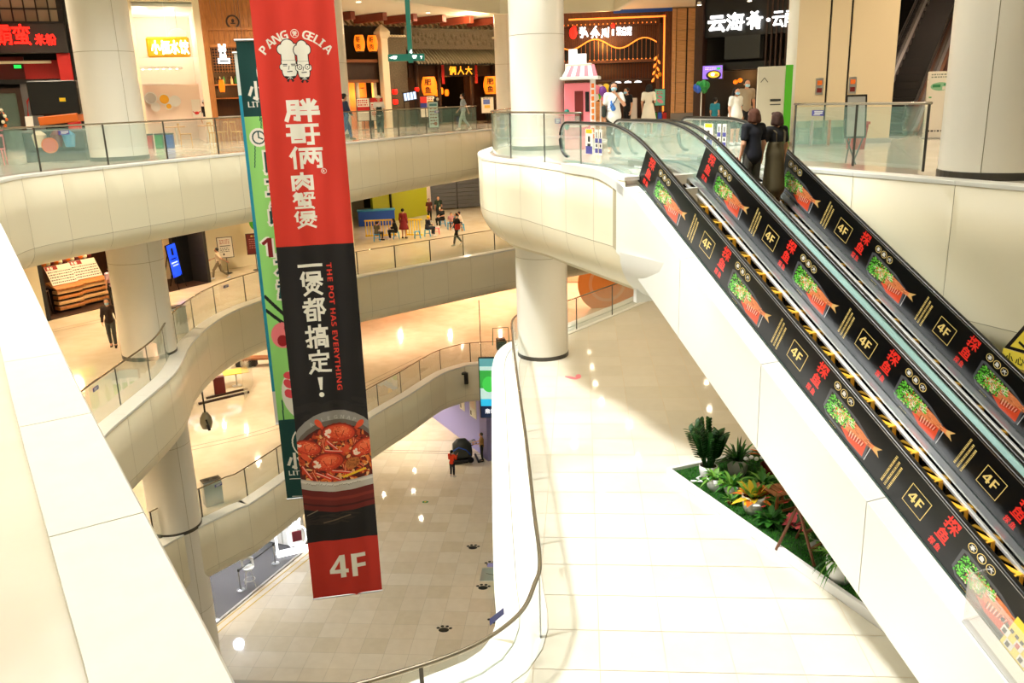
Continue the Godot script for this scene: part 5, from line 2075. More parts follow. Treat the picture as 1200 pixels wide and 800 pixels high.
func lantern(label: String, at: Vector3, r: float, h: float, m: Material, group := "", chars := []) -> Node3D:
	var t := thing("paper_lantern", label, "lantern", at, 0.0, group)
	var prof := []
	for k in 13:
		var f := k / 12.0
		var bulge := r * (0.72 + 0.28 * sin(PI * f)) * (1.0 + 0.02 * (k % 2))
		prof.append([bulge, -h / 2 + h * f])
	var b := B.new()
	b.smooth = true
	part("shade", b.lathe(Vector3.ZERO, prof, 20), m, t)
	for y in [-h / 2, h / 2]:
		part("rim", B.new().lathe(Vector3(0, y, 0), [[r * 0.74, -0.03], [r * 0.74, 0.03]], 20), M.black, t)
	part("cord", B.new().cyl(Vector3(0, h / 2, 0), Vector3(0, h / 2 + 0.5, 0), 0.008, 0.008, 6), M.black, t)
	for k in chars.size():
		var g := B.new()
		sign_bars(g, G[chars[k]], -r * 0.42, h * (0.04 - 0.42 * k), Vector2(r * 0.84, h * 0.34), r * 0.1, r * 0.98, 0.02)
		part("character", g, M.black, t)
	return t


func fourth_floor() -> void:
	noodle_shop()
	dumpling_shop()
	wood_shop()
	old_house()
	orange_house()
	black_house()
	landing()


func noodle_shop() -> void:
	var f := frame(Vector3(-21.76, 0, -31.4), Vector2(0.89, -0.456))
	var t := framed(thing("shop", "dark noodle shop front with red glowing sign at the top left", "shop"), f)
	part("back_wall", slab(B.new(), -6, 0, 2.9, 5.5, -4.2, -4.0), M.dark_wall, t)
	part("side_wall", slab(B.new(), 2.7, 0, 2.9, 5.5, -4.0, 0.0), M.dark_wall, t)
	var tr := part("transom_frame", slab(slab(B.new(), -6, 5.45, 2.88, 5.55, -0.1, 0.05), -6, 4.54, 2.88, 4.62, -0.1, 0.05), M.black, t)
	var u := -5.6
	while u < 2.8:
		part("mullion", slab(B.new(), u, 4.6, u + 0.05, 5.5, -0.08, 0.04), M.black, tr)
		for v in [4.62, 5.07]:
			part("pane", slab(B.new(), u + 0.05, v, u + 0.4, v + 0.41, -0.05, -0.02), M.blind if rng.randf() < 0.7 else M.blind_b, tr)
		u += 0.4
	part("rail", slab(B.new(), -6, 5.03, 2.88, 5.08, -0.08, 0.04), M.black, tr)
	part("sign_band", slab(B.new(), -6, 3.5, 2.9, 4.54, -0.2, 0.25, 0.02), M.charcoal, t)
	part("red_pillar", slab(B.new(), 2.44, 0.0, 2.9, 3.5, -0.3, 0.1, 0.02), M.red, t)
	part("valance", slab(B.new(), 1.2, 2.62, 2.44, 3.3, -1.0, -0.9), M.red, t)
	part("valance", slab(B.new(), -6, 2.55, 1.2, 3.45, -1.3, -1.2), M.deep_red, t)
	part("beam", slab(B.new(), -6, 2.46, 2.5, 2.62, -1.1, -0.95), M.black, t)
	part("wall_panel", slab(B.new(), 0.93, 0, 1.55, 2.46, -1.2, -1.1), M.grey, t)
	var d := part("door_frame", slab(slab(slab(B.new(), -0.1, 0, 0.1, 2.3, -1.15, -1.0), 0.75, 0, 0.93, 2.3, -1.15, -1.0), 0.1, 2.12, 0.75, 2.3, -1.15, -1.0), M.dark_wood, t)
	part("pane", slab(B.new(), 0.1, 0.0, 0.75, 2.12, -1.1, -1.08), M.glass, d)
	part("interior_shelf", slab(slab(B.new(), -5, 0.9, 0.6, 0.98, -3.9, -3.4), -5, 1.5, 0.6, 1.56, -3.9, -3.5), M.dark_wood, t)
	var s := framed(thing("shop_sign", "glowing red character sign of the noodle shop", "sign"), f)
	for q in [["ba", 0.48, 3.8, 0.64, 0.68, 0.07], ["man", 1.12, 3.8, 0.62, 0.68, 0.075], ["mi", 1.84, 3.79, 0.32, 0.36, 0.06], ["fen", 2.2, 3.78, 0.32, 0.37, 0.05]]:
		part("character", sign_bars(B.new(), G[q[0]], q[1], q[2], Vector2(q[3], q[4]), q[5], 0.27, 0.08), M.red_sign, s)
	point_light(f * Vector3(1.2, 4.1, 1.0), 0.5, Color(1, 0.2, 0.12), 0.3)
	var tube := framed(thing("tube_light", "long pale tube light hanging under the noodle shop sign", "light"), f)
	part("casing", slab(B.new(), -1.5, 3.16, 2.2, 3.26, -0.45, -0.3, 0.02), M.cream, tube)
	part("cord", slab(slab(B.new(), -1.2, 3.26, -1.19, 3.52, -0.38, -0.37), 1.9, 3.26, 1.91, 3.52, -0.38, -0.37), M.black, tube)
	var ex := framed(thing("exit_sign", "small green glowing exit sign inside the noodle shop", "sign"), f)
	part("housing", slab(B.new(), 0.84, 3.0, 1.14, 3.16, -0.95, -0.9, 0.01), M.charcoal, ex)
	part("light_face", slab(B.new(), 0.87, 3.02, 1.11, 3.14, -0.9, -0.885), M.green_sign, ex)
	# dessert kiosk by the rail
	var kt := thing("dessert_kiosk", "black dessert kiosk with orange band and cup pictures behind the left railing", "kiosk", Vector3(-15.3, 0, -24.7), 0.35)
	part("canopy", B.new().box(Vector3(0.15, 1.78, -0.2), Vector3(1.3, 0.95, 0.9), Basis.IDENTITY, 0.03), M.black, kt)
	part("orange_band", B.new().box(Vector3(0.2, 1.18, -0.1), Vector3(1.05, 0.24, 0.9), Basis(Vector3.BACK, 0.08), 0.02), M.orange, kt)
	part("counter", B.new().box(Vector3(0, 0.42, 0), Vector3(1.6, 0.84, 0.8), Basis.IDENTITY, 0.02), M.charcoal, kt)
	part("worktop", B.new().box(Vector3(0, 0.86, 0.0), Vector3(1.66, 0.05, 0.86), Basis.IDENTITY, 0.01), M.grey, kt)
	part("post", B.new().cyl(Vector3(0.85, 0, -0.3), Vector3(0.85, 2.3, -0.3), 0.03), M.steel, kt)
	part("price_tag", B.new().box(Vector3(0.38, 1.72, 0.27), Vector3(0.16, 0.1, 0.02)), M.yellow, kt)
	part("notice", B.new().box(Vector3(-0.55, 1.12, 0.4), Vector3(0.2, 0.34, 0.02), Basis(Vector3.RIGHT, -0.15)), M.paper, kt)
	var gate := part("arch", B.new().tube([Vector3(-0.55, 0.9, 0.1), Vector3(-0.62, 1.3, 0.1), Vector3(-0.58, 1.7, 0.1), Vector3(-0.42, 1.92, 0.1)], 0.05, 0.05), M.red, kt)
	gate.set_meta("label", "red curved tube")
	for q in [["cup_picture", -0.35, 0.62, 0.2, M.cream, 0.0], ["cup_picture", 0.42, 0.6, 0.18, M.sky_blue, 0.0], ["cup_picture", 0.1, 0.62, 0.17, M.deep_red, 0.0]]:
		part(q[0], B.new().lathe(Vector3(q[1], q[2] - 0.2, 0.46), [[q[3] * 0.7, 0.0], [q[3], 0.34], [q[3] * 0.8, 0.38], [q[3] * 0.3, 0.46]], 16), q[4], kt)
	var gf := part("grapefruit", B.new().cyl(Vector3(-0.08, 0.47, 0.6), Vector3(-0.08, 0.47, 0.64), 0.22, 0.22, 24), M.orange, kt)
	var gl := B.new().cyl(Vector3(-0.08, 0.47, 0.64), Vector3(-0.08, 0.47, 0.648), 0.185, 0.185, 24)
	part("flesh", gl, M.pulp, gf)
	var cd := thing("display_stand", "round display stand of orange and white balls at the left edge behind the railing", "display", Vector3(-16.6, 0, -23.9))
	part("pole", B.new().cyl(Vector3.ZERO, Vector3(0, 1.0, 0), 0.03), M.steel, cd)
	var core := B.new()
	core.smooth = true
	part("core", core.ball(Vector3(0, 1.25, 0), Vector3(0.32, 0.32, 0.32)), M.black, cd)
	for k in 34:
		var y := 1.0 - 2.0 * (k + 0.5) / 34.0
		var a := k * 2.4
		var q := Vector3(cos(a) * sqrt(1 - y * y), y, sin(a) * sqrt(1 - y * y)) * 0.34 + Vector3(0, 1.25, 0)
		var bb := B.new()
		bb.smooth = true
		part("ball", bb.ball(q, Vector3.ONE * 0.05, 8, 6), [M.orange, M.cream, M.orange, M.pink][k % 4], cd)
	chair("pink chair behind the glass at the far left edge", Vector3(-16.2, 0, -23.2), 0.4, M.pink)


func dumpling_shop() -> void:
	var f := frame(Vector3(-21.76, 0, -31.4), Vector2(0.89, -0.456))
	var t := framed(thing("shop", "bright white dumpling shop front left of the banners", "shop"), f)
	part("back_wall", slab(B.new(), 3.0, 0, 8.4, 5.5, -5.2, -5.0), M.blush, t)
	part("side_wall", slab(B.new(), 3.0, 0, 3.1, 5.5, -5.0, -0.5), M.blush, t)
	part("side_wall", slab(B.new(), 7.55, 0, 7.62, 5.5, -5.0, -0.2), M.blush, t)
	part("ceiling_panel", slab(B.new(), 3.0, 5.2, 7.6, 5.3, -5.0, -0.2), M.white_paint, t)
	part("pilaster", slab(B.new(), 2.9, 0, 4.86, 5.5, -0.5, -0.1), M.black, t)
	part("red_pilaster", slab(B.new(), 4.86, 0, 5.14, 5.5, -0.3, 0.12, 0.02), M.red, t)
	part("camera_box", slab(B.new(), 4.92, 3.35, 5.05, 3.5, 0.12, 0.22), M.black, t)
	part("white_frame", slab(slab(B.new(), 5.14, 0, 5.26, 5.5, -0.15, 0.08), 7.48, 0, 7.72, 5.5, -0.2, 0.1), M.cream, t)
	part("head_frame", slab(B.new(), 5.2, 5.35, 7.6, 5.5, -0.15, 0.08), M.cream, t)
	for q in [[5.3, 6.4], [6.42, 7.46]]:
		part("pane", slab(B.new(), q[0], 3.3, q[1], 5.34, -0.03, -0.02), M.glass, t)
	part("shelf", slab(B.new(), 5.2, 2.95, 6.9, 3.02, -2.0, -1.3), M.white_paint, t)
	part("shelf", slab(B.new(), 5.2, 2.3, 6.5, 2.36, -2.2, -1.6), M.white_paint, t)
	for k in 6:
		part("shelf_light", slab(B.new(), 5.35 + k * 0.26, 2.92, 5.43 + k * 0.26, 2.95, -1.7, -1.6), M.lens, t)
	part("bench_wall", slab(B.new(), 7.4, 0, 7.55, 1.0, -5, -0.3), M.blush, t)
	point_light(f * Vector3(5.6, 4.6, -2.4), 3.0, Color(1, 0.93, 0.82), 0.25)
	point_light(f * Vector3(6.8, 4.4, -3.4), 2.6, Color(1, 0.93, 0.82), 0.25)
	var s := framed(thing("shop_sign", "golden sign board with white glowing characters over the dumpling shop", "sign"), f)
	var bd := B.new()
	slab(bd, 5.62, 3.3, 7.2, 4.06, -0.05, 0.16, 0.06)
	part("board", bd, M.gold, s)
	for k in 4:
		part("character", sign_bars(B.new(), G[["xiao", "heng", "shui", "jiao"][k]], 5.78 + k * 0.345, 3.42, Vector2(0.32, 0.5), 0.055, 0.17, 0.05), M.white_sign, s)
	for q in [[5.52, 1.8, 0.22, "grey_wall_disc", M.pale_grey], [6.02, 1.74, 0.2, "orange_wall_disc", M.gold], [6.16, 1.46, 0.12, "orange_wall_disc", M.gold], [6.42, 1.66, 0.2, "white_wall_disc", M.white_paint], [5.66, 1.45, 0.16, "white_wall_disc", M.white_paint]]:
		var w := framed(thing("wall_ornament", {"grey_wall_disc": "grey round disc on the pale wall of the dumpling shop", "orange_wall_disc": "orange round disc on the pale wall of the dumpling shop", "white_wall_disc": "white round disc on the pale wall of the dumpling shop"}[q[3]] + (", the smaller one" if q[2] < 0.18 else ", the larger one"), "ornament"), f)
		part("disc", B.new().cyl(Vector3(q[0] + 0.0, q[1], -0.9), Vector3(q[0], q[1], -0.82), q[2], q[2], 24), q[4], w)
		part("rim", B.new().lathe(Vector3(q[0], q[1], -0.82), [[q[2] + 0.02, 0.0], [q[2] + 0.02, 0.03], [q[2] - 0.02, 0.03]], 24, Basis(Vector3.RIGHT, PI / 2), false), M.white_paint, w)
	t.set_meta("label", "bright white dumpling shop front with pink interior, left of the banners")
	part("partition", slab(B.new(), 5.2, 0.95, 7.4, 2.3, -1.0, -0.92), M.blush, t)
	var pw := framed(thing("wall_poster", "framed pink crab poster on the pale wall of the dumpling shop", "poster"), f)
	part("frame", slab(B.new(), 7.04, 1.0, 7.5 - 0.12, 1.7, -0.91, -0.88), M.paper, pw)
	part("crab", B.new().ball(Vector3(7.2, 1.16, -0.87), Vector3(0.09, 0.06, 0.02)).box(Vector3(7.09, 1.2, -0.87), Vector3(0.1, 0.03, 0.02), Basis(Vector3.BACK, -0.6)).box(Vector3(7.31, 1.2, -0.87), Vector3(0.1, 0.03, 0.02), Basis(Vector3.BACK, 0.6)), M.red, pw)
	var pd := framed(thing("pendant_glow", "oval pale glow high in the dumpling shop, standing in for a reflection in its glass", "lamp"), f)  # glowing oval on a cord, stands in for a reflection in the pane
	var pb := B.new()
	pb.smooth = true
	part("shade", pb.ball(Vector3(6.88, 4.28, -1.4), Vector3(0.34, 0.22, 0.34)), M.reflection_glow, pd)
	part("cord", B.new().cyl(Vector3(6.88, 4.48, -1.4), Vector3(6.88, 5.2, -1.4), 0.01, 0.01, 6), M.black, pd)
	# furniture behind the glass
	table("white pedestal table nearest the red pilaster in the dumpling shop", Vector3(-15.2, 0, -32.2), 0.7, 0.6, 0.72, M.pale_wood, 0.4)
	table("wooden pedestal table further right in the dumpling shop", Vector3(-14.3, 0, -33.0), 0.7, 0.6, 0.72, M.pale_wood, 0.4)
	for q in [[-14.75, -32.0, 2.0, "yellow wooden chair right of the white pedestal table"], [-14.0, -33.5, -0.8, "yellow wooden chair behind the right pedestal table"], [-13.8, -32.5, 2.3, "yellow wooden chair in front of the right pedestal table"], [-13.2, -33.2, 1.4, "yellow wooden chair at the far right of the dumpling shop"]]:
		chair(q[3], Vector3(q[0], 0, q[1]), q[2], M.yellow_wood)
	for k in 3:
		var b := thing("waste_bin", ["red waste bin, left of the three by the dumpling shop", "green waste bin, middle of the three by the dumpling shop", "blue waste bin, right of the three by the dumpling shop"][k], "bin", Vector3(-15.5 + k * 0.34, 0, -30.6 - k * 0.1), 0.3)
		part("body", B.new().box(Vector3(0, 0.24, 0), Vector3(0.27, 0.48, 0.3), Basis.IDENTITY, 0.02), [M.red, M.green, M.blue][k], b)
		part("lid", B.new().box(Vector3(0, 0.5, 0), Vector3(0.29, 0.05, 0.32), Basis.IDENTITY, 0.015), M.charcoal, b)
	board_stand("grey standing notice with red pictures beside the red pilaster", Vector3(-15.75, 0, -30.2), 0.3, 0.44, 0.6, 1.42, sheet("notice_grey", 96, 128, Color(0.72, 0.7, 0.65), [["t", 14, 12, 70, 2, 14, 8, Color(0.3, 0.3, 0.3)], ["r", 14, 52, 68, 50, Color(0.35, 0.05, 0.06)], ["d", 48, 78, 18, 22, Color(0.85, 0.8, 0.75)]], 3), M.pale_grey)


func wood_shop() -> void:
	var f := frame(Vector3(-21.76, 0, -31.4), Vector2(0.89, -0.456))
	var t := framed(thing("shop", "wooden drink shop front between the white shop and the banners", "shop"), f)
	part("back_wall", slab(B.new(), 7.7, 0, 13.5, 5.5, -3.2, -3.0), M.dark_wood, t)
	part("side_post", slab(B.new(), 7.72, 0, 7.95, 5.5, -0.2, 0.12, 0.02), M.warm_wood, t)
	var u := 7.95
	while u < 11.0:
		part("plank", slab(B.new(), u, 3.78, u + 0.19, 5.5, -0.15, 0.05 + 0.01 * (int(u * 7) % 2)), M.warm_wood, t)
		u += 0.2
	part("cross_beam", slab(slab(B.new(), 7.95, 4.3, 11, 4.42, -0.1, 0.12), 7.95, 3.66, 11, 3.78, -0.1, 0.12), M.warm_wood, t)
	var gr := B.new()
	u = 8.0
	while u < 11.0:
		slab(gr, u, 2.7, u + 0.02, 3.66, -0.1, -0.08)
		u += 0.11
	var v := 2.75
	while v < 3.66:
		slab(gr, 8.0, v, 11.0, v + 0.02, -0.1, -0.08)
		v += 0.11
	part("lattice", gr, M.warm_wood, t)
	part("lattice_backing", slab(B.new(), 7.95, 2.7, 11, 3.66, -0.16, -0.12), M.dark_wood, t)
	part("counter", slab(B.new(), 7.95, 0, 11, 0.95, -0.4, 0.0, 0.02), M.warm_wood, t)
	part("counter_top", slab(B.new(), 7.93, 0.95, 11, 1.0, -0.45, 0.05), M.pale_grey, t)
	part("shelf", slab(slab(B.new(), 8.0, 2.26, 10.5, 2.3, -2.9, -2.5), 8.0, 1.7, 10.5, 1.74, -2.9, -2.5), M.warm_wood, t)
	for k in 12:
		var o := framed(thing("bottle", "small bottle on the shelf of the wooden drink shop", "bottle", Vector3.ZERO, 0, "bottles on the drink shop shelf"), f)
		part("glass_body", B.new().lathe(Vector3(8.1 + k * 0.16, 2.3, -2.7), [[0.05, 0.0], [0.05, 0.2], [0.02, 0.27], [0.02, 0.33]], 10), [M.green, M.dark_wood, M.cream][k % 3], o)
	point_light(f * Vector3(8.6, 2.5, -1.5), 2.5, Color(1, 0.75, 0.45), 0.15)
	lantern("slim amber lantern hanging in the wooden drink shop", f * Vector3(8.32, 2.2, -1.0), 0.12, 0.5, M.lantern_paper)
	var dg := framed(thing("shop_sign", "white glowing dog shaped sign on the wooden drink shop", "sign"), f)
	var db := B.new()
	db.ball(Vector3(8.4, 3.56, 0.15), Vector3(0.15, 0.14, 0.05)).box(Vector3(8.3, 3.72, 0.15), Vector3(0.09, 0.12, 0.05)).box(Vector3(8.5, 3.72, 0.15), Vector3(0.09, 0.12, 0.05)).ball(Vector3(8.4, 3.34, 0.15), Vector3(0.13, 0.16, 0.05)).box(Vector3(8.42, 3.14, 0.15), Vector3(0.46, 0.2, 0.06))
	part("dog", db, M.white_sign, dg)
	part("dark_eyes", B.new().ball(Vector3(8.35, 3.58, 0.21), Vector3(0.02, 0.02, 0.02)).ball(Vector3(8.45, 3.58, 0.21), Vector3(0.02, 0.02, 0.02)).ball(Vector3(8.4, 3.44, 0.21), Vector3(0.06, 0.04, 0.02)), M.black, dg)
	part("print", slab(B.new(), 8.24, 3.11, 8.6, 3.16, 0.18, 0.19), M.charcoal, dg)
	var lg := framed(thing("wall_ornament", "round burnt emblem on the wooden planks of the drink shop", "ornament"), f)
	part("ring", B.new().lathe(Vector3(8.93, 4.62, 0.07), [[0.2, -0.01], [0.21, 0.02], [0.26, 0.02], [0.27, -0.01]], 28, Basis(Vector3.RIGHT, PI / 2), false), M.dark_wood, lg)
	part("figure", B.new().box(Vector3(8.93, 4.56, 0.08), Vector3(0.18, 0.05, 0.02)).ball(Vector3(8.94, 4.66, 0.08), Vector3(0.06, 0.07, 0.02)), M.dark_wood, lg)
	# the wall beyond, behind the banners
	struct_mesh("wall_walkway", slab_at(f, 11.0, 0, 11.9, 5.6, -0.4, -0.1), M.cream)


func slab_at(f: Transform3D, u0: float, v0: float, u1: float, v1: float, w0: float, w1: float) -> B:
	return B.new().add(slab(B.new(), u0, v0, u1, v1, w0, w1), f)


func old_house() -> void:
	var f := frame(Vector3(-9.5, 0, -47.5), Vector2(0.73, -0.684))
	var t := framed(thing("shop", "old style restaurant front with tiled eave and orange lanterns", "shop"), f)
	part("back_wall", slab(B.new(), -4, 0, 7.5, 5.5, -4.2, -4), M.dark_wall, t)
	part("frieze", slab(B.new(), 0.4, 4.12, 7.4, 5.1, -0.5, -0.2), M.stone, t)
	for k in 9:
		var b := B.new()
		for j in 5:
			b.ball(Vector3(0.9 + k * 0.62 + 0.12 * j + 0.05 * sin(j * 3.0 + k), 4.6 + 0.22 * sin(j * 1.9 + k * 1.3), -0.19), Vector3(0.13, 0.12, 0.07), 9, 6)
		part("carving", b, M.stone, t).set_meta("kind", "stuff")
	part("cornice", slab(slab(B.new(), 0.4, 4.05, 7.4, 4.16, -0.5, -0.05), 0.4, 5.02, 7.4, 5.12, -0.5, -0.1), M.stone, t)
	# eave: a sloping board under rows of half-round tiles
	var bd := B.new()
	bd.quad(Vector3(0.45, 3.24, 0.85), Vector3(7.4, 3.24, 0.85), Vector3(7.4, 4.05, -0.25), Vector3(0.45, 4.05, -0.25))
	bd.quad(Vector3(7.4, 3.18, 0.85), Vector3(0.45, 3.18, 0.85), Vector3(0.45, 3.98, -0.25), Vector3(7.4, 3.98, -0.25))
	part("eave_board", bd, M.tile_dark, t)
	for k in 34:
		var x := 0.55 + k * 0.203
		var tb := B.new()
		tb.smooth = true
		tb.cyl(Vector3(x, 3.26, 0.88), Vector3(x, 4.08, -0.24), 0.058, 0.055, 8)
		part("roof_tile_row", tb, M.tile_grey, t)
	var up := B.new()
	for k in 30:
		up.cyl(Vector3(-3.6 + k * 0.34, 5.16, -0.1), Vector3(-3.6 + k * 0.34, 5.42, -0.5), 0.06, 0.06, 6)
	part("upper_tile_edge", up, M.tile_grey, t)
	for q in [[-0.9, 0.4], [6.2, 7.4]]:
		part("brick_wall", slab(B.new(), q[0], 0, q[1], 4.6, -0.4, -0.1), M.stone, t)
		var wv := B.new()
		for k in 7:
			wv.ball(Vector3(q[0] + 0.1 + k * 0.18, 4.68, -0.05), Vector3(0.1, 0.07, 0.15), 8, 6)
		part("wall_coping", wv, M.cream, t)
	# carved stone pillar with a stepped head
	part("stone_pillar", B.new().box(Vector3(-1.2, 2.3, 0.2), Vector3(0.42, 4.6, 0.42), Basis.IDENTITY, 0.03), M.cream, t)
	part("pillar_head", B.new().lathe(Vector3(-1.2, 4.5, 0.2), [[0.3, 0.0], [0.42, 0.2], [0.44, 0.34], [0.3, 0.5], [0.02, 0.72]], 4, Basis(Vector3.UP, PI / 4)), M.cream, t)
	for u in [0.9, 2.35, 4.6, 6.15]:
		part("dark_pillar", B.new().cyl(Vector3(u, 0, 0.0), Vector3(u, 3.3, 0.0), 0.11), M.dark_wood, t)
	part("lintel", slab(B.new(), 0.5, 2.6, 6.3, 3.2, -0.25, -0.1), M.dark_wood, t)
	part("screen_wall", slab(slab(B.new(), 0.4, 0, 2.2, 2.6, -1.2, -1.1), 4.9, 0, 6.3, 2.6, -1.2, -1.1), M.dark_wood, t)
	part("step", slab(B.new(), 0.4, 0, 6.3, 0.12, -0.6, 0.3, 0.01), M.stone, t)
	# the brown bay on the left
	part("bay_wall", slab(B.new(), -4, 2.5, -1.5, 3.4, -0.3, -0.1), M.dark_wood, t)
	part("bay_beam", slab(slab(B.new(), -4, 3.35, -1.5, 3.5, -0.3, 0.1), -4, 2.35, -1.5, 2.5, -0.3, 0.05), M.wood, t)
	part("bay_back", slab(B.new(), -4, 0, -1.5, 2.4, -1.4, -1.3), M.peach_wall, t)
	part("bay_post", slab(slab(B.new(), -1.75, 0, -1.55, 2.4, -0.3, -0.1), -2.75, 0, -2.6, 2.4, -0.3, -0.1), M.cream, t)
	point_light(f * Vector3(-2.2, 1.8, -0.7), 2.2, Color(1, 0.6, 0.25), 0.15)
	for q in [[1.33, 2.1, 0.42, 1.0, "large orange paper lantern at the left of the old style entrance"], [5.55, 2.08, 0.44, 1.0, "large orange paper lantern at the right of the old style entrance"], [-2.0, 4.25, 0.27, 0.8, "orange paper lantern with black characters, right of two over the brown bay"], [-2.75, 4.25, 0.27, 0.8, "orange paper lantern with black characters, left of two over the brown bay"]]:
		lantern(q[4], f * Vector3(q[0], q[1], 0.55), q[2], q[3], M.lantern_paper, "", ["ge", "rou"] if q[1] > 4 else ["fei", "yu"])
	for k in 4:
		lantern("small glowing lantern deep inside the old style entrance", f * Vector3(2.8 + k * 0.38, 1.85 - 0.1 * (k % 2), -1.6), 0.13, 0.36, M.lantern_paper, "lanterns inside the old style entrance")
	lantern("round amber lamp in the brown bay", f * Vector3(-2.28, 2.25, -0.4), 0.17, 0.3, M.lantern_paper)
	for k in 2:
		lantern(["small red lantern, upper of two beside the old brick wall", "small red lantern, lower of two beside the old brick wall"][k], f * Vector3(-0.64, 1.86 - 0.52 * k, 0.2), 0.15, 0.28, M.red_lantern)
	lantern("small red lantern left of the large entrance lantern", f * Vector3(0.75, 1.95, 0.2), 0.13, 0.22, M.red_lantern)
	point_light(f * Vector3(2.2, 5.2, 3.4), 7.0, Color(1, 0.88, 0.7), 0.15)  # added light without a fixture, brightens the eave and frieze
	point_light(f * Vector3(5.8, 5.2, 3.0), 6.0, Color(1, 0.88, 0.7), 0.15)  # second added light, fills the right end of the eave
	point_light(f * Vector3(3.4, 2.2, -0.8), 2.4, Color(1, 0.6, 0.25), 0.2)
	var s := framed(thing("shop_sign", "dark board with gold characters under the tiled eave", "sign"), f)
	part("board", slab(B.new(), 2.5, 2.62, 4.6, 3.22, 0.3, 0.36, 0.02), M.black, s)
	for k in 3:
		part("character", sign_bars(B.new(), G[["lia", "yi", "da"][k] if k != 1 else "ren"], 2.82 + k * 0.55, 2.7, Vector2(0.44, 0.42), 0.06, 0.37, 0.03), M.gold_sign, s)
	for x in [2.42, 4.68]:
		part("red_ribbon", slab(B.new(), x - 0.08, 2.2, x + 0.08, 3.2, 0.32, 0.35), M.red, s)
	for q in [[0.86, 0.76, 1.06, "red and cream poster on a stand before the old style entrance", [["r", 0, 0, 60, 96, Color(0.85, 0.2, 0.15)], ["r", 0, 50, 60, 40, Color(0.15, 0.2, 0.5)], ["r", 66, 30, 50, 60, Color(0.85, 0.7, 0.4)], ["t", 66, 8, 50, 2, 12, 7, Color(0.6, 0.1, 0.1)]]], [-2.28, 0.62, 1.1, "red and white poster, right of two beside the cream column", [["r", 0, 0, 128, 30, Color(0.75, 0.1, 0.1)], ["t", 10, 44, 100, 6, 14, 8, Color(0.75, 0.1, 0.1)]]], [-3.05, 0.62, 1.1, "red and white poster, left of two beside the cream column", [["r", 0, 60, 128, 30, Color(0.75, 0.1, 0.1)], ["t", 10, 10, 100, 3, 16, 9, Color(0.75, 0.1, 0.1)]]], [4.9, 0.7, 0.85, "pale blue poster right of the old style entrance", [["r", 20, 20, 70, 50, Color(0.35, 0.45, 0.75)], ["r", 30, 80, 60, 30, Color(0.9, 0.75, 0.3)], ["t", 20, 5, 80, 1, 10, 8, Color(0.3, 0.3, 0.5)]]]]:
		var m := sheet("poster_%d" % int(q[0] * 100), 128, 160, Color(0.93, 0.9, 0.82), q[4], 4)
		var st := board_stand(q[3], f * Vector3(q[0], 0, 1.0), 0.3, q[1], q[2], 1.56 if q[2] > 0.9 else 1.42, m, M.charcoal, -0.05)
	var mn := framed(thing("menu_board", "small lit menu board tilted beside the small red lanterns", "menu"), f)
	part("frame", B.new().box(Vector3(0.08, 1.6, 0.5), Vector3(0.86, 0.52, 0.05), Basis(Vector3.BACK, 0.12), 0.01), M.black, mn)
	for k in 4:
		part("card", B.new().box(Vector3(-0.22 + k * 0.2, 1.57 + 0.024 * k, 0.535), Vector3(0.15, 0.38, 0.02), Basis(Vector3.BACK, 0.12)), M.pale_screen, mn)
	part("leg", slab(slab(B.new(), -0.3, 0, -0.26, 1.4, 0.46, 0.5), 0.4, 0, 0.44, 1.45, 0.46, 0.5), M.black, mn)
	# reddish beams under the ceiling
	for k in 8:
		var bm := thing("ceiling_beam", "reddish wooden beam under the ceiling before the old style restaurant", "beam", f * Vector3(-4.4 + k * 1.75, 5.36, 1.6), 0.0, "reddish ceiling beams")
		part("timber", B.new().box(Vector3.ZERO, Vector3(0.3, 0.36, 2.2), Basis(Vector3.UP, 0.95), 0.02), M.redwood, bm)
	# standees by the rail
	board_stand("tall white standing menu with small pictures behind the curved rail", Vector3(-6.6, 0, -39.6), 0.2, 0.42, 1.1, 1.28, sheet("menu_white", 96, 200, Color(0.75, 0.85, 0.82), [["r", 10, 10, 76, 20, Color(0.3, 0.5, 0.5)], ["t", 12, 44, 70, 6, 24, 10, Color(0.5, 0.35, 0.25)], ["d", 66, 170, 16, 14, Color(0.6, 0.3, 0.15)]], 9), M.charcoal)
	var cut := thing("cutout_figure", "small dark and white cut-out figure on top of the menu stand", "cut-out", Vector3(-6.5, 0, -39.9))
	part("dark_half", B.new().ball(Vector3(-0.03, 1.36, 0), Vector3(0.09, 0.11, 0.03)), M.black, cut)
	part("pale_half", B.new().ball(Vector3(0.07, 1.4, 0.01), Vector3(0.06, 0.07, 0.03)), M.cream, cut)
	part("stand", B.new().box(Vector3(0, 0.65, -0.03), Vector3(0.04, 1.3, 0.02)), M.charcoal, cut)
	# hanging direction sign
	var dsg := thing("direction_sign", "teal hanging direction sign marked 4 over the far walkway", "sign", Vector3(-6.4, 0, -33.0))
	part("drop_post", B.new().box(Vector3(0.16, 3.85, 0), Vector3(0.17, 2.25, 0.1), Basis.IDENTITY, 0.01), M.teal, dsg)
	part("board", B.new().box(Vector3(0.0, 2.92, 0), Vector3(1.36, 0.25, 0.12), Basis(Vector3.BACK, -0.012), 0.015), M.teal, dsg)
	var four := part("numeral", letters("4", 0.14, 0.01), M.white_sign, dsg)
	four.position = Vector3(0.19, 3.12, 0.055)
	part("arrow", B.new().box(Vector3(-0.57, 2.93, 0.065), Vector3(0.09, 0.02, 0.01)).box(Vector3(-0.54, 2.95, 0.065), Vector3(0.05, 0.02, 0.01), Basis(Vector3.BACK, -0.8)).box(Vector3(-0.54, 2.91, 0.065), Vector3(0.05, 0.02, 0.01), Basis(Vector3.BACK, 0.8)), M.white_sign, dsg)
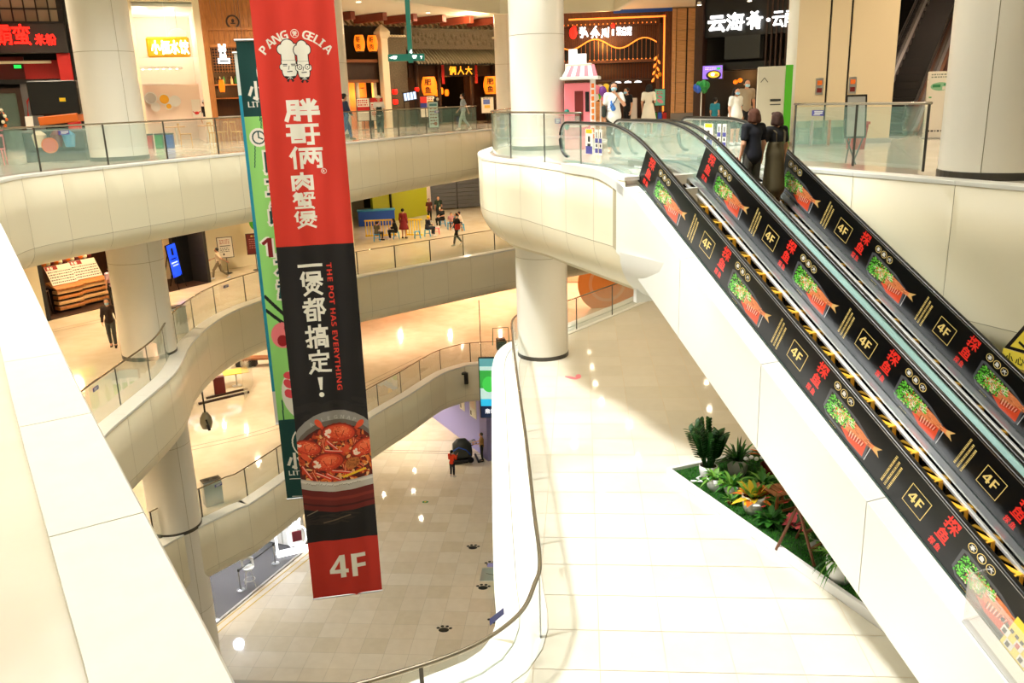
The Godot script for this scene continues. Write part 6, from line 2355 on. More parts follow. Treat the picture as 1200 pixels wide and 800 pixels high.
	part("arrow", B.new().box(Vector3(0.57, 2.91, 0.065), Vector3(0.02, 0.1, 0.01)).box(Vector3(0.57, 2.94, 0.065), Vector3(0.08, 0.02, 0.01)), M.white_sign, dsg)
	for x in [-0.42, 0.32]:
		part("pictogram", B.new().box(Vector3(x, 2.96, 0.065), Vector3(0.16, 0.05, 0.01)).box(Vector3(x, 2.9, 0.065), Vector3(0.12, 0.03, 0.01)), M.white_sign, dsg)


func orange_house() -> void:
	var f := frame(Vector3(-0.56, 0, -47.5), Vector2(1, 0))
	var t := framed(thing("shop", "warm brown slatted restaurant front with a glowing wave line", "shop"), f)
	part("back_wall", slab(B.new(), -2.5, 0, 5.2, 5.5, -5.2, -5), M.dark_wood, t)
	part("side_wall", slab(B.new(), 4.7, 0, 4.8, 5.5, -5, 0), M.dark_wood, t)
	part("fascia", slab(B.new(), -2.5, 4.8, 5.2, 5.5, -0.2, 0.0), M.brown_panel, t)
	part("amber_border", slab(slab(B.new(), 0.0, 5.12, 4.96, 5.2, 0.0, 0.03), 4.88, 0.3, 4.96, 5.2, 0.0, 0.03), M.amber_line, t)
	part("jamb", slab(slab(B.new(), 4.96, 0, 5.3, 5.5, -0.3, 0.1, 0.02), 4.55, 0, 4.88, 5.1, -0.3, -0.02), M.brown_panel, t)
	part("blue_strip", slab(B.new(), 2.3, 5.38, 5.3, 5.62, 0.05, 0.12), M.blue, t)
	part("dark_recess", slab(B.new(), -2.5, 2.9, 4.6, 4.8, -0.3, -0.25), M.black, t)
	var wave := func(u: float) -> float: return 3.92 + 0.24 * sin(u * 2.45 - 1.75)
	var u := -2.4
	while u < 4.55:
		part("slat", slab(B.new(), u, wave.call(u + 0.05) + 0.03, u + 0.085, 4.85, -0.24, -0.16), M.brown_panel, t)
		u += 0.105
	u = -2.3
	while u < 4.55:
		part("hanging_rod", slab(B.new(), u, 3.12, u + 0.025, wave.call(u) + 0.04, -0.24, -0.215), M.copper, t)
		part("rod_lamp", slab(B.new(), u - 0.015, 3.1, u + 0.04, 3.15, -0.25, -0.2), M.amber_line, t)
		part("top_lamp", slab(B.new(), u, 4.86, u + 0.04, 4.92, -0.02, 0.02), M.amber_line, t)
		u += 0.225
	var path := []
	for k in 60:
		var q := -2.4 + k * 0.119
		path.append(Vector3(q, wave.call(q), -0.12))
	part("wave_light", B.new().tube(path, 0.05, 0.06, 6), M.amber_line, t)
	part("sill", slab(B.new(), -2.5, 2.95, 4.6, 3.1, -0.3, 0.0, 0.01), M.brown_panel, t)
	u = -2.4
	while u < 4.5:
		part("batten", slab(B.new(), u, 2.15, u + 0.12, 2.95, -0.9, -0.84), M.warm_brown, t)
		u += 0.16
	part("soffit_board", slab(B.new(), -2.5, 2.05, 4.6, 2.15, -1.2, -0.6), M.dark_wood, t)
	part("counter", slab(B.new(), 0.3, 0, 2.0, 1.0, -3.2, -2.6, 0.03), M.pale_wood, t)
	part("counter", slab(B.new(), 2.9, 0, 3.6, 1.15, -1.0, -0.5, 0.02), M.pale_grey, t)
	point_light(f * Vector3(1.5, 2.6, -2.2), 4.0, Color(1, 0.66, 0.36), 0.2)
	point_light(f * Vector3(1.8, 4.0, 1.2), 3.0, Color(1, 0.66, 0.36), 0.3)
	for k in 3:
		var pl := framed(thing("pendant_glow", "small white pendant lamp inside the brown slatted restaurant", "lamp", Vector3.ZERO, 0, "pendant lamps in the slatted restaurant"), f)
		part("shade", B.new().lathe(Vector3(2.6 + k * 0.55, 1.95, -1.6), [[0.2, 0.0], [0.16, 0.06], [0.02, 0.1]], 16), M.white_sign, pl)
		part("cord", B.new().cyl(Vector3(2.6 + k * 0.55, 2.05, -1.6), Vector3(2.6 + k * 0.55, 2.6, -1.6), 0.01, 0.01, 6), M.black, pl)
	var s := framed(thing("shop_sign", "white glowing script sign with a red flame over the wave", "sign"), f)
	var fl := B.new()
	fl.ball(Vector3(0.22, 4.5, 0.05), Vector3(0.2, 0.3, 0.06)).ball(Vector3(0.3, 4.72, 0.05), Vector3(0.08, 0.14, 0.05))
	part("flame", fl, M.red_sign, s)
	for q in [["hong", 0.55, 0.46, "10,10 30,10 30,30 10,30 10,50 34,50 30,86 16,84|60,8 48,60 80,62|72,40 90,78"], ["xiaos", 1.1, 0.5, "60,2 30,40 50,44 20,92|10,60 40,30|60,30 90,70|56,60 66,90"], ["chuan", 1.66, 0.46, "20,30 22,64 8,92|50,26 48,80|84,16 80,90 60,84"]]:
		part("character", sign_bars(B.new(), q[3], q[1], 4.2, Vector2(q[2], 0.58), 0.085, 0.03, 0.06), M.white_sign, s)
	part("character", slab(B.new(), 2.22, 4.3, 2.34, 4.62, 0.03, 0.09, 0.02), M.white_sign, s)
	part("dot", B.new().ball(Vector3(2.28, 4.78, 0.06), Vector3(0.1, 0.13, 0.05)), M.red_sign, s)
	for k in 3:
		for j in 2:
			part("character", sign_bars(B.new(), G[["fen", "mi", "da", "hai", "rou", "nan"][k * 2 + j]], 2.46 + k * 0.27, 4.3 + 0.22 * (1 - j), Vector2(0.24, 0.2), 0.035, 0.03, 0.04), M.white_sign, s)
	# gold branch ornament, easel, bins
	var br := framed(thing("ornament", "golden leaf branch hanging beside the slatted restaurant entrance", "ornament"), f)
	part("stem", B.new().tube([Vector3(4.62, 3.3, 0.1), Vector3(4.5, 2.6, 0.12), Vector3(4.42, 1.9, 0.1)], 0.03, 0.03), M.gold, br)
	for k in 7:
		part("leaf", B.new().ball(Vector3(4.58 - k * 0.02 + 0.1 * (k % 2 * 2 - 1), 3.1 - k * 0.18, 0.14), Vector3(0.05, 0.12, 0.03), 8, 6, Basis(Vector3.BACK, 0.5 * (k % 2 * 2 - 1))), M.amber_line, br)
	var ball := framed(thing("ornament", "small golden ball lamp on the brown jamb", "ornament"), f)
	part("globe", B.new().ball(Vector3(4.72, 2.3, 0.1), Vector3(0.1, 0.12, 0.1)), M.gold, ball)
	board_stand("turquoise poster on a black easel before the slatted restaurant", Vector3(3.88, 0, -44.0), 0.0, 0.48, 0.76, 1.54, sheet("poster_turquoise", 96, 150, Color(0.45, 0.8, 0.72), [["d", 50, 110, 34, 18, Color(0.93, 0.6, 0.65), 0.5], ["t", 16, 20, 60, 2, 16, 9, Color(0.9, 0.3, 0.4)], ["d", 50, 70, 26, 9, Color(0.9, 0.5, 0.6), 0.4]], 2), M.black)
	for k in 3:
		var b := thing("waste_bin", ["green waste bin, left of the three by the wooden column", "blue waste bin, middle of the three by the wooden column", "red waste bin, right of the three by the wooden column"][k], "bin", Vector3(3.62 + k * 0.23, 0, -43.6))
		part("body", B.new().box(Vector3(0, 0.23, 0), Vector3(0.19, 0.46, 0.2), Basis.IDENTITY, 0.02), [M.green, M.blue, M.red][k], b)
		part("lid", B.new().box(Vector3(0, 0.48, 0), Vector3(0.2, 0.05, 0.21), Basis.IDENTITY, 0.015), M.charcoal, b)
	# wood clad column with a dark joint
	var c := framed(thing("clad_column", "broad pale wood column between the brown and the black restaurants", "column"), f)
	var v := 0.32
	while v < 5.5:
		for q in [[5.32, 6.02], [6.1, 6.95]]:
			part("board", slab(B.new(), q[0], v, q[1], minf(v + 0.5, 5.5), -0.6, 0.25, 0.01), M.pale_wood, c)
		v += 0.515
	part("dark_joint", slab(B.new(), 6.02, 0.0, 6.1, 5.5, -0.6, 0.2), M.black, c)
	part("edge_strip", slab(slab(B.new(), 5.5, 0.3, 5.53, 5.5, 0.25, 0.265), 6.6, 0.3, 6.63, 5.5, 0.25, 0.265), M.bronze, c)
	part("plinth", slab(B.new(), 5.3, 0, 6.98, 0.32, -0.6, 0.3, 0.02), M.steel, c)


func black_house() -> void:
	var f := frame(Vector3(4.96, 0, -38), Vector2(0.855, 0.519))
	var t := framed(thing("shop", "black restaurant front with large white glowing characters", "shop"), f)
	part("back_wall", slab(B.new(), -1.5, 0, 6, 5.5, -6.2, -6), M.black, t)
	part("header", slab(B.new(), -0.2, 3.5, 6, 5.5, -0.4, -0.2), M.black, t)
	part("jamb", slab(B.new(), -0.25, 0, 0.1, 5.5, -0.5, 0.0, 0.02), M.dark_wood, t)
	part("slate_panel", slab(B.new(), 0.96, 2.6, 2.55, 3.7, -0.45, -0.4), M.charcoal, t)
	part("slate_panel", slab(B.new(), 1.0, 2.62, 2.5, 3.5, -0.2, -0.18), M.slate, t)
	for k in 14:
		part("slat", slab(B.new(), 2.7 + k * 0.2, 2.2, 2.76 + k * 0.2, 4.9, -0.3, -0.16), M.dark_wood, t)
	part("soffit_board", slab(B.new(), -0.2, 2.2, 6, 2.5, -2.4, -0.4), M.black, t)
	part("counter", slab(B.new(), 0.5, 0, 4.5, 1.0, -2.6, -2.0, 0.02), M.dark_wood, t)
	for k in 2:
		part("warm_lamp", B.new().ball(Vector3(1.12 + k * 0.2, 1.72 + 0.06 * (k % 2), -1.2), Vector3(0.1, 0.09, 0.1)), M.lantern_paper, t)
	point_light(f * Vector3(2.2, 2.0, -1.6), 1.6, Color(1, 0.7, 0.4), 0.2)
	var s := framed(thing("shop_sign", "large white glowing characters on the black restaurant", "sign"), f)
	for q in [["yun", 0.3, 0.74, 0.12], ["hai", 1.1, 0.72, 0.085], ["yao", 1.93, 0.66, 0.085], ["yun", 2.98, 0.46, 0.07], ["nan", 3.46, 0.48, 0.06]]:
		part("character", sign_bars(B.new(), G[q[0]], q[1], 3.72, Vector2(q[2], 0.64), q[3], -0.1, 0.08), M.white_sign, s)
	part("dot", B.new().cyl(Vector3(2.82, 4.01, -0.1), Vector3(2.82, 4.01, -0.02), 0.07, 0.07, 16), M.white_sign, s)
	for q in [[0.1, 4.75], [2.2, 4.72], [2.9, 4.98]]:
		var sp := framed(thing("spot_lamp", "small white ceiling spot over the black restaurant sign", "lamp", Vector3.ZERO, 0, "ceiling spots over the black restaurant"), f)
		part("lamp_head", B.new().cyl(Vector3(q[0], q[1], 0.4), Vector3(q[0], q[1] + 0.12, 0.4), 0.09, 0.07), M.white_paint, sp)
		part("lens", B.new().cyl(Vector3(q[0], q[1] - 0.01, 0.4), Vector3(q[0], q[1], 0.4), 0.08, 0.08), M.lens, sp)
		part("stem", B.new().cyl(Vector3(q[0], q[1] + 0.1, 0.4), Vector3(q[0], 5.55, 0.4), 0.012, 0.012, 6), M.charcoal, sp)
	var sc := framed(thing("screen", "purple lit advertising screen in the black restaurant window", "screen"), f)
	part("frame", slab(B.new(), 0.1, 1.84, 1.02, 2.42, -0.12, -0.06, 0.01), M.black, sc)
	part("display", slab(B.new(), 0.13, 1.87, 0.99, 2.39, -0.06, -0.05), sheet("screen_purple", 160, 100, Color(0.55, 0.42, 0.85), [["d", 90, 72, 62, 36, Color(0.08, 0.06, 0.08)], ["d", 92, 68, 46, 24, Color(0.95, 0.75, 0.2)], ["d", 84, 66, 18, 14, Color(0.95, 0.92, 0.9)], ["d", 112, 72, 16, 10, Color(0.9, 0.5, 0.2)], ["d", 130, 24, 18, 9, Color(0.2, 0.7, 0.3)], ["t", 20, 12, 90, 2, 12, 6, Color(0.85, 0.8, 0.95)]], 6, 1.1), sc)


func balloons(label: String, at: Vector3, top: float, cols: Array, spread: float, n: int) -> void:
	var t := thing("balloon_stand", label, "balloons", at)
	part("pole", B.new().cyl(Vector3.ZERO, Vector3(0, top, 0), 0.025), M.white_paint, t)
	part("base", B.new().lathe(Vector3.ZERO, [[0.22, 0.0], [0.2, 0.05], [0.03, 0.08]], 18), M.white_paint, t)
	for k in n:
		var a := k * 2.4
		var y := top - 0.12 + 0.62 * spread * (float(k) / n - 0.2)
		var r := spread * (0.55 if k % 3 else 0.3)
		var b := B.new()
		b.smooth = true
		b.ball(Vector3(cos(a) * r, y, sin(a) * r), Vector3(0.13, 0.155, 0.13), 12, 9).cyl(Vector3(cos(a) * r, y - 0.17, sin(a) * r), Vector3(cos(a) * r, y - 0.14, sin(a) * r), 0.02, 0.005, 6)
		part("balloon", b, cols[k % cols.size()], t)


func landing() -> void:
	# pink candy kiosk beside the column
	var t := thing("candy_kiosk", "pink candy kiosk with a striped roof right of the white column", "kiosk", Vector3(0.02, 0, -23.75), -0.1)
	part("body", B.new().box(Vector3(-0.05, 0.85, 0), Vector3(0.72, 1.7, 0.7), Basis.IDENTITY, 0.02), M.pink, t)
	part("window", B.new().box(Vector3(-0.02, 1.12, 0.36), Vector3(0.22, 0.75, 0.02)), M.deep_red, t)
	part("counter_shelf", B.new().box(Vector3(-0.02, 0.62, 0.42), Vector3(0.5, 0.05, 0.16), Basis(Vector3.RIGHT, 0.25), 0.01), M.blush, t)
	part("corner_post", B.new().box(Vector3(0.34, 0.9, 0.28), Vector3(0.13, 1.8, 0.18), Basis.IDENTITY, 0.015), M.white_paint, t)
	for k in 9:
		part("letter_tile", B.new().box(Vector3(0.345, 1.62 - k * 0.16, 0.375), Vector3(0.07, 0.11, 0.012)), M.orange, t)
	part("screen", B.new().box(Vector3(0.2, 1.22, 0.37), Vector3(0.1, 0.5, 0.02)), M.black, t)
	part("eave", B.new().box(Vector3(0, 1.82, 0.05), Vector3(1.0, 0.08, 0.95), Basis.IDENTITY, 0.015), M.white_paint, t)
	for k in 8:
		var b := B.new()
		var x0 := -0.44 + k * 0.115
		b.quad(Vector3(x0, 1.86, 0.52), Vector3(x0 + 0.115, 1.86, 0.52), Vector3(x0 * 0.75 + 0.086, 2.16, 0.05), Vector3(x0 * 0.75, 2.16, 0.05))
		b.quad(Vector3(x0, 1.86, 0.52), Vector3(x0 * 0.75, 2.16, 0.05), Vector3(x0 * 0.75, 2.14, 0.04), Vector3(x0, 1.83, 0.5))
		part("awning_stripe", b, M.pink if k % 2 else M.white_paint, t)
	part("gable", B.new().box(Vector3(-0.06, 2.02, -0.1), Vector3(0.7, 0.34, 0.4), Basis.IDENTITY, 0.02), M.blush, t)
	for q in [[-0.2, 2.34, 0.22, 0.42], [0.02, 2.28, 0.26, 0.3]]:
		part("top_block", B.new().box(Vector3(q[0], q[1], 0.0), Vector3(q[2], q[3], 0.12), Basis.IDENTITY, 0.01), M.white_sign_soft, t)
	part("bead", B.new().ball(Vector3(-0.34, 0.98, 0.38), Vector3(0.07, 0.07, 0.07)).ball(Vector3(-0.34, 0.6, 0.38), Vector3(0.06, 0.09, 0.06)), M.teal, t)
	balloons("bunch of pink and yellow balloons behind the masked woman", Vector3(0.62, 0, -27.5), 1.5, [M.pink, M.blush, M.yellow, M.pink, M.purple, M.pink, M.lime], 0.4, 18)
	balloons("bunch of green and blue balloons on a white pole by the black restaurant", Vector3(4.75, 0, -35.6), 1.62, [M.green, M.blue, M.green], 0.36, 12)
	# safety notices stuck to the escalator glass
	for q in [[14.94, 14.24, 7.455, "safety notices on the glass end of the left escalator"], [14.9, 14.1, 10.05, "safety notices on the glass end of the right escalator"]]:
		var n := thing("safety_notice", q[3], "notice")
		var bs := Basis(-EH, Vector3.UP, -EP)
		for k in 3:
			var s := lerpf(q[0], q[1], [0.24, 0.68, 0.9][k])
			var w: float = [0.3, 0.12, 0.12][k]
			part("panel", B.new().box(esc(s, q[2] - 0.008, 0.55), Vector3(w, 0.46, 0.004), bs), M.paper, n)
			part("blue_block", B.new().box(esc(s, q[2] - 0.012, 0.4), Vector3(w * 0.88, 0.14 if k == 0 else 0.08, 0.004), bs), M.sticker, n)
			if k == 0:
				part("yellow_block", B.new().box(esc(s, q[2] - 0.012, 0.74), Vector3(w * 0.8, 0.07, 0.004), bs), M.yellow, n)
			else:
				part("blue_block", B.new().box(esc(s, q[2] - 0.012, 0.58), Vector3(w * 0.88, 0.08, 0.004), bs), M.sticker, n)
			part("figure", B.new().box(esc(s, q[2] - 0.012, 0.6 if k == 0 else 0.68), Vector3(w * 0.25, 0.1, 0.004), bs).box(esc(s, q[2] - 0.012, 0.49), Vector3(w * 0.4, 0.05, 0.004), bs), M.black, n)
	# tall box with a green side
	var g := thing("display_box", "tall beige box with a bright green side behind the two riders", "display", Vector3(4.55, 0, -21.6), -0.16)
	part("body", B.new().box(Vector3(-0.05, 0.95, 0), Vector3(0.62, 1.9, 0.5), Basis.IDENTITY, 0.008), M.kraft, g)
	part("green_side", B.new().box(Vector3(0.34, 0.96, 0.02), Vector3(0.16, 1.92, 0.52), Basis.IDENTITY, 0.008), M.lime, g)
	part("roof_mark", B.new().box(Vector3(-0.25, 1.6, 0.255), Vector3(0.13, 0.015, 0.006), Basis(Vector3.BACK, 0.9)).box(Vector3(-0.17, 1.6, 0.255), Vector3(0.13, 0.015, 0.006), Basis(Vector3.BACK, -0.9)), M.black, g)
	part("print", B.new().box(Vector3(0.06, 1.14, 0.255), Vector3(0.24, 0.05, 0.006)).box(Vector3(0.06, 1.04, 0.255), Vector3(0.24, 0.02, 0.006)), M.charcoal, g)
	# lift block
	var f := frame(Vector3(5.3, 0, -22.9), Vector2(1, 0.02))
	var h := framed(thing("lift_block", "tall beige lift wall with two black joints right of the escalator riders", "lift"), f)
	var uj := [0.06, 0.86, 1.36, 2.5]
	for k in 3:
		part("wall_panel", slab(B.new(), uj[k], 0.42 if k < 2 else 0.1, uj[k + 1] - 0.05, 5.5, -1.1, 0.0, 0.01), M.beige_wall, h)
		if k < 2:
			part("black_joint", slab(B.new(), uj[k + 1] - 0.05, 0.1, uj[k + 1], 5.5, -1.0, -0.05), M.black, h)
	var rc := B.new()
	rc.smooth = true
	part("rounded_corner", rc.cyl(f.affine_inverse() * (f * Vector3(0.06, 0.1, -0.2)), Vector3(0.06, 5.5, -0.2), 0.2, 0.2, 24), M.column, h)
	part("plinth", slab(B.new(), 1.36, 0, 2.5, 0.12, -1.1, 0.01), M.pale_grey, h)
	for u in [0.66, 1.46]:
		var bp := part("call_panel", slab(B.new(), u - 0.09, 1.22, u + 0.09, 1.62, 0.0, 0.02, 0.004), M.steel, h)
		part("display", slab(B.new(), u - 0.06, 1.45, u + 0.06, 1.56, 0.02, 0.025), M.orange, bp)
		part("button", slab(B.new(), u - 0.06, 1.27, u + 0.06, 1.38, 0.02, 0.025), M.deep_red, bp)
	var gp := framed(thing("glass_barrier", "low greenish glass barrier with steel posts at the foot of the beige lift wall", "barrier"), f)
	for k in 4:
		part("steel_post", slab(B.new(), 0.0 + k * 0.42, 0, 0.06 + k * 0.42, 0.62, 0.35, 0.42, 0.005), M.copper if k == 2 else M.steel, gp)
		if k < 3:
			part("pane", slab(B.new(), 0.07 + k * 0.42, 0.04, 0.41 + k * 0.42, 0.6, 0.375, 0.39), M.tinted, gp)
	# easel, bin, map stand
	var e := thing("easel", "black framed notice easel standing behind the right railing", "easel", Vector3(5.05, 0, -16.75), 0.12)
	part("frame", B.new().box(Vector3(0, 0.86, 0), Vector3(0.4, 0.78, 0.03), Basis(Vector3.RIGHT, -0.1), 0.005), M.black, e)
	part("sheet", B.new().box(Vector3(0, 0.86, 0.017), Vector3(0.33, 0.71, 0.004), Basis(Vector3.RIGHT, -0.1)), M.pale_grey, e)
	part("leg", B.new().cyl(Vector3(0.03, 0.0, 0.08), Vector3(-0.17, 0.52, 0.03), 0.014, 0.014, 6), M.black, e)
	part("leg", B.new().cyl(Vector3(-0.03, 0.0, 0.08), Vector3(0.17, 0.52, 0.03), 0.014, 0.014, 6), M.black, e)
	part("leg", B.new().cyl(Vector3(0.0, 0.0, -0.3), Vector3(0.0, 0.9, -0.02), 0.014, 0.014, 6), M.black, e)
	var rb := thing("waste_bin", "dark red plastic bin standing before the beige lift wall", "bin", Vector3(6.3, 0, -20.75), 0.2)
	part("body", B.new().lathe(Vector3.ZERO, [[0.2, 0.0], [0.26, 0.56], [0.29, 0.56], [0.29, 0.62], [0.24, 0.62]], 4, Basis(Vector3.UP, PI / 4)), M.red, rb)
	part("lettering", B.new().box(Vector3(0, 0.34, 0.19), Vector3(0.16, 0.03, 0.01)), M.paper, rb)
	var mp := thing("sign_stand", "white floor plan stand with green map beside the right column", "sign stand", Vector3(9.35, 0, -24.1), -0.2)
	part("panel", B.new().box(Vector3(0, 0.85, 0), Vector3(0.62, 1.7, 0.1), Basis.IDENTITY, 0.01), sheet("floor_plan", 128, 320, Color(0.93, 0.92, 0.87), [["d", 64, 70, 50, 20, Color(0.55, 0.78, 0.62)], ["r", 24, 60, 40, 14, Color(0.2, 0.55, 0.35)], ["r", 74, 70, 30, 16, Color(0.9, 0.9, 0.85)], ["r", 80, 56, 30, 10, Color(0.25, 0.6, 0.4)], ["t", 14, 10, 90, 2, 12, 6, Color(0.5, 0.55, 0.5)], ["r", 10, 118, 14, 6, Color(0.2, 0.7, 0.35)], ["t", 20, 280, 80, 1, 12, 8, Color(0.3, 0.3, 0.3)]], 8), mp)
	part("foot", B.new().box(Vector3(0, 0.02, 0), Vector3(0.7, 0.04, 0.36), Basis.IDENTITY, 0.01), M.pale_grey, mp)
	var pm := thing("massage_seat", "purple and red object half hidden behind the right column", "seat", Vector3(9.9, 0, -22.6))
	part("body", B.new().box(Vector3(0, 0.5, 0), Vector3(0.5, 1.0, 0.6), Basis.IDENTITY, 0.1), M.purple, pm)
	part("base", B.new().box(Vector3(0, 0.1, 0.1), Vector3(0.6, 0.2, 0.8), Basis.IDENTITY, 0.04), M.red, pm)
	up_escalator()


# the escalator climbing away from the top floor at the upper right
func up_escalator() -> void:
	var t := thing("escalator", "dark escalator climbing to the next floor at the upper right", "escalator", Vector3(8.5, 0, -25.6))
	var d := Vector3(0.5, 0, -0.866)
	var x := Vector3(0.866, 0, 0.5)
	t.basis = Basis(x, Vector3.UP, -d)
	var rise := func(q: float) -> float: return maxf(0.0, (q - 0.9)) * 0.577
	for side in [-0.62, 0.62]:
		var path := []
		for a in 9:
			var g := -PI / 2 - PI * a / 8.0
			path.append(Vector3(side, 0.56 - 0.34 * sin(PI / 2 - PI * a / 8.0) * 1.0, 0.3 + 0.3 * cos(PI / 2 - PI * a / 8.0)))
		for k in 30:
			var q := k * 0.36
			path.append(Vector3(side, rise.call(q) + 0.9, -q))
		var hb := B.new()
		hb.smooth = true
		part("handrail", hb.tube(path, 0.09, 0.06, 8), M.rubber, t)
		var g1 := B.new()
		var g2 := B.new()
		for k in 18:
			var a := k * 0.6
			var b := a + 0.59
			var r0: float = rise.call(a)
			var r1: float = rise.call(b)
			g1.quad(Vector3(side, r0 + 0.12, -a), Vector3(side, r1 + 0.12, -b), Vector3(side, r1 + 0.86, -b), Vector3(side, r0 + 0.86, -a))
		part("balustrade", g1, M.dark_panel, t)
		for k in 18:
			var a := k * 0.6
			var b := a + 0.6
			var r0: float = rise.call(a)
			var r1: float = rise.call(b)
			for w in [[side - 0.09, side + 0.09]]:
				g2.quad(Vector3(w[0], r0 + 0.14, -a), Vector3(w[1], r0 + 0.14, -a), Vector3(w[1], r1 + 0.14, -b), Vector3(w[0], r1 + 0.14, -b))
				g2.quad(Vector3(w[0], r0 - 0.1, -a), Vector3(w[0], r0 + 0.14, -a), Vector3(w[0], r1 + 0.14, -b), Vector3(w[0], r1 - 0.1, -b))
				g2.quad(Vector3(w[1], r0 + 0.14, -a), Vector3(w[1], r0 - 0.1, -a), Vector3(w[1], r1 - 0.1, -b), Vector3(w[1], r1 + 0.14, -b))
		part("deck", g2, M.bright, t)
	point_light(t.transform * Vector3(0.3, 4.2, -1.0), 6.0, Color(1, 0.86, 0.75), 0.15)  # added light, no lamp hangs here; lifts the dark escalator
	var st := B.new().box(Vector3(0, -0.02, 0), Vector3(1.0, 0.04, 0.39)).box(Vector3(0, -0.12, 0.19), Vector3(1.0, 0.2, 0.02))
	var sm := st.mesh()
	for k in 26:
		var o := part("step", sm, M.step, t)
		o.position = Vector3(0, rise.call(k * 0.4 + 0.2) + 0.03, -k * 0.4 - 0.2)
	part("comb_plate", B.new().box(Vector3(0, 0.012, 0.6), Vector3(1.3, 0.02, 1.1)), M.steel, t)
	part("end_glass", B.new().box(Vector3(0.62, 0.45, 0.25), Vector3(0.02, 0.8, 0.6), Basis.IDENTITY, 0.008), M.tinted, t)
	var side := B.new()
	side.quad(Vector3(0.85, -0.0, -0.2), Vector3(0.85, 0, -10.0), Vector3(0.85, 5.35, -10.0), Vector3(0.85, 0.1, -0.8))
	side.quad(Vector3(0.72, 0.1, -0.8), Vector3(0.85, 0.1, -0.8), Vector3(0.85, 5.35, -10.0), Vector3(0.72, 5.35, -10.0))
	part("side_panel", side, M.copper_panel, t)
	var soft := B.new().box(Vector3(1.6, 2.7, -6.0), Vector3(0.1, 5.4, 10.0))
	part("white_wall", soft, M.lilac_wall, t)
	var wk := thing("shop", "dark shop interior with hanging coloured lamps behind the upper right escalator", "shop", Vector3(9.0, 0, -40))
	part("back_wall", B.new().box(Vector3(2, 2.7, 0), Vector3(12, 5.4, 0.2)), M.black, wk)
	for q in [[1.2, 4.9, 0.35, "gold"], [1.9, 4.1, 0.22, "pink"], [2.6, 4.9, 0.2, "white_paint"]]:
		part("hanging_lamp", B.new().ball(Vector3(q[0], q[1], 1.0), Vector3.ONE * q[2]), M[q[3]], wk)
	part("teal_board", B.new().box(Vector3(0.4, 4.3, 1.2), Vector3(1.0, 0.7, 0.1)), M.teal, wk)


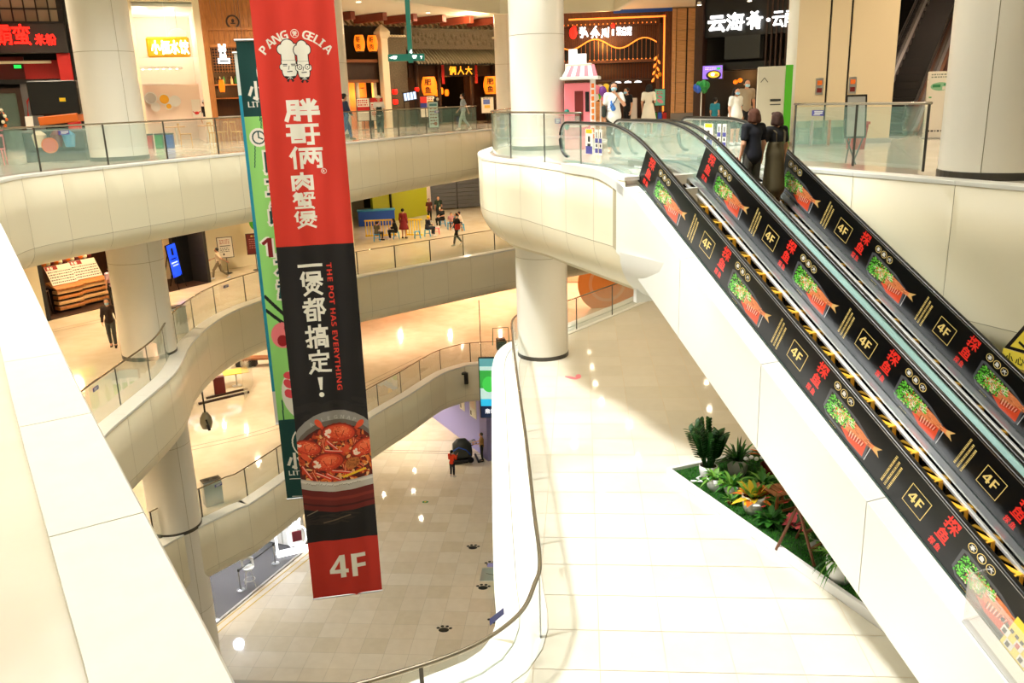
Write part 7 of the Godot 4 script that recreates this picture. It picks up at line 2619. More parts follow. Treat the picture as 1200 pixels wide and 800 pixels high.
# ---------------------------------------------------------------- one floor down
func third_floor() -> void:
	var f := frame(Vector3(-19.28, F3, -28.87), Vector2(0.46, -0.888))
	var t := framed(thing("shop", "snack shop one floor down with price racks, behind the left column", "shop"), f)
	part("back_wall", slab(B.new(), -0.5, 0, 7.6, 3.8, -5.2, -5), M.dark_wood, t)
	part("floor_boards", slab(B.new(), 0, 0.0, 7.1, 0.015, -5, 0.0), M.dark_wood, t)
	part("side_wall", slab(B.new(), 7.05, 0, 7.2, 3.8, -5, 0), M.charcoal, t)
	part("side_wall", slab(B.new(), -0.15, 0, 0.0, 3.8, -5, 0), M.charcoal, t)
	part("dark_partition", slab(B.new(), 6.25, 0, 7.05, 3.8, -1.2, -1.0), M.black, t)
	part("red_band", slab(B.new(), 0, 2.2, 7, 3.0, -4.6, -4.5), M.deep_red, t)
	part("lime_fin", slab(B.new(), 0.6, 2.35, 1.7, 2.6, -0.8, -0.6), M.lime_glow, t)
	point_light(f * Vector3(1.6, 3.2, -1.8), 5.0, Color(1, 0.75, 0.5), 0.2)
	point_light(f * Vector3(5.4, 3.2, -1.8), 4.0, Color(1, 0.75, 0.5), 0.2)
	struct_mesh("wall_snack_shop", slab_at(f, -9.0, 0, -0.15, 3.8, -0.3, 0.0), M.cream)
	var hp := framed(thing("hanging_plant", "small trailing plant on the cream wall beside the snack shop", "plant"), f)
	part("pot", B.new().lathe(Vector3(-1.1, 1.95, 0.12), [[0.08, 0.0], [0.11, 0.14]], 12), M.charcoal, hp)
	for k in 12:
		part("leaf", B.new().ball(Vector3(-1.1 + 0.16 * sin(k * 2.3), 2.0 - 0.045 * k, 0.2 + 0.05 * cos(k * 3.1)), Vector3(0.07, 0.1, 0.02), 8, 5, Basis(Vector3.BACK, k * 0.9)), M.leaf_b, hp)
	var rack_pic := sheet("price_cards", 256, 160, Color(0.55, 0.1, 0.08), [["r", 0, 34, 256, 126, Color(0.85, 0.82, 0.76)], ["g", "mi", 20, 6, 24, 4, Color(0.95, 0.9, 0.85)], ["g", "fen", 52, 6, 24, 4, Color(0.95, 0.9, 0.85)], ["t", 8, 48, 240, 5, 22, 9, Color(0.3, 0.26, 0.24)], ["r", 120, 0, 136, 34, Color(0.88, 0.85, 0.78)]], 12)
	for q in [[0.75, 1.75, -0.9, "snack counter with price cards and slatted crates, nearer the cream wall"], [1.82, 2.9, -1.1, "snack counter with price cards and slatted crates, next to the left column"]]:
		var r := framed(thing("snack_counter", q[3], "counter"), f)
		for v in 4:
			part("slat", slab(B.new(), q[0], 0.12 + v * 0.2, q[1], 0.24 + v * 0.2, q[2] - 0.05, q[2] + 0.3, 0.01), M.pale_wood if v % 2 else M.warm_wood, r)
		part("crate_core", slab(B.new(), q[0] + 0.05, 0, q[1] - 0.05, 0.9, q[2] - 0.5, q[2] + 0.1), M.black, r)
		part("tray", B.new().box(Vector3((q[0] + q[1]) / 2, 1.0, q[2] + 0.02), Vector3(q[1] - q[0] + 0.1, 0.08, 0.7), Basis(Vector3.RIGHT, 0.3), 0.01), M.warm_wood, r)
		var cb := B.new()
		cb.quad(Vector3(q[0], 1.05, q[2] + 0.1), Vector3(q[1], 1.05, q[2] + 0.1), Vector3(q[1], 1.72, q[2] - 0.3), Vector3(q[0], 1.72, q[2] - 0.3))
		cb.quad(Vector3(q[1], 1.05, q[2] + 0.07), Vector3(q[0], 1.05, q[2] + 0.07), Vector3(q[0], 1.72, q[2] - 0.33), Vector3(q[1], 1.72, q[2] - 0.33))
		part("price_cards", cb, rack_pic, r)
		for k in 6:
			part("snack_pack", B.new().ball(Vector3(lerpf(q[0] + 0.1, q[1] - 0.1, k / 5.0), 1.8, q[2] - 0.45), Vector3(0.1, 0.09, 0.08), 8, 6), [M.orange, M.cream, M.deep_red][k % 3], r)
	var r2 := framed(thing("snack_counter", "slatted crate shelf right of the left column, beside the blue screen", "counter"), f)
	for v in 5:
		part("slat", slab(B.new(), 4.5, 0.1 + v * 0.22, 5.25, 0.24 + v * 0.22, -1.0, -0.7, 0.01), M.warm_wood if v % 2 else M.pale_wood, r2)
	part("crate_core", slab(B.new(), 4.5, 0, 5.2, 1.2, -1.5, -0.9), M.black, r2)
	part("card_board", B.new().box(Vector3(4.75, 1.7, -1.1), Vector3(0.3, 0.9, 0.03), Basis(Vector3.BACK, -0.12)), M.paper, r2)
	part("picture_wall", slab(B.new(), 4.2, 1.5, 5.6, 2.2, -2.4, -2.3), rack_pic, r2)
	stool("tall dark stool at the left of the snack shop", f * Vector3(0.35, 0, -0.8), M.dark_wood, 0.95)
	var sc := framed(thing("screen", "bright blue advertising screen on an easel before the snack shop", "screen"), f)
	sc.transform = f * Transform3D(Basis(Vector3.UP, 0.5), Vector3(5.72, 0, -0.35))
	part("frame", B.new().box(Vector3(0, 1.18, 0), Vector3(0.86, 1.4, 0.06), Basis(Vector3.RIGHT, -0.1), 0.01), M.black, sc)
	part("display", B.new().box(Vector3(0, 1.18, 0.032), Vector3(0.8, 1.34, 0.006), Basis(Vector3.RIGHT, -0.1)), M.blue_screen, sc)
	part("mark", B.new().box(Vector3(0, 1.55, 0.0), Vector3(0.2, 0.3, 0.006), Basis(Vector3.RIGHT, -0.1)).box(Vector3(0, 1.26, 0.03), Vector3(0.5, 0.05, 0.006), Basis(Vector3.RIGHT, -0.1)), M.black, sc)
	part("print", B.new().box(Vector3(0, 1.1, 0.046), Vector3(0.56, 0.05, 0.006), Basis(Vector3.RIGHT, -0.1)).box(Vector3(0.04, 0.98, 0.06), Vector3(0.5, 0.05, 0.006), Basis(Vector3.RIGHT, -0.1)), M.pale_screen, sc)
	for x in [-0.3, 0.3]:
		part("leg", B.new().cyl(Vector3(x * 1.2, 0, 0.25), Vector3(x, 0.9, 0.0), 0.02, 0.02, 6), M.black, sc)
		part("leg", B.new().cyl(Vector3(x * 1.2, 0, -0.45), Vector3(x, 1.5, -0.08), 0.02, 0.02, 6), M.black, sc)
	# cream wall with the runner and the two boards
	var w := frame(Vector3(-17.96, F3, -36.25), Vector2(0.645, -0.764))
	struct_mesh("wall_back_left", slab_at(w, -0.4, 0, 9.6, 3.8, -0.4, -0.05), M.cream)
	part("return_panel", slab(B.new(), 7.2, 0, 7.5, 3.8, -0.8, -0.6), M.blush, t)
	board_stand("black framed white notice board behind the walking boy", Vector3(-16.0, F3, -37.2) + Vector3(0.0, 0, 0), 0.5, 0.62, 0.88, 1.62, sheet("notice_white", 96, 140, Color(0.92, 0.9, 0.85), [["t", 14, 14, 66, 3, 12, 6, Color(0.7, 0.4, 0.35)], ["r", 14, 56, 68, 6, Color(0.3, 0.3, 0.3)], ["t", 14, 72, 60, 3, 12, 6, Color(0.4, 0.4, 0.4)], ["d", 34, 118, 6, 8, Color(0.1, 0.1, 0.1)]], 5), M.black)
	board_stand("dark red notice board on a pole, left of the teal edged banner", Vector3(-14.9, F3, -37.9), 0.4, 0.66, 0.9, 1.66, sheet("notice_red", 96, 140, Color(0.36, 0.05, 0.05), [["t", 28, 10, 40, 1, 12, 10, Color(0.8, 0.75, 0.3)], ["t", 14, 34, 66, 5, 15, 6, Color(0.65, 0.4, 0.38)], ["r", 54, 100, 28, 28, Color(0.85, 0.8, 0.75)], ["r", 60, 106, 16, 16, Color(0.36, 0.05, 0.05)]], 7), M.black)
	var lm := thing("shop_sign", "white and lime rounded sign edge above the dark red board", "sign", Vector3(-14.75, F3, -38.3), 0.4)
	part("lime_disc", B.new().cyl(Vector3(0, 2.15, 0), Vector3(0, 2.15, 0.08), 0.42, 0.42, 24), M.lime, lm)
	part("white_disc", B.new().cyl(Vector3(0.14, 2.2, 0.08), Vector3(0.14, 2.2, 0.1), 0.34, 0.34, 24), M.white_paint, lm)
	part("bracket", B.new().box(Vector3(0, 2.15, -0.12), Vector3(0.08, 0.08, 0.3)), M.charcoal, lm)
	# the play corner behind the banners
	var kw := frame(Vector3(-12.6, F3, -44.6), Vector2(0.2, -0.98))
	struct_mesh("wall_play", slab_at(kw, -4.5, 0, 0.2, 3.8, -0.4, 0.0), M.beige_wall)
	var al := framed(thing("alarm_box", "small red alarm button on the beige wall right of the red banner", "alarm"), kw)
	part("plate", slab(B.new(), -1.62, 1.55, -1.44, 1.72, 0.0, 0.03, 0.004), M.deep_red, al)
	part("button", slab(B.new(), -1.57, 1.6, -1.49, 1.67, 0.03, 0.045), M.red, al)
	var pk := thing("play_corner", "yellow green play corner behind the seated children", "shop")
	part("yellow_wall", B.new().box(Vector3(-11.5, F3 + 1.9, -54.2), Vector3(0.2, 3.8, 5.0), Basis(Vector3.UP, -0.55)), M.olive, pk)
	part("dark_joint", B.new().box(Vector3(-11.9, F3 + 1.9, -53.3), Vector3(0.16, 3.8, 0.1), Basis(Vector3.UP, -0.55)), M.black, pk)
	part("pale_wall", B.new().box(Vector3(-14.5, F3 + 1.9, -54.5), Vector3(5.0, 3.8, 0.2)), M.pale_grey, pk)
	part("dark_window", B.new().box(Vector3(-13.1, F3 + 1.55, -54.3), Vector3(1.5, 1.6, 0.1)), M.black, pk)
	part("blue_sign", B.new().box(Vector3(-9.6, F3 + 2.2, -56.2), Vector3(0.9, 0.14, 0.1), Basis(Vector3.UP, 0.9)), M.blue, pk)
	var bc := thing("counter", "blue counter at the left of the play corner", "counter", Vector3(-12.5, F3, -51.8), 0.25)
	part("body", B.new().box(Vector3(0, 0.45, 0), Vector3(2.2, 0.9, 0.7), Basis.IDENTITY, 0.02), M.blue, bc)
	part("top", B.new().box(Vector3(0, 0.92, 0), Vector3(2.3, 0.06, 0.8), Basis.IDENTITY, 0.01), M.sky_blue, bc)
	var tn := [[-11.15, -46.9, 0.15, 1.6, "yellow play fence panel between the two seated people"], [-9.25, -46.9, -0.2, 0.9, "yellow play fence panel behind the woman in a maroon dress"]]
	for q in tn:
		var fe := thing("play_fence", q[4], "fence", Vector3(q[0], F3, q[1]), q[2])
		for k in int(q[3] / 0.16) + 1:
			part("bar", B.new().box(Vector3(-q[3] / 2 + k * 0.16, 0.5, 0), Vector3(0.05, 0.9, 0.05), Basis.IDENTITY, 0.01), M.yellow, fe)
		for y in [0.12, 0.95]:
			part("rail", B.new().box(Vector3(0, y, 0), Vector3(q[3] + 0.1, 0.08, 0.07), Basis.IDENTITY, 0.015), M.yellow, fe)
	var st := [[-11.05, -45.5, "blue stool under the person in grey at the left of the play corner"], [-10.1, -46.1, "blue stool under the person in black"], [-8.95, -46.2, "empty blue stool right of the woman in a maroon dress"], [-8.5, -46.8, "blue stool under the person with a yellow collar"], [-8.2, -50.5, "blue stool under the man in black at the back"], [-6.85, -48.7, "blue stool under the person in white"], [-7.6, -49.4, "empty blue stool between the man in black and the person in white"]]
	for q in st:
		stool(q[2], Vector3(q[0], F3, q[1]), M.sky_blue)
	stool("small pink stool in the play corner", Vector3(-8.1, F3, -47.5), M.pink, 0.38)
	point_light(Vector3(-7.5, F3 + 3.4, -54.5), 10.0, Color(1, 0.92, 0.8), 0.12)  # added light with no fixture, brightens the shutter
	var sf := frame(Vector3(-10.2, F3, -58.4), Vector2(0.93, -0.37))
	var sh := framed(thing("roller_shutter", "closed grey roller shutter at the back of the floor below", "shutter"), sf)
	for k in 2:
		var u0 := 0.0 + k * 1.85
		var v := 0.05
		while v < 2.1:
			part("slat", slab(B.new(), u0, v, u0 + 1.78, v + 0.26, -0.1, 0.0, 0.012), M.shutter_grey, sh)
			v += 0.27
	part("mid_post", slab(B.new(), 1.78, 0, 1.85, 3.8, -0.1, 0.05), M.charcoal, sh)
	part("dark_header", slab(B.new(), -0.3, 2.15, 4.4, 3.8, -0.5, -0.1), M.black, sh)
	part("side_panel", slab(B.new(), -0.6, 0, -0.05, 3.8, -0.3, 0.1), M.blush, sh)
	part("side_panel", slab(B.new(), 3.7, 0, 4.6, 3.8, -0.3, 0.1), M.pale_grey, sh)
	var xs := framed(thing("exit_sign", "small green exit sign over the closed roller shutter", "sign"), sf)
	part("housing", slab(B.new(), 1.65, 2.2, 2.0, 2.36, 0.1, 0.16, 0.01), M.charcoal, xs)
	part("light_face", slab(B.new(), 1.68, 2.22, 1.97, 2.34, 0.16, 0.17), M.green_sign, xs)
	part("hanger", slab(B.new(), 1.81, 2.36, 1.84, 3.8, 0.12, 0.14), M.charcoal, xs)
	# bins by the rails, dark lines in the floors
	waste_box("steel waste box behind the curved glass rail one floor down", Vector3(-13.55, F3, -26.9))
	waste_box("steel waste box with two openings behind the rail two floors down", Vector3(-12.75, F2, -26.1))
	for k in 2:
		var l := B.new()
		var a := Vector2(-18.6, -27.2) + Vector2(0.3, 0.2) * k
		swept(l, curve([a, Vector2(-16.0, -31.2) + Vector2(0.32, 0.2) * k, Vector2(-13.9, -36.2) + Vector2(0.35, 0.2) * k, Vector2(-10, -41.5) + Vector2(0.3, 0.3) * k], 0.5), [[-0.02, 0.002], [0.02, 0.002]], F3)
		struct_mesh("trim_inlay", l, M.inlay)
		var m := B.new()
		swept(m, curve([Vector2(-16.2, -30.8) + Vector2(0.25, 0.3) * k, Vector2(-13.0, -33.5) + Vector2(0.25, 0.3) * k, Vector2(-11.0, -38.0) + Vector2(0.3, 0.2) * k, Vector2(-8.6, -43.5) + Vector2(0.3, 0.2) * k], 0.5), [[-0.02, 0.002], [0.02, 0.002]], F2)
		struct_mesh("trim_inlay", m, M.inlay)
	# pink sticker on the bridge floor
	var sk := thing("floor_sticker", "small pink sticker on the tile floor right of the middle column", "sticker", Vector3(-0.2, F3 + 0.002, -22.0), 0.5)
	part("wing", B.new().ball(Vector3(-0.12, 0, 0), Vector3(0.09, 0.003, 0.22), 12, 4, Basis(Vector3.UP, 0.4)), M.pink, sk)
	part("wing", B.new().ball(Vector3(0.1, 0, 0), Vector3(0.08, 0.003, 0.2), 12, 4, Basis(Vector3.UP, -0.5)), M.pink, sk)
	# warning signs on the escalators
	var g := thing("warning_sign", "yellow and black triangular head warning sign at the right escalator", "sign")
	var bs := Basis(-EH, Vector3.UP, -EP)
	var o := esc(7.6, 10.28, -1.92)
	var tri := B.new()
	var pts := PackedVector2Array([Vector2(0, 0.36), Vector2(-0.34, -0.16), Vector2(0.34, -0.16)])
	for k in 2:
		var q: float = [1.0, 0.72][k]
		var b := B.new()
		var z: float = [0.0, 0.012][k]
		b.quad(o + bs * Vector3(pts[1].x * q, pts[1].y * q, z), o + bs * Vector3(pts[2].x * q, pts[2].y * q, z), o + bs * Vector3(pts[0].x * q + 0.001, pts[0].y * q, z), o + bs * Vector3(pts[0].x * q - 0.001, pts[0].y * q, z))
		b.box(o + bs * Vector3(0, 0.03 * q, z - 0.004), Vector3(0.2 * q, 0.2 * q, 0.006), bs)
		part("black_triangle" if k == 0 else "yellow_triangle", b, M.maroon_black if k == 0 else M.sign_yellow, g)
	part("figure", B.new().box(o + bs * Vector3(0.03, 0.02, 0.02), Vector3(0.04, 0.18, 0.008), bs * Basis(Vector3.BACK, 0.5)).box(o + bs * Vector3(-0.05, -0.06, 0.02), Vector3(0.16, 0.03, 0.008), bs * Basis(Vector3.BACK, -0.5)).ball(o + bs * Vector3(-0.01, 0.13, 0.02), Vector3.ONE * 0.03, 8, 6), M.black, g)
	var pl := part("yellow_plate", B.new().box(o + bs * Vector3(0, -0.28, 0), Vector3(0.7, 0.22, 0.012), bs), M.sign_yellow, g)
	for k in 4:
		var cb := B.new()
		sign_bars(cb, G[["xiao", "xin", "peng", "tou"][k]], -0.3 + k * 0.16, -0.34, Vector2(0.12, 0.13), 0.014, 0.008, 0.004)
		part("character", B.new().add(cb, Transform3D(bs, o)), M.black, pl)
	part("bracket", B.new().cyl(o + bs * Vector3(0, 0.3, -0.01), o + Vector3(0, 4.6, 0), 0.008, 0.008, 6), M.steel, g)
	# clear guard and yellow notice on the left escalator
	var cg := thing("clear_guard", "clear plastic guard box on the white ledge at the lower right", "guard")
	part("shield", ramp(B.new(), 4.3, 5.62, 7.2, 7.225, 0.14, 0.75, 6), M.clear_plastic, cg)
	part("end_plate", B.new().box(esc(5.62, 7.33, yn(5.62) + 0.42), Vector3(0.02, 0.56, 0.26), Basis(-EH, Vector3.UP, -EP)), M.clear_plastic, cg)
	part("foot_strip", ramp(B.new(), 4.3, 5.62, 7.18, 7.26, 0.142, 0.16, 6), M.pale_grey, cg)
	var yp := thing("safety_notice", "yellow notice with six pictograms on the poster at the lower right", "notice")
	part("panel", film_piece(5.3, 4.78, 7.452, 0.17, 0.55), M.sign_yellow, yp)
	for k in 6:
		part("pictogram", film_piece(5.24 - (k % 3) * 0.16, 5.15 - (k % 3) * 0.16, 7.446, 0.21 + 0.13 * (k / 3), 0.29 + 0.13 * (k / 3)), M.paper, yp)
		part("figure", film_piece(5.215 - (k % 3) * 0.16, 5.175 - (k % 3) * 0.16, 7.442, 0.225 + 0.13 * (k / 3), 0.275 + 0.13 * (k / 3)), M.red if k > 3 else M.charcoal, yp)
	for k in 7:
		part("letter", film_piece(5.2 - k * 0.06, 5.165 - k * 0.06, 7.444, 0.475, 0.51), M.black, yp)


# a flat plate lying on the sloping film between s0 and s1, heights above the step line
func film_piece(s0: float, s1: float, u: float, y0: float, y1: float) -> B:
	var b := B.new()
	var rings := []
	for s in [s0, s1]:
		rings.append([esc(s + y0 * 0.4, u, yn(s) + y0), esc(s + y0 * 0.4, u + 0.004, yn(s) + y0), esc(s - (y1 - y0) * 0.4 + y0 * 0.4, u + 0.004, yn(s) + y1), esc(s - (y1 - y0) * 0.4 + y0 * 0.4, u, yn(s) + y1)])
	return b.loft(rings)


func waste_box(label: String, at: Vector3) -> void:
	var t := thing("waste_bin", label, "bin", at, 0.7)
	part("body", B.new().box(Vector3(0, 0.45, 0), Vector3(0.62, 0.9, 0.34), Basis.IDENTITY, 0.015), M.steel, t)
	part("top", B.new().box(Vector3(0, 0.91, 0), Vector3(0.64, 0.03, 0.36), Basis.IDENTITY, 0.008), M.steel_dark, t)
	for x in [-0.15, 0.15]:
		part("opening", B.new().lathe(Vector3(x, 0.926, 0), [[0.1, 0.0], [0.1, 0.004]], 16), M.black, t)


# ---------------------------------------------------------------- two and three floors down
func lower_floors() -> void:
	# 2F: glass corner shop with a yellow table, a bench, the rosy hall beyond
	var t := thing("shop", "glass corner of a shop two floors down with dark floor frame", "shop", Vector3(-17.2, F2, -37.6), 0.5)
	part("glass_wall", B.new().box(Vector3(1.2, 1.5, 0.4), Vector3(0.03, 3.0, 2.4), Basis(Vector3.UP, -0.3)), M.glass, t)
	part("floor_frame", B.new().box(Vector3(0, 0.05, 0.9), Vector3(2.4, 0.1, 0.12), Basis(Vector3.UP, 0.25)).box(Vector3(0.2, 0.05, 0.3), Vector3(2.0, 0.1, 0.08), Basis(Vector3.UP, 0.25)), M.dark_wood, t)
	part("red_panel", B.new().box(Vector3(-0.1, 0.45, 0.2), Vector3(0.5, 0.9, 0.3)), M.deep_red, t)
	table("yellow topped table with black legs in the glass corner two floors down", Vector3(-16.9, F2, -38.7), 1.2, 0.9, 0.75, M.yellow, 0.5)
	var bn := thing("bench", "brown wooden bench on dark blocks two floors down", "bench", Vector3(-17.1, F2, -42.0), 0.1)
	part("seat", B.new().box(Vector3(0, 0.42, 0), Vector3(2.6, 0.1, 0.6), Basis.IDENTITY, 0.02), M.wood, bn)
	for x in [-0.9, -0.2, 0.9]:
		part("block", B.new().box(Vector3(x, 0.19, 0), Vector3(0.35, 0.38, 0.45), Basis.IDENTITY, 0.02), M.charcoal, bn)
	struct_mesh("wall_rose", B.new().box(Vector3(-9, F2 + 1.9, -62), Vector3(30, 3.8, 0.3)), M.peach)
	var pn := thing("wall_panel", "rosy orange lit wall panels at the back two floors down", "panels", Vector3(-6, F2, -61.8))
	for k in 9:
		part("panel", B.new().box(Vector3(-6.4 + k * 1.62, 1.9, 0), Vector3(1.58, 3.7, 0.12), Basis.IDENTITY, 0.02), M.rose if k % 3 else M.peach, pn)
	for k in 5:
		point_light(Vector3(-13.0 + k * 3.6, F2 + 3.0, -58.5), 6.0, Color(1, 0.78, 0.66), 0.1)
	var od := thing("reflection_disc", "large orange disc standing in for a round reflection behind the far bridge railing", "reflection", Vector3(1.6, F2 + 1.6, -54.0), 0.2)  # solid disc made in place of a round reflection
	part("disc", B.new().cyl(Vector3(0, 0, 0), Vector3(0, 0, 0.06), 1.9, 1.9, 40), M.orange_soft, od)
	part("inner_ring", B.new().lathe(Vector3(0, 0, 0.06), [[1.2, 0.0], [1.2, 0.03], [1.0, 0.03]], 36, Basis(Vector3.RIGHT, PI / 2), false), M.peach, od)
	part("stand", B.new().box(Vector3(0, -1.2, -0.1), Vector3(0.4, 0.9, 0.2)), M.peach, od)
	var dk := thing("shop", "dark shop opening under the far fascia, right of the middle column", "shop", Vector3(4.2, F2, -56), 0.0)
	part("dark_wall", B.new().box(Vector3(0, 2.9, 0), Vector3(5.5, 1.8, 0.4)), M.black, dk)
	part("rose_wall", B.new().box(Vector3(0, 1.0, -0.1), Vector3(6, 2.0, 0.4)), M.rose, dk)
	# ring lamps mirrored in the 2F floor
	for q in [[-19.83, -40.52, 0.62, "ring shaped white pendant lamp, left of three mirrored in the floor"], [-19.17, -39.62, 0.56, "ring shaped white pendant lamp, middle of three mirrored in the floor"], [-18.88, -41.95, 0.56, "ring shaped white pendant lamp, right of three mirrored in the floor"]]:
		var rl := thing("ring_lamp", q[3], "lamp", Vector3(q[0], F3 - 3.4, q[1]))
		var path := []
		for k in 33:
			path.append(Vector3(cos(TAU * k / 32.0) * q[2], 0, sin(TAU * k / 32.0) * q[2]))
		part("ring", B.new().tube(path, 0.06, 0.05, 6), M.ring_light, rl)
		for k in 3:
			part("wire", B.new().cyl(Vector3(cos(TAU * k / 3.0) * q[2], 0.03, sin(TAU * k / 3.0) * q[2]), Vector3(0, 1.28, 0), 0.006, 0.006, 5), M.steel, rl)
	# dome camera hanging below the 3F edge, and a small black box on the 2F front
	var cm := thing("dome_camera", "grey surveillance camera hanging beneath the curved balcony one floor down", "camera", Vector3(-13.35, F3 - 2.1, -27.6))
	part("drop_pipe", B.new().cyl(Vector3(0, 0, 0), Vector3(0, -1.0, 0), 0.03), M.charcoal, cm)
	var cb := B.new()
	cb.smooth = true
	part("housing", cb.lathe(Vector3(0, -1.5, 0), [[0.02, -0.16], [0.16, -0.1], [0.22, 0.1], [0.2, 0.3], [0.08, 0.5]], 18), M.cam_grey, cm)
	part("visor", B.new().box(Vector3(0.12, -1.42, 0.16), Vector3(0.08, 0.42, 0.06), Basis(Vector3.BACK, 0.2)), M.black, cm)
	var bx := thing("wall_speaker", "small black box fixed to the balcony front beside the hanging screen", "speaker", Vector3(-5.93, F2 - 0.55, -41.3))
	part("body", B.new().box(Vector3.ZERO, Vector3(0.2, 0.6, 0.18), Basis.IDENTITY, 0.02), M.black, bx)
	part("bracket", B.new().box(Vector3(-0.12, 0.24, -0.1), Vector3(0.2, 0.08, 0.3)), M.black, bx)
	# hanging LED screen, seen edge on behind the white bridge edge
	var sc := thing("screen", "tall hanging screen with green and cyan picture left of the bridge edge", "screen", Vector3(-3.85, -12.4, -39.9), 0.0)
	part("housing", B.new().box(Vector3(0, 0, -0.1), Vector3(2.5, 3.15, 0.16), Basis.IDENTITY, 0.02), M.charcoal, sc)
	var dp := B.new()
	dp.quad(Vector3(-1.2, -1.54, 0.0), Vector3(1.2, -1.54, 0.0), Vector3(1.2, 1.54, 0.0), Vector3(-1.2, 1.54, 0.0))
	part("display", dp, sheet("screen_green", 220, 300, Color(0.72, 0.85, 0.82), [["r", 0, 0, 220, 40, Color(0.35, 0.6, 0.62)], ["r", 0, 60, 60, 90, Color(0.2, 0.62, 0.25)], ["d", 40, 130, 30, 40, Color(0.25, 0.75, 0.3)], ["r", 60, 40, 16, 170, Color(0.92, 0.95, 0.93)], ["r", 76, 70, 40, 60, Color(0.5, 0.55, 0.55)], ["r", 84, 60, 10, 30, Color(0.1, 0.15, 0.2)], ["r", 110, 40, 110, 170, Color(0.6, 0.8, 0.7)], ["d", 160, 120, 30, 60, Color(0.2, 0.6, 0.3)], ["r", 0, 205, 220, 36, Color(0.15, 0.7, 0.88)], ["r", 0, 241, 220, 60, Color(0.06, 0.12, 0.22)], ["g", "nan", 18, 256, 22, 4, Color(0.9, 0.92, 0.95)], ["g", "yun", 42, 256, 22, 4, Color(0.9, 0.92, 0.95)], ["x", "101", 66, 278, 20, Color(0.9, 0.92, 0.95)], ["d", 130, 262, 26, 24, Color(0.85, 0.7, 0.25)]], 3, 0.85), sc)
	for x in [-1.1, 1.1]:
		part("hanger", B.new().cyl(Vector3(x, 1.55, -0.1), Vector3(x, 4.45, -0.1), 0.02, 0.02, 6), M.charcoal, sc)
	var tr := thing("cleaning_cart", "small black cart with a teal handle at the far end of the curved rail", "cart", Vector3(-4.4, F2, -44.5), 0.2)
	part("body", B.new().box(Vector3(0, 0.35, 0), Vector3(0.5, 0.6, 0.5), Basis.IDENTITY, 0.05), M.black, tr)
	part("handle", B.new().tube([Vector3(-0.45, 0.3, 0), Vector3(-0.42, 1.25, 0), Vector3(0.42, 1.25, 0), Vector3(0.45, 0.3, 0)], 0.05, 0.05, 6), M.teal, tr)
	# ---- 1F: lavender wall with posters
	var lw := frame(Vector3(-9.5, F1, -49.9), Vector2(0.543, -0.0 + 0.84))
	lw = frame(Vector3(-9.2, F1, -49.45), Vector2(0.541, 0.841))
	var wl := setting("wall_lavender", "lavender wall of the ground floor")
	var wm := part("face", slab(B.new(), -8, 0, 6.7, 3.8, -0.3, 0.0), M.lavender, wl)
	wm.transform = lw
	var we := part("face", slab(B.new(), 6.7, 0, 7.6, 3.8, -0.3, 0.12, 0.02), M.lavender_dark, wl)
	we.transform = lw
	var wf := part("face", B.new().box(Vector3(-3.0, F1 + 1.9, -44.4), Vector3(4.6, 3.8, 0.3)), M.lavender, wl)
	for q in [[3.0, 0.16, "narrow dark poster on the lavender wall, left of three"], [4.0, 0.62, "white poster on the lavender wall, middle of three"], [5.35, 0.8, "white poster with small pictures on the lavender wall, right of three"]]:
		var po := framed(thing("wall_poster", q[2], "poster"), lw)
		part("board", slab(B.new(), q[0], 1.95, q[0] + q[1], 3.3, 0.0, 0.04, 0.01), M.paper if q[1] > 0.3 else M.charcoal, po)
		if q[1] > 0.3:
			part("picture", slab(B.new(), q[0] + 0.1, 2.5, q[0] + q[1] - 0.1, 3.2, 0.04, 0.045), M.blush, po)
			part("dark_print", slab(B.new(), q[0] + 0.1, 2.05, q[0] + 0.22, 2.3, 0.04, 0.045), M.charcoal, po)
	# double dark lines by the lavender wall, yellow lines by the grey shop
	for k in 2:
		var l := B.new()
		swept(l, PackedVector2Array([Vector2(-12.5, -44.3 - k * 0.3), Vector2(-2.5, -43.8 - k * 0.3)]), [[-0.025, 0.002], [0.025, 0.002]], F1)
		struct_mesh("trim_inlay", l, M.inlay)
		var y := B.new()
		swept(y, PackedVector2Array([Vector2(-15.2, -23.2 + 0.0) + Vector2(0.36, -0.12) * k, Vector2(-14.05, -27.5) + Vector2(0.36, -0.12) * k, Vector2(-11.3, -35.5) + Vector2(0.36, -0.12) * k]), [[-0.03, 0.002], [0.03, 0.002]], F1)
		struct_mesh("trim_inlay", y, M.yellow_line)
	# the grey floored shop on the left
	var gs := frame(Vector3(-14.35, F1, -27.2), Vector2(0.3, -0.954))
	var g := framed(thing("shop", "grey floored shop area on the ground floor at the lower left", "shop"), gs)
	part("grey_floor", slab(B.new(), -4, 0.0, 7.0, 0.03, -6, 0.0), M.grey_floor, g)
	part("kerb", slab(B.new(), -4, 0, 7.0, 0.05, 0.0, 0.1), M.pale_grey, g)
	part("white_wall", slab(B.new(), 6.5, 0, 6.7, 3.8, -6, -0.1), M.white_paint, g)
	for k in 6:
		part("wall_panel", slab(B.new(), 6.42, 0.1, 6.5, 3.6, -5.6 + k * 0.9, -4.75 + k * 0.9, 0.01), M.white_paint, g)
	part("white_wall", slab(B.new(), -4, 0, 6.6, 3.8, -6.2, -6.0), M.white_paint, g)
	point_light(gs * Vector3(3.4, 3.2, -1.6), 9.0, Color(0.9, 0.93, 1.0), 0.2)
	var bs := thing("bar_stool", "white bar stool with wire legs in the grey shop at the lower left", "stool", Vector3(-13.75, F1 + 0.03, -30.35), 0.5)
	var seat := B.new()
	seat.smooth = true
	part("seat", seat.lathe(Vector3(0, 0.78, 0), [[0.02, -0.02], [0.2, 0.0], [0.25, 0.08], [0.22, 0.08], [0.16, 0.03], [0.01, 0.02]], 20), M.white_paint, bs)
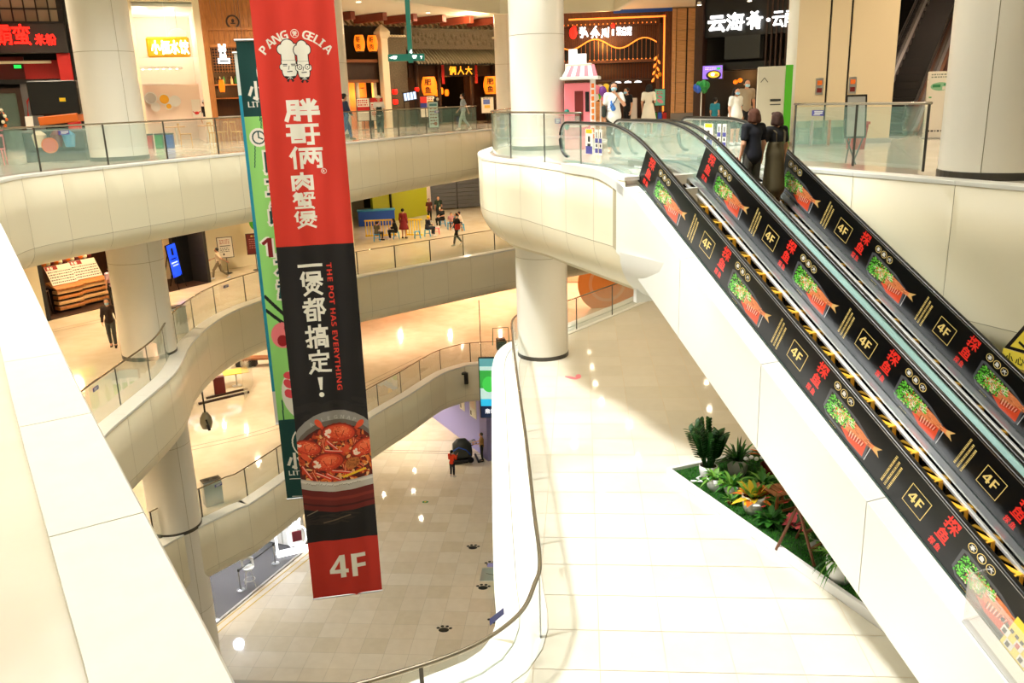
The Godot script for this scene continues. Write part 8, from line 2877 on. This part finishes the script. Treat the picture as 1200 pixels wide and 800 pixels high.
	part("back", B.new().tube([Vector3(-0.22, 0.86, -0.06), Vector3(-0.2, 1.12, -0.2), Vector3(0, 1.18, -0.24), Vector3(0.2, 1.12, -0.2), Vector3(0.22, 0.86, -0.06)], 0.06, 0.16, 8), M.white_paint, bs)
	for a in 4:
		var d := Vector3(cos(a * PI / 2 + 0.78), 0, sin(a * PI / 2 + 0.78))
		part("leg", B.new().cyl(d * 0.27, d * 0.12 + Vector3(0, 0.78, 0), 0.012, 0.012, 6), M.white_paint, bs)
	var ring := []
	for k in 17:
		ring.append(Vector3(cos(TAU * k / 16.0) * 0.22, 0.3, sin(TAU * k / 16.0) * 0.22))
	part("foot_ring", B.new().tube(ring, 0.018, 0.018, 6), M.white_paint, bs)
	for q in [[-14.02, -30.0, "belt post beside the white bar stool"], [-14.2, -27.85, "belt post nearest the near white coping"], [-13.3, -32.1, "belt post beside the glowing white sign"]]:
		var bp := thing("belt_post", q[2], "post", Vector3(q[0], F1 + 0.03, q[1]))
		part("base", B.new().lathe(Vector3.ZERO, [[0.17, 0.0], [0.165, 0.03], [0.04, 0.06]], 20), M.steel, bp)
		part("post", B.new().cyl(Vector3(0, 0.04, 0), Vector3(0, 0.95, 0), 0.03), M.steel, bp)
		part("head", B.new().cyl(Vector3(0, 0.86, 0), Vector3(0, 0.98, 0), 0.042), M.black, bp)
		if q[1] < -31:
			part("belt", B.new().box(Vector3(-0.36, 0.9, 1.05), Vector3(0.012, 0.05, 2.2), Basis(Vector3.UP, -0.33)), M.black, bp)
		elif q[1] > -28:
			part("belt", B.new().box(Vector3(-0.2, 0.9, 0.1), Vector3(0.5, 0.05, 0.012)), M.black, bp)
	var ns := thing("glowing_sign", "white glowing bottle shaped sign frame in the grey shop", "sign", Vector3(-13.1, F1 + 0.03, -33.0), 0.5)
	part("base", B.new().box(Vector3(0.3, 0.08, 0.1), Vector3(1.5, 0.14, 0.4), Basis.IDENTITY, 0.02), M.white_sign, ns)
	part("upright", B.new().box(Vector3(-0.4, 0.8, 0.1), Vector3(0.09, 1.4, 0.09), Basis.IDENTITY, 0.01), M.white_sign, ns)
	part("bottle_frame", B.new().tube([Vector3(0.2, 0.35, 0.1), Vector3(0.8, 0.35, 0.1), Vector3(0.88, 0.5, 0.1), Vector3(0.88, 1.0, 0.1), Vector3(0.78, 1.15, 0.1), Vector3(0.22, 1.15, 0.1), Vector3(0.12, 1.0, 0.1), Vector3(0.12, 0.5, 0.1), Vector3(0.2, 0.35, 0.1)], 0.09, 0.09, 6), M.white_sign, ns)
	part("bottle_neck", B.new().box(Vector3(0.5, 1.28, 0.1), Vector3(0.34, 0.08, 0.08)).box(Vector3(0.42, 1.4, 0.1), Vector3(0.08, 0.26, 0.08), Basis(Vector3.BACK, -0.5)).box(Vector3(0.64, 1.45, 0.1), Vector3(0.08, 0.26, 0.08), Basis(Vector3.BACK, -0.5)), M.white_sign, ns)
	part("red_drink", B.new().box(Vector3(0.5, 0.75, 0.1), Vector3(0.42, 0.5, 0.04), Basis.IDENTITY, 0.02), M.wine, ns)
	# floor hatch, paw stickers
	var mh := thing("floor_hatch", "grey steel floor hatch beside the white bridge edge", "hatch", Vector3(-3.75, F1, -31.5))
	part("plate", B.new().box(Vector3(0, 0.004, 0), Vector3(1.1, 0.012, 1.0), Basis.IDENTITY, 0.003), M.steel, mh)
	part("slot", B.new().box(Vector3(-0.1, 0.011, 0), Vector3(0.5, 0.004, 0.03), Basis(Vector3.UP, -0.3)), M.black, mh)
	part("light_strip", B.new().box(Vector3(0.1, 0.004, -0.75), Vector3(0.9, 0.01, 0.3)), M.lavender, mh)
	for q in [[-4.9, -33.7, "topmost paw print sticker, on the ground floor near the hatch"], [-3.95, -32.3, "paw print sticker on the pale strip above the hatch"], [-4.1, -30.5, "paw print sticker just below the hatch"], [-3.4, -28.2, "paw print sticker nearest the curved handrail"], [-5.26, -27.6, "paw print sticker left of the one by the handrail"]]:
		var pw := thing("floor_sticker", q[2], "sticker", Vector3(q[0], F1 + 0.003, q[1]))
		part("pad", B.new().ball(Vector3.ZERO, Vector3(0.2, 0.003, 0.15), 14, 4), M.black, pw)
		for k in 4:
			var a := 0.5 + k * 0.7
			part("toe", B.new().ball(Vector3(cos(a) * 0.27, 0, -sin(a) * 0.24), Vector3(0.07, 0.003, 0.07), 8, 4), M.black, pw)
	var fg := thing("floor_sticker", "small green sticker in the middle of the ground floor", "sticker", Vector3(-7.8, F1 + 0.003, -38.1))
	part("leaf", B.new().ball(Vector3.ZERO, Vector3(0.16, 0.003, 0.12), 12, 4), M.green, fg)
	part("dot", B.new().ball(Vector3(0, 0.003, 0), Vector3(0.06, 0.003, 0.05), 8, 4), M.yellow, fg)
	# floor scrubber
	var fs := thing("floor_scrubber", "dark grey floor scrubbing machine pushed by the man in tan", "machine", Vector3(-6.55, F1, -43.1), 0.3)
	var bb := B.new()
	bb.smooth = true
	part("tank", bb.loft([ring_of(Vector3(-0.55, 0.65, 0), 0.42, 0.34), ring_of(Vector3(-0.3, 0.7, 0), 0.62, 0.42), ring_of(Vector3(0.15, 0.68, 0), 0.62, 0.42), ring_of(Vector3(0.45, 0.6, 0), 0.4, 0.36)]), M.scrub, fs)
	part("blue_stripe", B.new().tube([Vector3(-0.6, 0.75, 0.3), Vector3(-0.3, 0.98, 0.43), Vector3(0.1, 0.8, 0.44), Vector3(0.35, 0.45, 0.4)], 0.04, 0.06, 6), M.blue, fs)
	part("brush_deck", B.new().box(Vector3(-0.25, 0.12, 0), Vector3(0.9, 0.2, 0.9), Basis.IDENTITY, 0.05), M.black, fs)
	part("squeegee", B.new().box(Vector3(0.75, 0.06, 0), Vector3(0.1, 0.12, 1.1), Basis.IDENTITY, 0.02), M.black, fs)
	part("handle", B.new().tube([Vector3(0.35, 0.95, -0.3), Vector3(0.7, 1.05, -0.3), Vector3(0.72, 1.05, 0.3), Vector3(0.35, 0.95, 0.3)], 0.05, 0.05, 6), M.black, fs)
	part("control_panel", B.new().box(Vector3(0.5, 1.06, 0), Vector3(0.24, 0.06, 0.3), Basis(Vector3.BACK, -0.3), 0.01), M.pale_grey, fs)
	for z in [-0.38, 0.38]:
		part("wheel", B.new().cyl(Vector3(0.35, 0.16, z - 0.04), Vector3(0.35, 0.16, z + 0.04), 0.16, 0.16, 18), M.black, fs)
	# fallback edge of the ground floor wall at the lower left
	struct_mesh("wall_pier", B.new().box(Vector3(-14.95, F1 + 2.9, -26.0), Vector3(0.5, 5.8, 1.2)), M.cream)


func ring_of(c: Vector3, h: float, w: float) -> Array:
	var out := []
	for j in 18:
		var a := TAU * j / 18
		out.append(c + Vector3(0, sin(a) * h, cos(a) * w))
	return out


# ---------------------------------------------------------------- the planted corner under the escalators
func leaf(base: Vector3, dir: Vector3, length: float, width: float, droop: float, b: B = null) -> B:
	if b == null:
		b = B.new()
		b.smooth = true
	var side := dir.cross(Vector3.UP)
	side = side.normalized() if side.length() > 0.05 else Vector3.RIGHT
	var n := 5
	var k0 := b.v.size()
	for k in n + 1:
		var f := float(k) / n
		var p := base + dir * length * f + Vector3(0, -droop * length * f * f, 0)
		var w := width * sin(PI * (0.12 + 0.88 * f) ) * 0.5 if f < 0.999 else 0.0
		b.vert(p - side * w)
		b.vert(p + Vector3(0, -w * 0.25, 0))
		b.vert(p + side * w)
	for k in n:
		for j in 2:
			var a := k0 + k * 3 + j
			b.idx.append_array(PackedInt32Array([a, a + 1, a + 4, a, a + 4, a + 3]))
	return b


func pot(t: Node3D, r: float, h: float, m: Material) -> void:
	var b := B.new()
	b.smooth = true
	part("pot", b.lathe(Vector3.ZERO, [[r * 0.62, 0.0], [r * 0.86, h * 0.3], [r * 0.98, h * 0.7], [r * 0.97, h], [r * 0.9, h], [r * 0.88, h * 0.88]], 24), m, t)
	part("soil", B.new().cyl(Vector3(0, h * 0.8, 0), Vector3(0, h * 0.9, 0), r * 0.88, r * 0.88, 20), M.soil, t)


func bush(label: String, at: Vector3, r: float, h: float, pm: Material, n: int, length: Array, width: float, droop: float, rise: Array, mats: Array, sd: int) -> Node3D:
	var t := thing("potted_plant", label, "plant", at)
	if h > 0:
		pot(t, r, h, pm)
	var g := RandomNumberGenerator.new()
	g.seed = sd
	for k in n:
		var a := k * 2.399 + g.randf() * 0.4
		var e := lerpf(rise[0], rise[1], g.randf())
		var d := Vector3(cos(a) * cos(e), sin(e), sin(a) * cos(e))
		var l := lerpf(length[0], length[1], g.randf())
		part("leaf", leaf(Vector3(cos(a), 0, sin(a)) * r * 0.25 + Vector3(0, maxf(h * 0.85, 0.05), 0), d, l, width * g.randf_range(0.8, 1.15), droop * g.randf_range(0.6, 1.3), null), mats[g.randi() % mats.size()], t)
	return t


func planter() -> void:
	var y := F3
	var t := thing("planter_bed", "low turf bed with a white rim under the escalators", "planter")
	var s0 := 5.2
	var s1 := 13.38
	var u0 := 8.5
	var u1 := 12.4
	var bs := Basis(EP, Vector3.UP, -EH)
	part("turf_base", B.new().box(esc((s0 + s1) / 2, (u0 + u1) / 2, y + 0.05), Vector3(u1 - u0, 0.1, s1 - s0), bs), M.turf_base, t)
	for q in [[(s0 + s1) / 2, u0 - 0.03, 0.08, s1 - s0 + 0.12], [(s0 + s1) / 2, u1 + 0.03, 0.08, s1 - s0 + 0.12]]:
		part("rim", B.new().box(esc(q[0], q[1], y + 0.085), Vector3(q[2], 0.17, q[3]), bs, 0.01), M.pot_white, t)
	for q in [s1 + 0.03, s0 - 0.03]:
		part("rim", B.new().box(esc(q, (u0 + u1) / 2, y + 0.085), Vector3(u1 - u0, 0.17, 0.08), bs, 0.01), M.pot_white, t)
	# turf
	var blade := B.new()
	blade.tri(Vector3(-0.006, 0, 0), Vector3(0.006, 0, 0), Vector3(0.004, 0.035, 0.012))
	blade.tri(Vector3(0.0, 0, -0.006), Vector3(0.0, 0, 0.006), Vector3(-0.012, 0.03, 0.0))
	var mm := MultiMesh.new()
	mm.transform_format = MultiMesh.TRANSFORM_3D
	mm.mesh = blade.mesh()
	mm.instance_count = 16000
	var g := RandomNumberGenerator.new()
	g.seed = 3
	for k in 16000:
		var p := esc(g.randf_range(7.0, s1 - 0.05), g.randf_range(u0 + 0.02, 10.6), y + 0.098)
		mm.set_instance_transform(k, Transform3D(Basis(Vector3.UP, g.randf() * TAU).scaled(Vector3.ONE * g.randf_range(0.7, 1.4)), p))
	var mi := MultiMeshInstance3D.new()
	mi.name = "turf"
	mi.multimesh = mm
	mi.material_override = M.grass
	t.add_child(mi)
	mi.set_meta("kind", "stuff")
	var G0 := y + 0.1
	# tall dark plant with feathered stems
	var z := thing("potted_plant", "tall dark plant with upright feathered stems at the corner of the turf bed", "plant", Vector3(2.4, G0, -15.45))
	pot(z, 0.18, 0.28, M.pot_white)
	for k in 24:
		var a := k * 2.4
		var tilt := 0.08 + 0.42 * (float(k % 5) / 5.0)
		var d := Vector3(cos(a) * tilt, 1.0, sin(a) * tilt).normalized()
		var l := 0.66 + 0.34 * float((k * 7) % 5) / 5.0
		var b := B.new()
		b.smooth = true
		var base := Vector3(cos(a), 0, sin(a)) * 0.06 + Vector3(0, 0.22, 0)
		b.cyl(base, base + d * l, 0.013, 0.006, 6)
		for j in 11:
			var f := 0.3 + 0.7 * j / 11.0
			for s in [-1, 1]:
				var o: Vector3 = d.cross(Vector3(sin(a + 0.7), 0.2, cos(a))).normalized() * float(s)
				leaf(base + d * l * f, (d * 0.75 + o * 0.8).normalized(), 0.17, 0.085, 0.12, b)
		part("feathered_stem", b, M.leaf_a, z)
	bush("dark strap leaved plant in a grey pot behind the turf corner", Vector3(2.98, G0, -15.6), 0.21, 0.36, M.pale_grey, 70, [0.4, 0.68], 0.05, 0.5, [0.3, 1.4], [M.leaf_a, M.leaf_a, M.leaf_b], 21)
	bush("small striped plant in a white pot nearest the turf corner", Vector3(2.46, G0, -14.95), 0.17, 0.26, M.pot_white, 40, [0.28, 0.46], 0.06, 0.7, [0.3, 1.3], [M.leaf_c, M.leaf_b, M.leaf_c], 22)
	bush("pale striped plant between the white pot and the yellow plant", Vector3(2.74, G0, -14.75), 0.16, 0.22, M.pot_white, 44, [0.3, 0.5], 0.06, 0.5, [0.4, 1.35], [M.leaf_c, M.leaf_b], 23)
	bush("yellow and orange leaved plant in a white pot", Vector3(2.99, G0, -14.05), 0.21, 0.34, M.pot_white, 46, [0.26, 0.48], 0.13, 0.35, [0.2, 1.4], [M.leaf_y, M.leaf_y, M.leaf_o, M.leaf_c], 24)
	bush("small feathery fern in a dark red pot on the turf", Vector3(2.66, G0, -14.35), 0.08, 0.1, M.deep_red, 30, [0.14, 0.28], 0.03, 0.4, [0.1, 1.3], [M.leaf_b, M.leaf_c], 25)
	bush("broad fern behind the yellow plant", Vector3(3.3, G0, -14.75), 0.15, 0.26, M.pale_grey, 60, [0.36, 0.6], 0.06, 0.6, [0.3, 1.2], [M.leaf_b, M.leaf_b, M.leaf_c], 26)
	bush("dark bushy plant deepest under the cladding", Vector3(3.6, G0, -15.6), 0.2, 0.4, M.deep_red, 50, [0.3, 0.6], 0.1, 0.4, [0.2, 1.3], [M.leaf_a, M.leaf_a, M.leaf_o], 27)
	var an := bush("red flowering plant right of the yellow plant", Vector3(3.2, G0, -13.6), 0.13, 0.14, M.charcoal, 36, [0.22, 0.42], 0.13, 0.4, [0.1, 1.1], [M.leaf_a, M.leaf_b], 28)
	for q in [[-0.12, 0.5, 0.0], [0.1, 0.56, -0.1], [-0.2, 0.4, 0.12], [0.16, 0.46, 0.1]]:
		part("flower", leaf(Vector3(q[0], q[1], q[2]), Vector3(0.5, 0.5, 0.6).normalized(), 0.12, 0.11, 0.1), M.flower_red, an)
		part("flower_stem", B.new().cyl(Vector3(0, 0.12, 0), Vector3(q[0], q[1], q[2]), 0.006, 0.005, 6), M.leaf_b, an)
	part("white_flower", leaf(Vector3(-0.22, 0.42, 0.1), Vector3(-0.8, 0.2, 0.5).normalized(), 0.16, 0.1, 0.1), M.pot_white, an)
	bush("pink leaved low plant beside the wooden crate", Vector3(3.55, G0, -13.45), 0.1, 0.12, M.charcoal, 20, [0.15, 0.28], 0.13, 0.3, [0.1, 1.0], [M.flower_pink, M.leaf_a, M.flower_pink], 29)
	bush("bright green shrub beside the ladder stand", Vector3(3.75, G0, -12.75), 0.12, 0.24, M.pale_grey, 60, [0.26, 0.46], 0.06, 0.2, [0.3, 1.4], [M.leaf_c, M.leaf_b], 30)
	bush("grassy plant with long drooping blades in a round white pot", Vector3(3.86, G0, -11.85), 0.22, 0.38, M.pot_white, 90, [0.45, 0.8], 0.03, 0.75, [0.4, 1.35], [M.leaf_b, M.leaf_a, M.leaf_c], 31)
	# wooden crate seat and ladder stand
	var c := thing("wooden_crate", "brown slatted wooden crate seat among the plants", "crate", Vector3(3.45, G0, -14.1), 0.5)
	for k in 4:
		part("slat", B.new().box(Vector3(-0.2 + k * 0.135, 0.42, 0), Vector3(0.11, 0.025, 0.42), Basis.IDENTITY, 0.006), M.wood, c)
	for x in [-0.22, 0.22]:
		for w in [-0.18, 0.18]:
			part("leg", B.new().box(Vector3(x, 0.2, w), Vector3(0.05, 0.4, 0.05), Basis.IDENTITY, 0.006), M.wood, c)
	for k in 2:
		part("rail", B.new().box(Vector3(0, 0.12 + k * 0.18, 0.2), Vector3(0.46, 0.05, 0.02), Basis.IDENTITY, 0.004), M.wood, c)
	var l := thing("ladder_stand", "wooden folding ladder plant stand", "stand", Vector3(3.55, G0, -12.7), 0.75)
	for x in [-0.28, 0.28]:
		part("leg", B.new().cyl(Vector3(x, 0, 0.36), Vector3(x, 0.86, 0.02), 0.026, 0.026, 6), M.old_wood, l)
		part("leg", B.new().cyl(Vector3(x, 0, -0.34), Vector3(x, 0.86, -0.02), 0.026, 0.026, 6), M.old_wood, l)
	for k in 3:
		part("rung", B.new().box(Vector3(0, 0.24 + k * 0.26, 0.26 - k * 0.1), Vector3(0.56, 0.05, 0.05), Basis.IDENTITY, 0.008), M.old_wood, l)
	var wz := thing("ornament", "white bent strip lying on the turf at the corner", "ornament", Vector3(2.2, G0 + 0.03, -15.35), 0.2)
	part("strip", B.new().tube([Vector3(-0.16, 0.0, 0.05), Vector3(0.02, 0.02, 0.16), Vector3(-0.02, 0.02, 0.0), Vector3(0.22, 0.0, -0.2)], 0.05, 0.04, 6), M.pot_white, wz)
	var wf := thing("ornament", "small white flower shaped ornaments before the dark strap leaved plant", "ornament", Vector3(3.2, G0 + 0.5, -15.25))
	for k in 4:
		part("blossom", B.new().ball(Vector3(-0.14 + k * 0.1, 0.03 * (k % 2), 0), Vector3(0.045, 0.04, 0.03), 8, 6), M.pot_white, wf)
	part("wire", B.new().cyl(Vector3(0, -0.5, 0), Vector3(0, 0, 0), 0.006, 0.006, 5), M.leaf_a, wf)


# ---------------------------------------------------------------- the people
func crowd() -> void:
	var navy := Color(0.06, 0.09, 0.17)
	var black := Color(0.03, 0.03, 0.035)
	var t: Node3D
	# top walkway
	t = person("person in a navy jacket, jeans and black cap walking by the top rail", Vector3(-8.75, 0, -32.5), 2.3, {"tall": 1.68, "pose": "walk", "top": Color(0.09, 0.14, 0.25), "sleeve": "long", "bottom": Color(0.22, 0.36, 0.58), "cap": black, "shoe": Color(0.1, 0.13, 0.13), "wide": 1.06, "cell": 0.028})
	part("waist_bag", B.new().box(last_joints.pel + Vector3(0.05, -0.03, -0.17), Vector3(0.26, 0.3, 0.12), Basis.IDENTITY, 0.03), M.black, t)
	part("belt_strap", B.new().tube([last_joints.waist + Vector3(-0.14, 0.1, 0.05), last_joints.waist + Vector3(0, 0.02, 0.16), last_joints.waist + Vector3(0.15, -0.05, 0.05)], 0.04, 0.03, 6), M.paper, t)
	t = person("person in a dark apron and pale hat standing by the top rail", Vector3(-8.45, 0, -36.9), 0.2, {"tall": 1.6, "top": Color(0.86, 0.84, 0.8), "bottom": Color(0.1, 0.16, 0.16), "cap": Color(0.82, 0.78, 0.68), "brim": true, "shoe": Color(0.9, 0.9, 0.88), "cell": 0.03})
	var ap := B.new()
	ap.smooth = true
	var J := last_joints
	part("apron", skin([[J.chest + Vector3(0.05, -0.08, 0.06), J.chest + Vector3(-0.05, -0.08, 0.06), 0.07, 0.07], [J.waist + Vector3(0.06, 0, 0.07), J.waist + Vector3(-0.06, 0, 0.07), 0.08, 0.08], [J.pel + Vector3(0.08, -0.3, 0.1), J.pel + Vector3(-0.08, -0.3, 0.1), 0.06, 0.06], [J.pel + Vector3(0.07, 0, 0.07), J.pel + Vector3(-0.07, 0, 0.07), 0.09, 0.08]], 0.03, 0.05), cloth_mat(Color(0.06, 0.14, 0.12)), t)
	person("person in pale grey top and trousers striding along the top rail, face mask on", Vector3(-5.3, 0, -40.0), -1.25, {"tall": 1.6, "pose": "walk", "top": Color(0.58, 0.62, 0.64), "bottom": Color(0.7, 0.77, 0.76), "mask": true, "mask_c": Color(0.93, 0.9, 0.9), "hairdo": "bun", "shoe": Color(0.92, 0.92, 0.88), "cell": 0.03})
	t = person("person in white tee with blue print and face mask, hand at mouth", Vector3(0.8, 0, -21.5), 0.05, {"tall": 1.66, "pose": "mouth", "top": Color(0.93, 0.93, 0.91), "loose": 0.04, "bottom": Color(0.17, 0.2, 0.19), "leg": 0.86, "mask": true, "hairdo": "bob", "shoe": Color(0.82, 0.7, 0.6), "wide": 1.08, "cell": 0.02})
	J = last_joints
	part("blue_print", skin([[J.chest + Vector3(-0.05, -0.12, 0.13), J.chest + Vector3(-0.02, -0.2, 0.14), 0.05, 0.06], [J.chest + Vector3(-0.07, -0.06, 0.125), J.chest + Vector3(-0.07, -0.02, 0.12), 0.025, 0.02], [J.chest + Vector3(0.0, -0.06, 0.125), J.chest + Vector3(0.01, -0.02, 0.12), 0.025, 0.02]], 0.014, 0.01), cloth_mat(Color(0.22, 0.45, 0.75)), t)
	part("bag_strap", B.new().tube([J.shL + Vector3(-0.05, 0.05, 0.03), J.chest + Vector3(0.04, 0, 0.165), J.waist + Vector3(-0.1, 0, 0.17), J.pel + Vector3(-0.2, 0.1, 0.05)], 0.03, 0.012, 6), M.black, t)
	part("shoulder_bag", B.new().box(J.pel + Vector3(-0.24, 0.06, 0.03), Vector3(0.1, 0.28, 0.22), Basis.IDENTITY, 0.03), cloth_mat(Color(0.13, 0.17, 0.15)), t)
	person("person in a knee length white dress seen from behind", Vector3(2.2, 0, -29.0), 2.7, {"tall": 1.66, "top": Color(0.95, 0.92, 0.84), "skirt": 0.62, "flare": 0.5, "pose": "phone", "hairdo": "bob", "cell": 0.026})
	person("person in black with a phone, half hidden behind the masked woman", Vector3(1.62, 0, -31.0), -0.9, {"tall": 1.58, "pose": "phone", "top": black, "bottom": black, "mask": true, "cell": 0.03})
	person("person in an oversized white tee and dark shorts, face mask on", Vector3(4.02, 0, -23.45), 0.5, {"tall": 1.45, "top": Color(0.92, 0.91, 0.87), "loose": 0.07, "bottom": Color(0.12, 0.12, 0.13), "leg": 0.42, "mask": true, "hairdo": "bob", "cell": 0.024})
	person("person in a patterned beige shirt and face mask beside the tall beige box", Vector3(4.62, 0, -25.3), 0.1, {"tall": 1.66, "top": Color(0.62, 0.56, 0.46), "bottom": Color(0.12, 0.12, 0.14), "mask": true, "wide": 1.1, "cell": 0.026})
	person("child in a teal top by the black restaurant", Vector3(4.2, 0, -28.2), 2.4, {"tall": 1.18, "top": Color(0.1, 0.5, 0.58), "bottom": black, "cell": 0.03})
	person("staff person behind the counter of the wooden drink shop", Vector3(-15.6, 0, -36.0), 0.8, {"tall": 1.65, "top": Color(0.1, 0.1, 0.12), "cap": Color(0.9, 0.9, 0.9), "cell": 0.03})
	# two riders, backs to us
	var up := -2.684
	t = person("person with a brown bob and navy top riding the right escalator, left of two", esc(12.25, 9.25, yn(12.25) + 0.03), up, {"tall": 1.64, "top": Color(0.075, 0.085, 0.13), "bottom": Color(0.3, 0.29, 0.27), "hair": Color(0.34, 0.19, 0.12), "hairdo": "bob", "wide": 1.04, "cell": 0.02, "loose": 0.02})
	part("red_phone", B.new().box(last_joints.wrL + Vector3(0.03, -0.06, 0.05), Vector3(0.02, 0.13, 0.07), Basis.IDENTITY, 0.006), M.deep_red, t)
	t = person("person with a dark bob and olive overalls riding the right escalator, right of two", esc(12.2, 9.68, yn(12.2) + 0.03), up, {"tall": 1.6, "top": Color(0.08, 0.08, 0.095), "bottom": Color(0.3, 0.26, 0.17), "hair": Color(0.24, 0.14, 0.1), "hairdo": "bob", "cell": 0.02, "joints": {"elL": Vector3(0.22, 1.12, 0.06), "wrL": Vector3(0.13, 1.02, 0.22)}})
	J = last_joints
	part("overall_skirt", skin([[J.chest + Vector3(0, -0.16, 0), J.pel, 0.135, 0.15], [J.pel, J.pel - Vector3(0, 0.55, 0), 0.15, 0.19]], 0.022, 0.03), cloth_mat(Color(0.32, 0.28, 0.18)), t)
	for x in [-0.08, 0.08]:
		part("overall_strap", B.new().tube([J.chest + Vector3(x, -0.12, -0.13), J.chest + Vector3(x * 1.1, 0.06, -0.125), J.neck + Vector3(x * 1.3, -0.03, -0.05), J.chest + Vector3(x, 0.02, 0.13)], 0.04, 0.012, 6), cloth_mat(Color(0.36, 0.32, 0.22)), t)
	# one floor down
	person("person with grey hair, dark jacket and face mask beside the left column", Vector3(-14.95, F3, -25.3), 0.35, {"tall": 1.58, "top": Color(0.17, 0.11, 0.09), "sleeve": "long", "bottom": Color(0.26, 0.26, 0.25), "hair": Color(0.4, 0.38, 0.36), "mask": true, "shoe": black, "pose": "walk", "joints": {"kneeL": Vector3(0.09, 0.5, 0.1), "ankL": Vector3(0.09, 0.09, 0.1), "kneeR": Vector3(-0.09, 0.49, 0.0), "ankR": Vector3(-0.09, 0.09, -0.12)}, "cell": 0.024})
	person("person in a pale pink shirt at the snack counter, behind the left column", Vector3(-17.75, F3, -30.6), -2.2, {"tall": 1.66, "top": Color(0.82, 0.66, 0.7), "bottom": black, "cell": 0.03})
	person("boy in a cream tee and khaki trousers walking left past the notice board", Vector3(-15.75, F3, -35.7), -1.3, {"tall": 1.42, "pose": "run", "top": Color(0.88, 0.8, 0.68), "bottom": Color(0.46, 0.4, 0.3), "cell": 0.028})
	t = person("person in black with a red bag and face mask by the lower rail", Vector3(-6.4, F3, -43.7), -0.9, {"tall": 1.66, "pose": "walk", "top": black, "bottom": black, "mask": true, "hairdo": "tail", "cell": 0.03})
	part("red_bag", B.new().box(last_joints.pel + Vector3(0.2, 0.05, 0.06), Vector3(0.14, 0.3, 0.3), Basis.IDENTITY, 0.05), M.red, t)
	person("person in a maroon dress standing at the yellow play fence", Vector3(-9.7, F3, -46.3), 2.9, {"tall": 1.64, "top": Color(0.52, 0.13, 0.15), "sleeve": "long", "skirt": 0.55, "flare": 0.6, "shoe": black, "cell": 0.03})
	person("seated person in grey at the left end of the play corner", Vector3(-11.05, F3, -45.5), 2.6, {"tall": 1.5, "pose": "sit", "top": Color(0.36, 0.34, 0.27), "bottom": Color(0.2, 0.2, 0.2), "cell": 0.03, "shoe": black})
	person("seated person in black left of the woman in a maroon dress", Vector3(-10.1, F3, -46.1), -1.2, {"tall": 1.6, "pose": "sit", "top": black, "sleeve": "long", "bottom": black, "hairdo": "bob", "cell": 0.03})
	person("seated person in navy with a yellow collar beside the pink stool", Vector3(-8.5, F3, -46.8), 2.2, {"tall": 1.62, "pose": "sit", "top": navy, "sleeve": "long", "bottom": navy, "hair": Color(0.9, 0.75, 0.1), "cell": 0.03})
	person("seated man in black near the roller shutter", Vector3(-8.2, F3, -50.5), -0.7, {"tall": 1.66, "pose": "sit", "top": Color(0.06, 0.08, 0.09), "bottom": black, "cell": 0.032})
	person("seated person in white beside the woman with a red bag", Vector3(-6.85, F3, -48.7), -1.4, {"tall": 1.56, "pose": "sit", "top": Color(0.88, 0.84, 0.8), "bottom": Color(0.4, 0.4, 0.42), "hair": Color(0.2, 0.06, 0.04), "cell": 0.032})
	person("seated child in pale pink between the man in black and the person in white", Vector3(-7.55, F3, -49.5), 0.3, {"tall": 1.35, "pose": "sit", "top": Color(0.75, 0.55, 0.6), "bottom": Color(0.3, 0.3, 0.35), "cell": 0.034})
	person("standing person in dark red at the back of the play corner", Vector3(-9.35, F3, -52.6), 0.6, {"tall": 1.45, "top": Color(0.3, 0.05, 0.05), "bottom": black, "cell": 0.034})
	person("standing person in dark green in front of the roller shutter", Vector3(-8.7, F3, -52.2), 0.2, {"tall": 1.62, "top": Color(0.1, 0.2, 0.17), "bottom": Color(0.08, 0.1, 0.12), "cell": 0.034})
	# ground floor
	t = person("girl in an orange top with a ponytail holding up a phone", Vector3(-6.85, F1, -41.0), 2.75, {"tall": 1.52, "top": Color(0.93, 0.27, 0.12), "sleeve": "long", "bottom": Color(0.05, 0.07, 0.14), "leg": 0.86, "hairdo": "tail", "pose": "phone", "joints": {"elR": Vector3(-0.22, 1.14, 0.08), "wrR": Vector3(-0.2, 1.3, 0.25), "elL": Vector3(0.2, 1.1, 0.05), "wrL": Vector3(0.1, 1.12, 0.22)}, "cell": 0.028})
	person("man in a tan shirt pushing the floor scrubber", Vector3(-5.5, F1, -43.0), -1.45, {"tall": 1.68, "pose": "push", "top": Color(0.68, 0.52, 0.3), "bottom": Color(0.04, 0.05, 0.06), "shoe": black, "cell": 0.028})
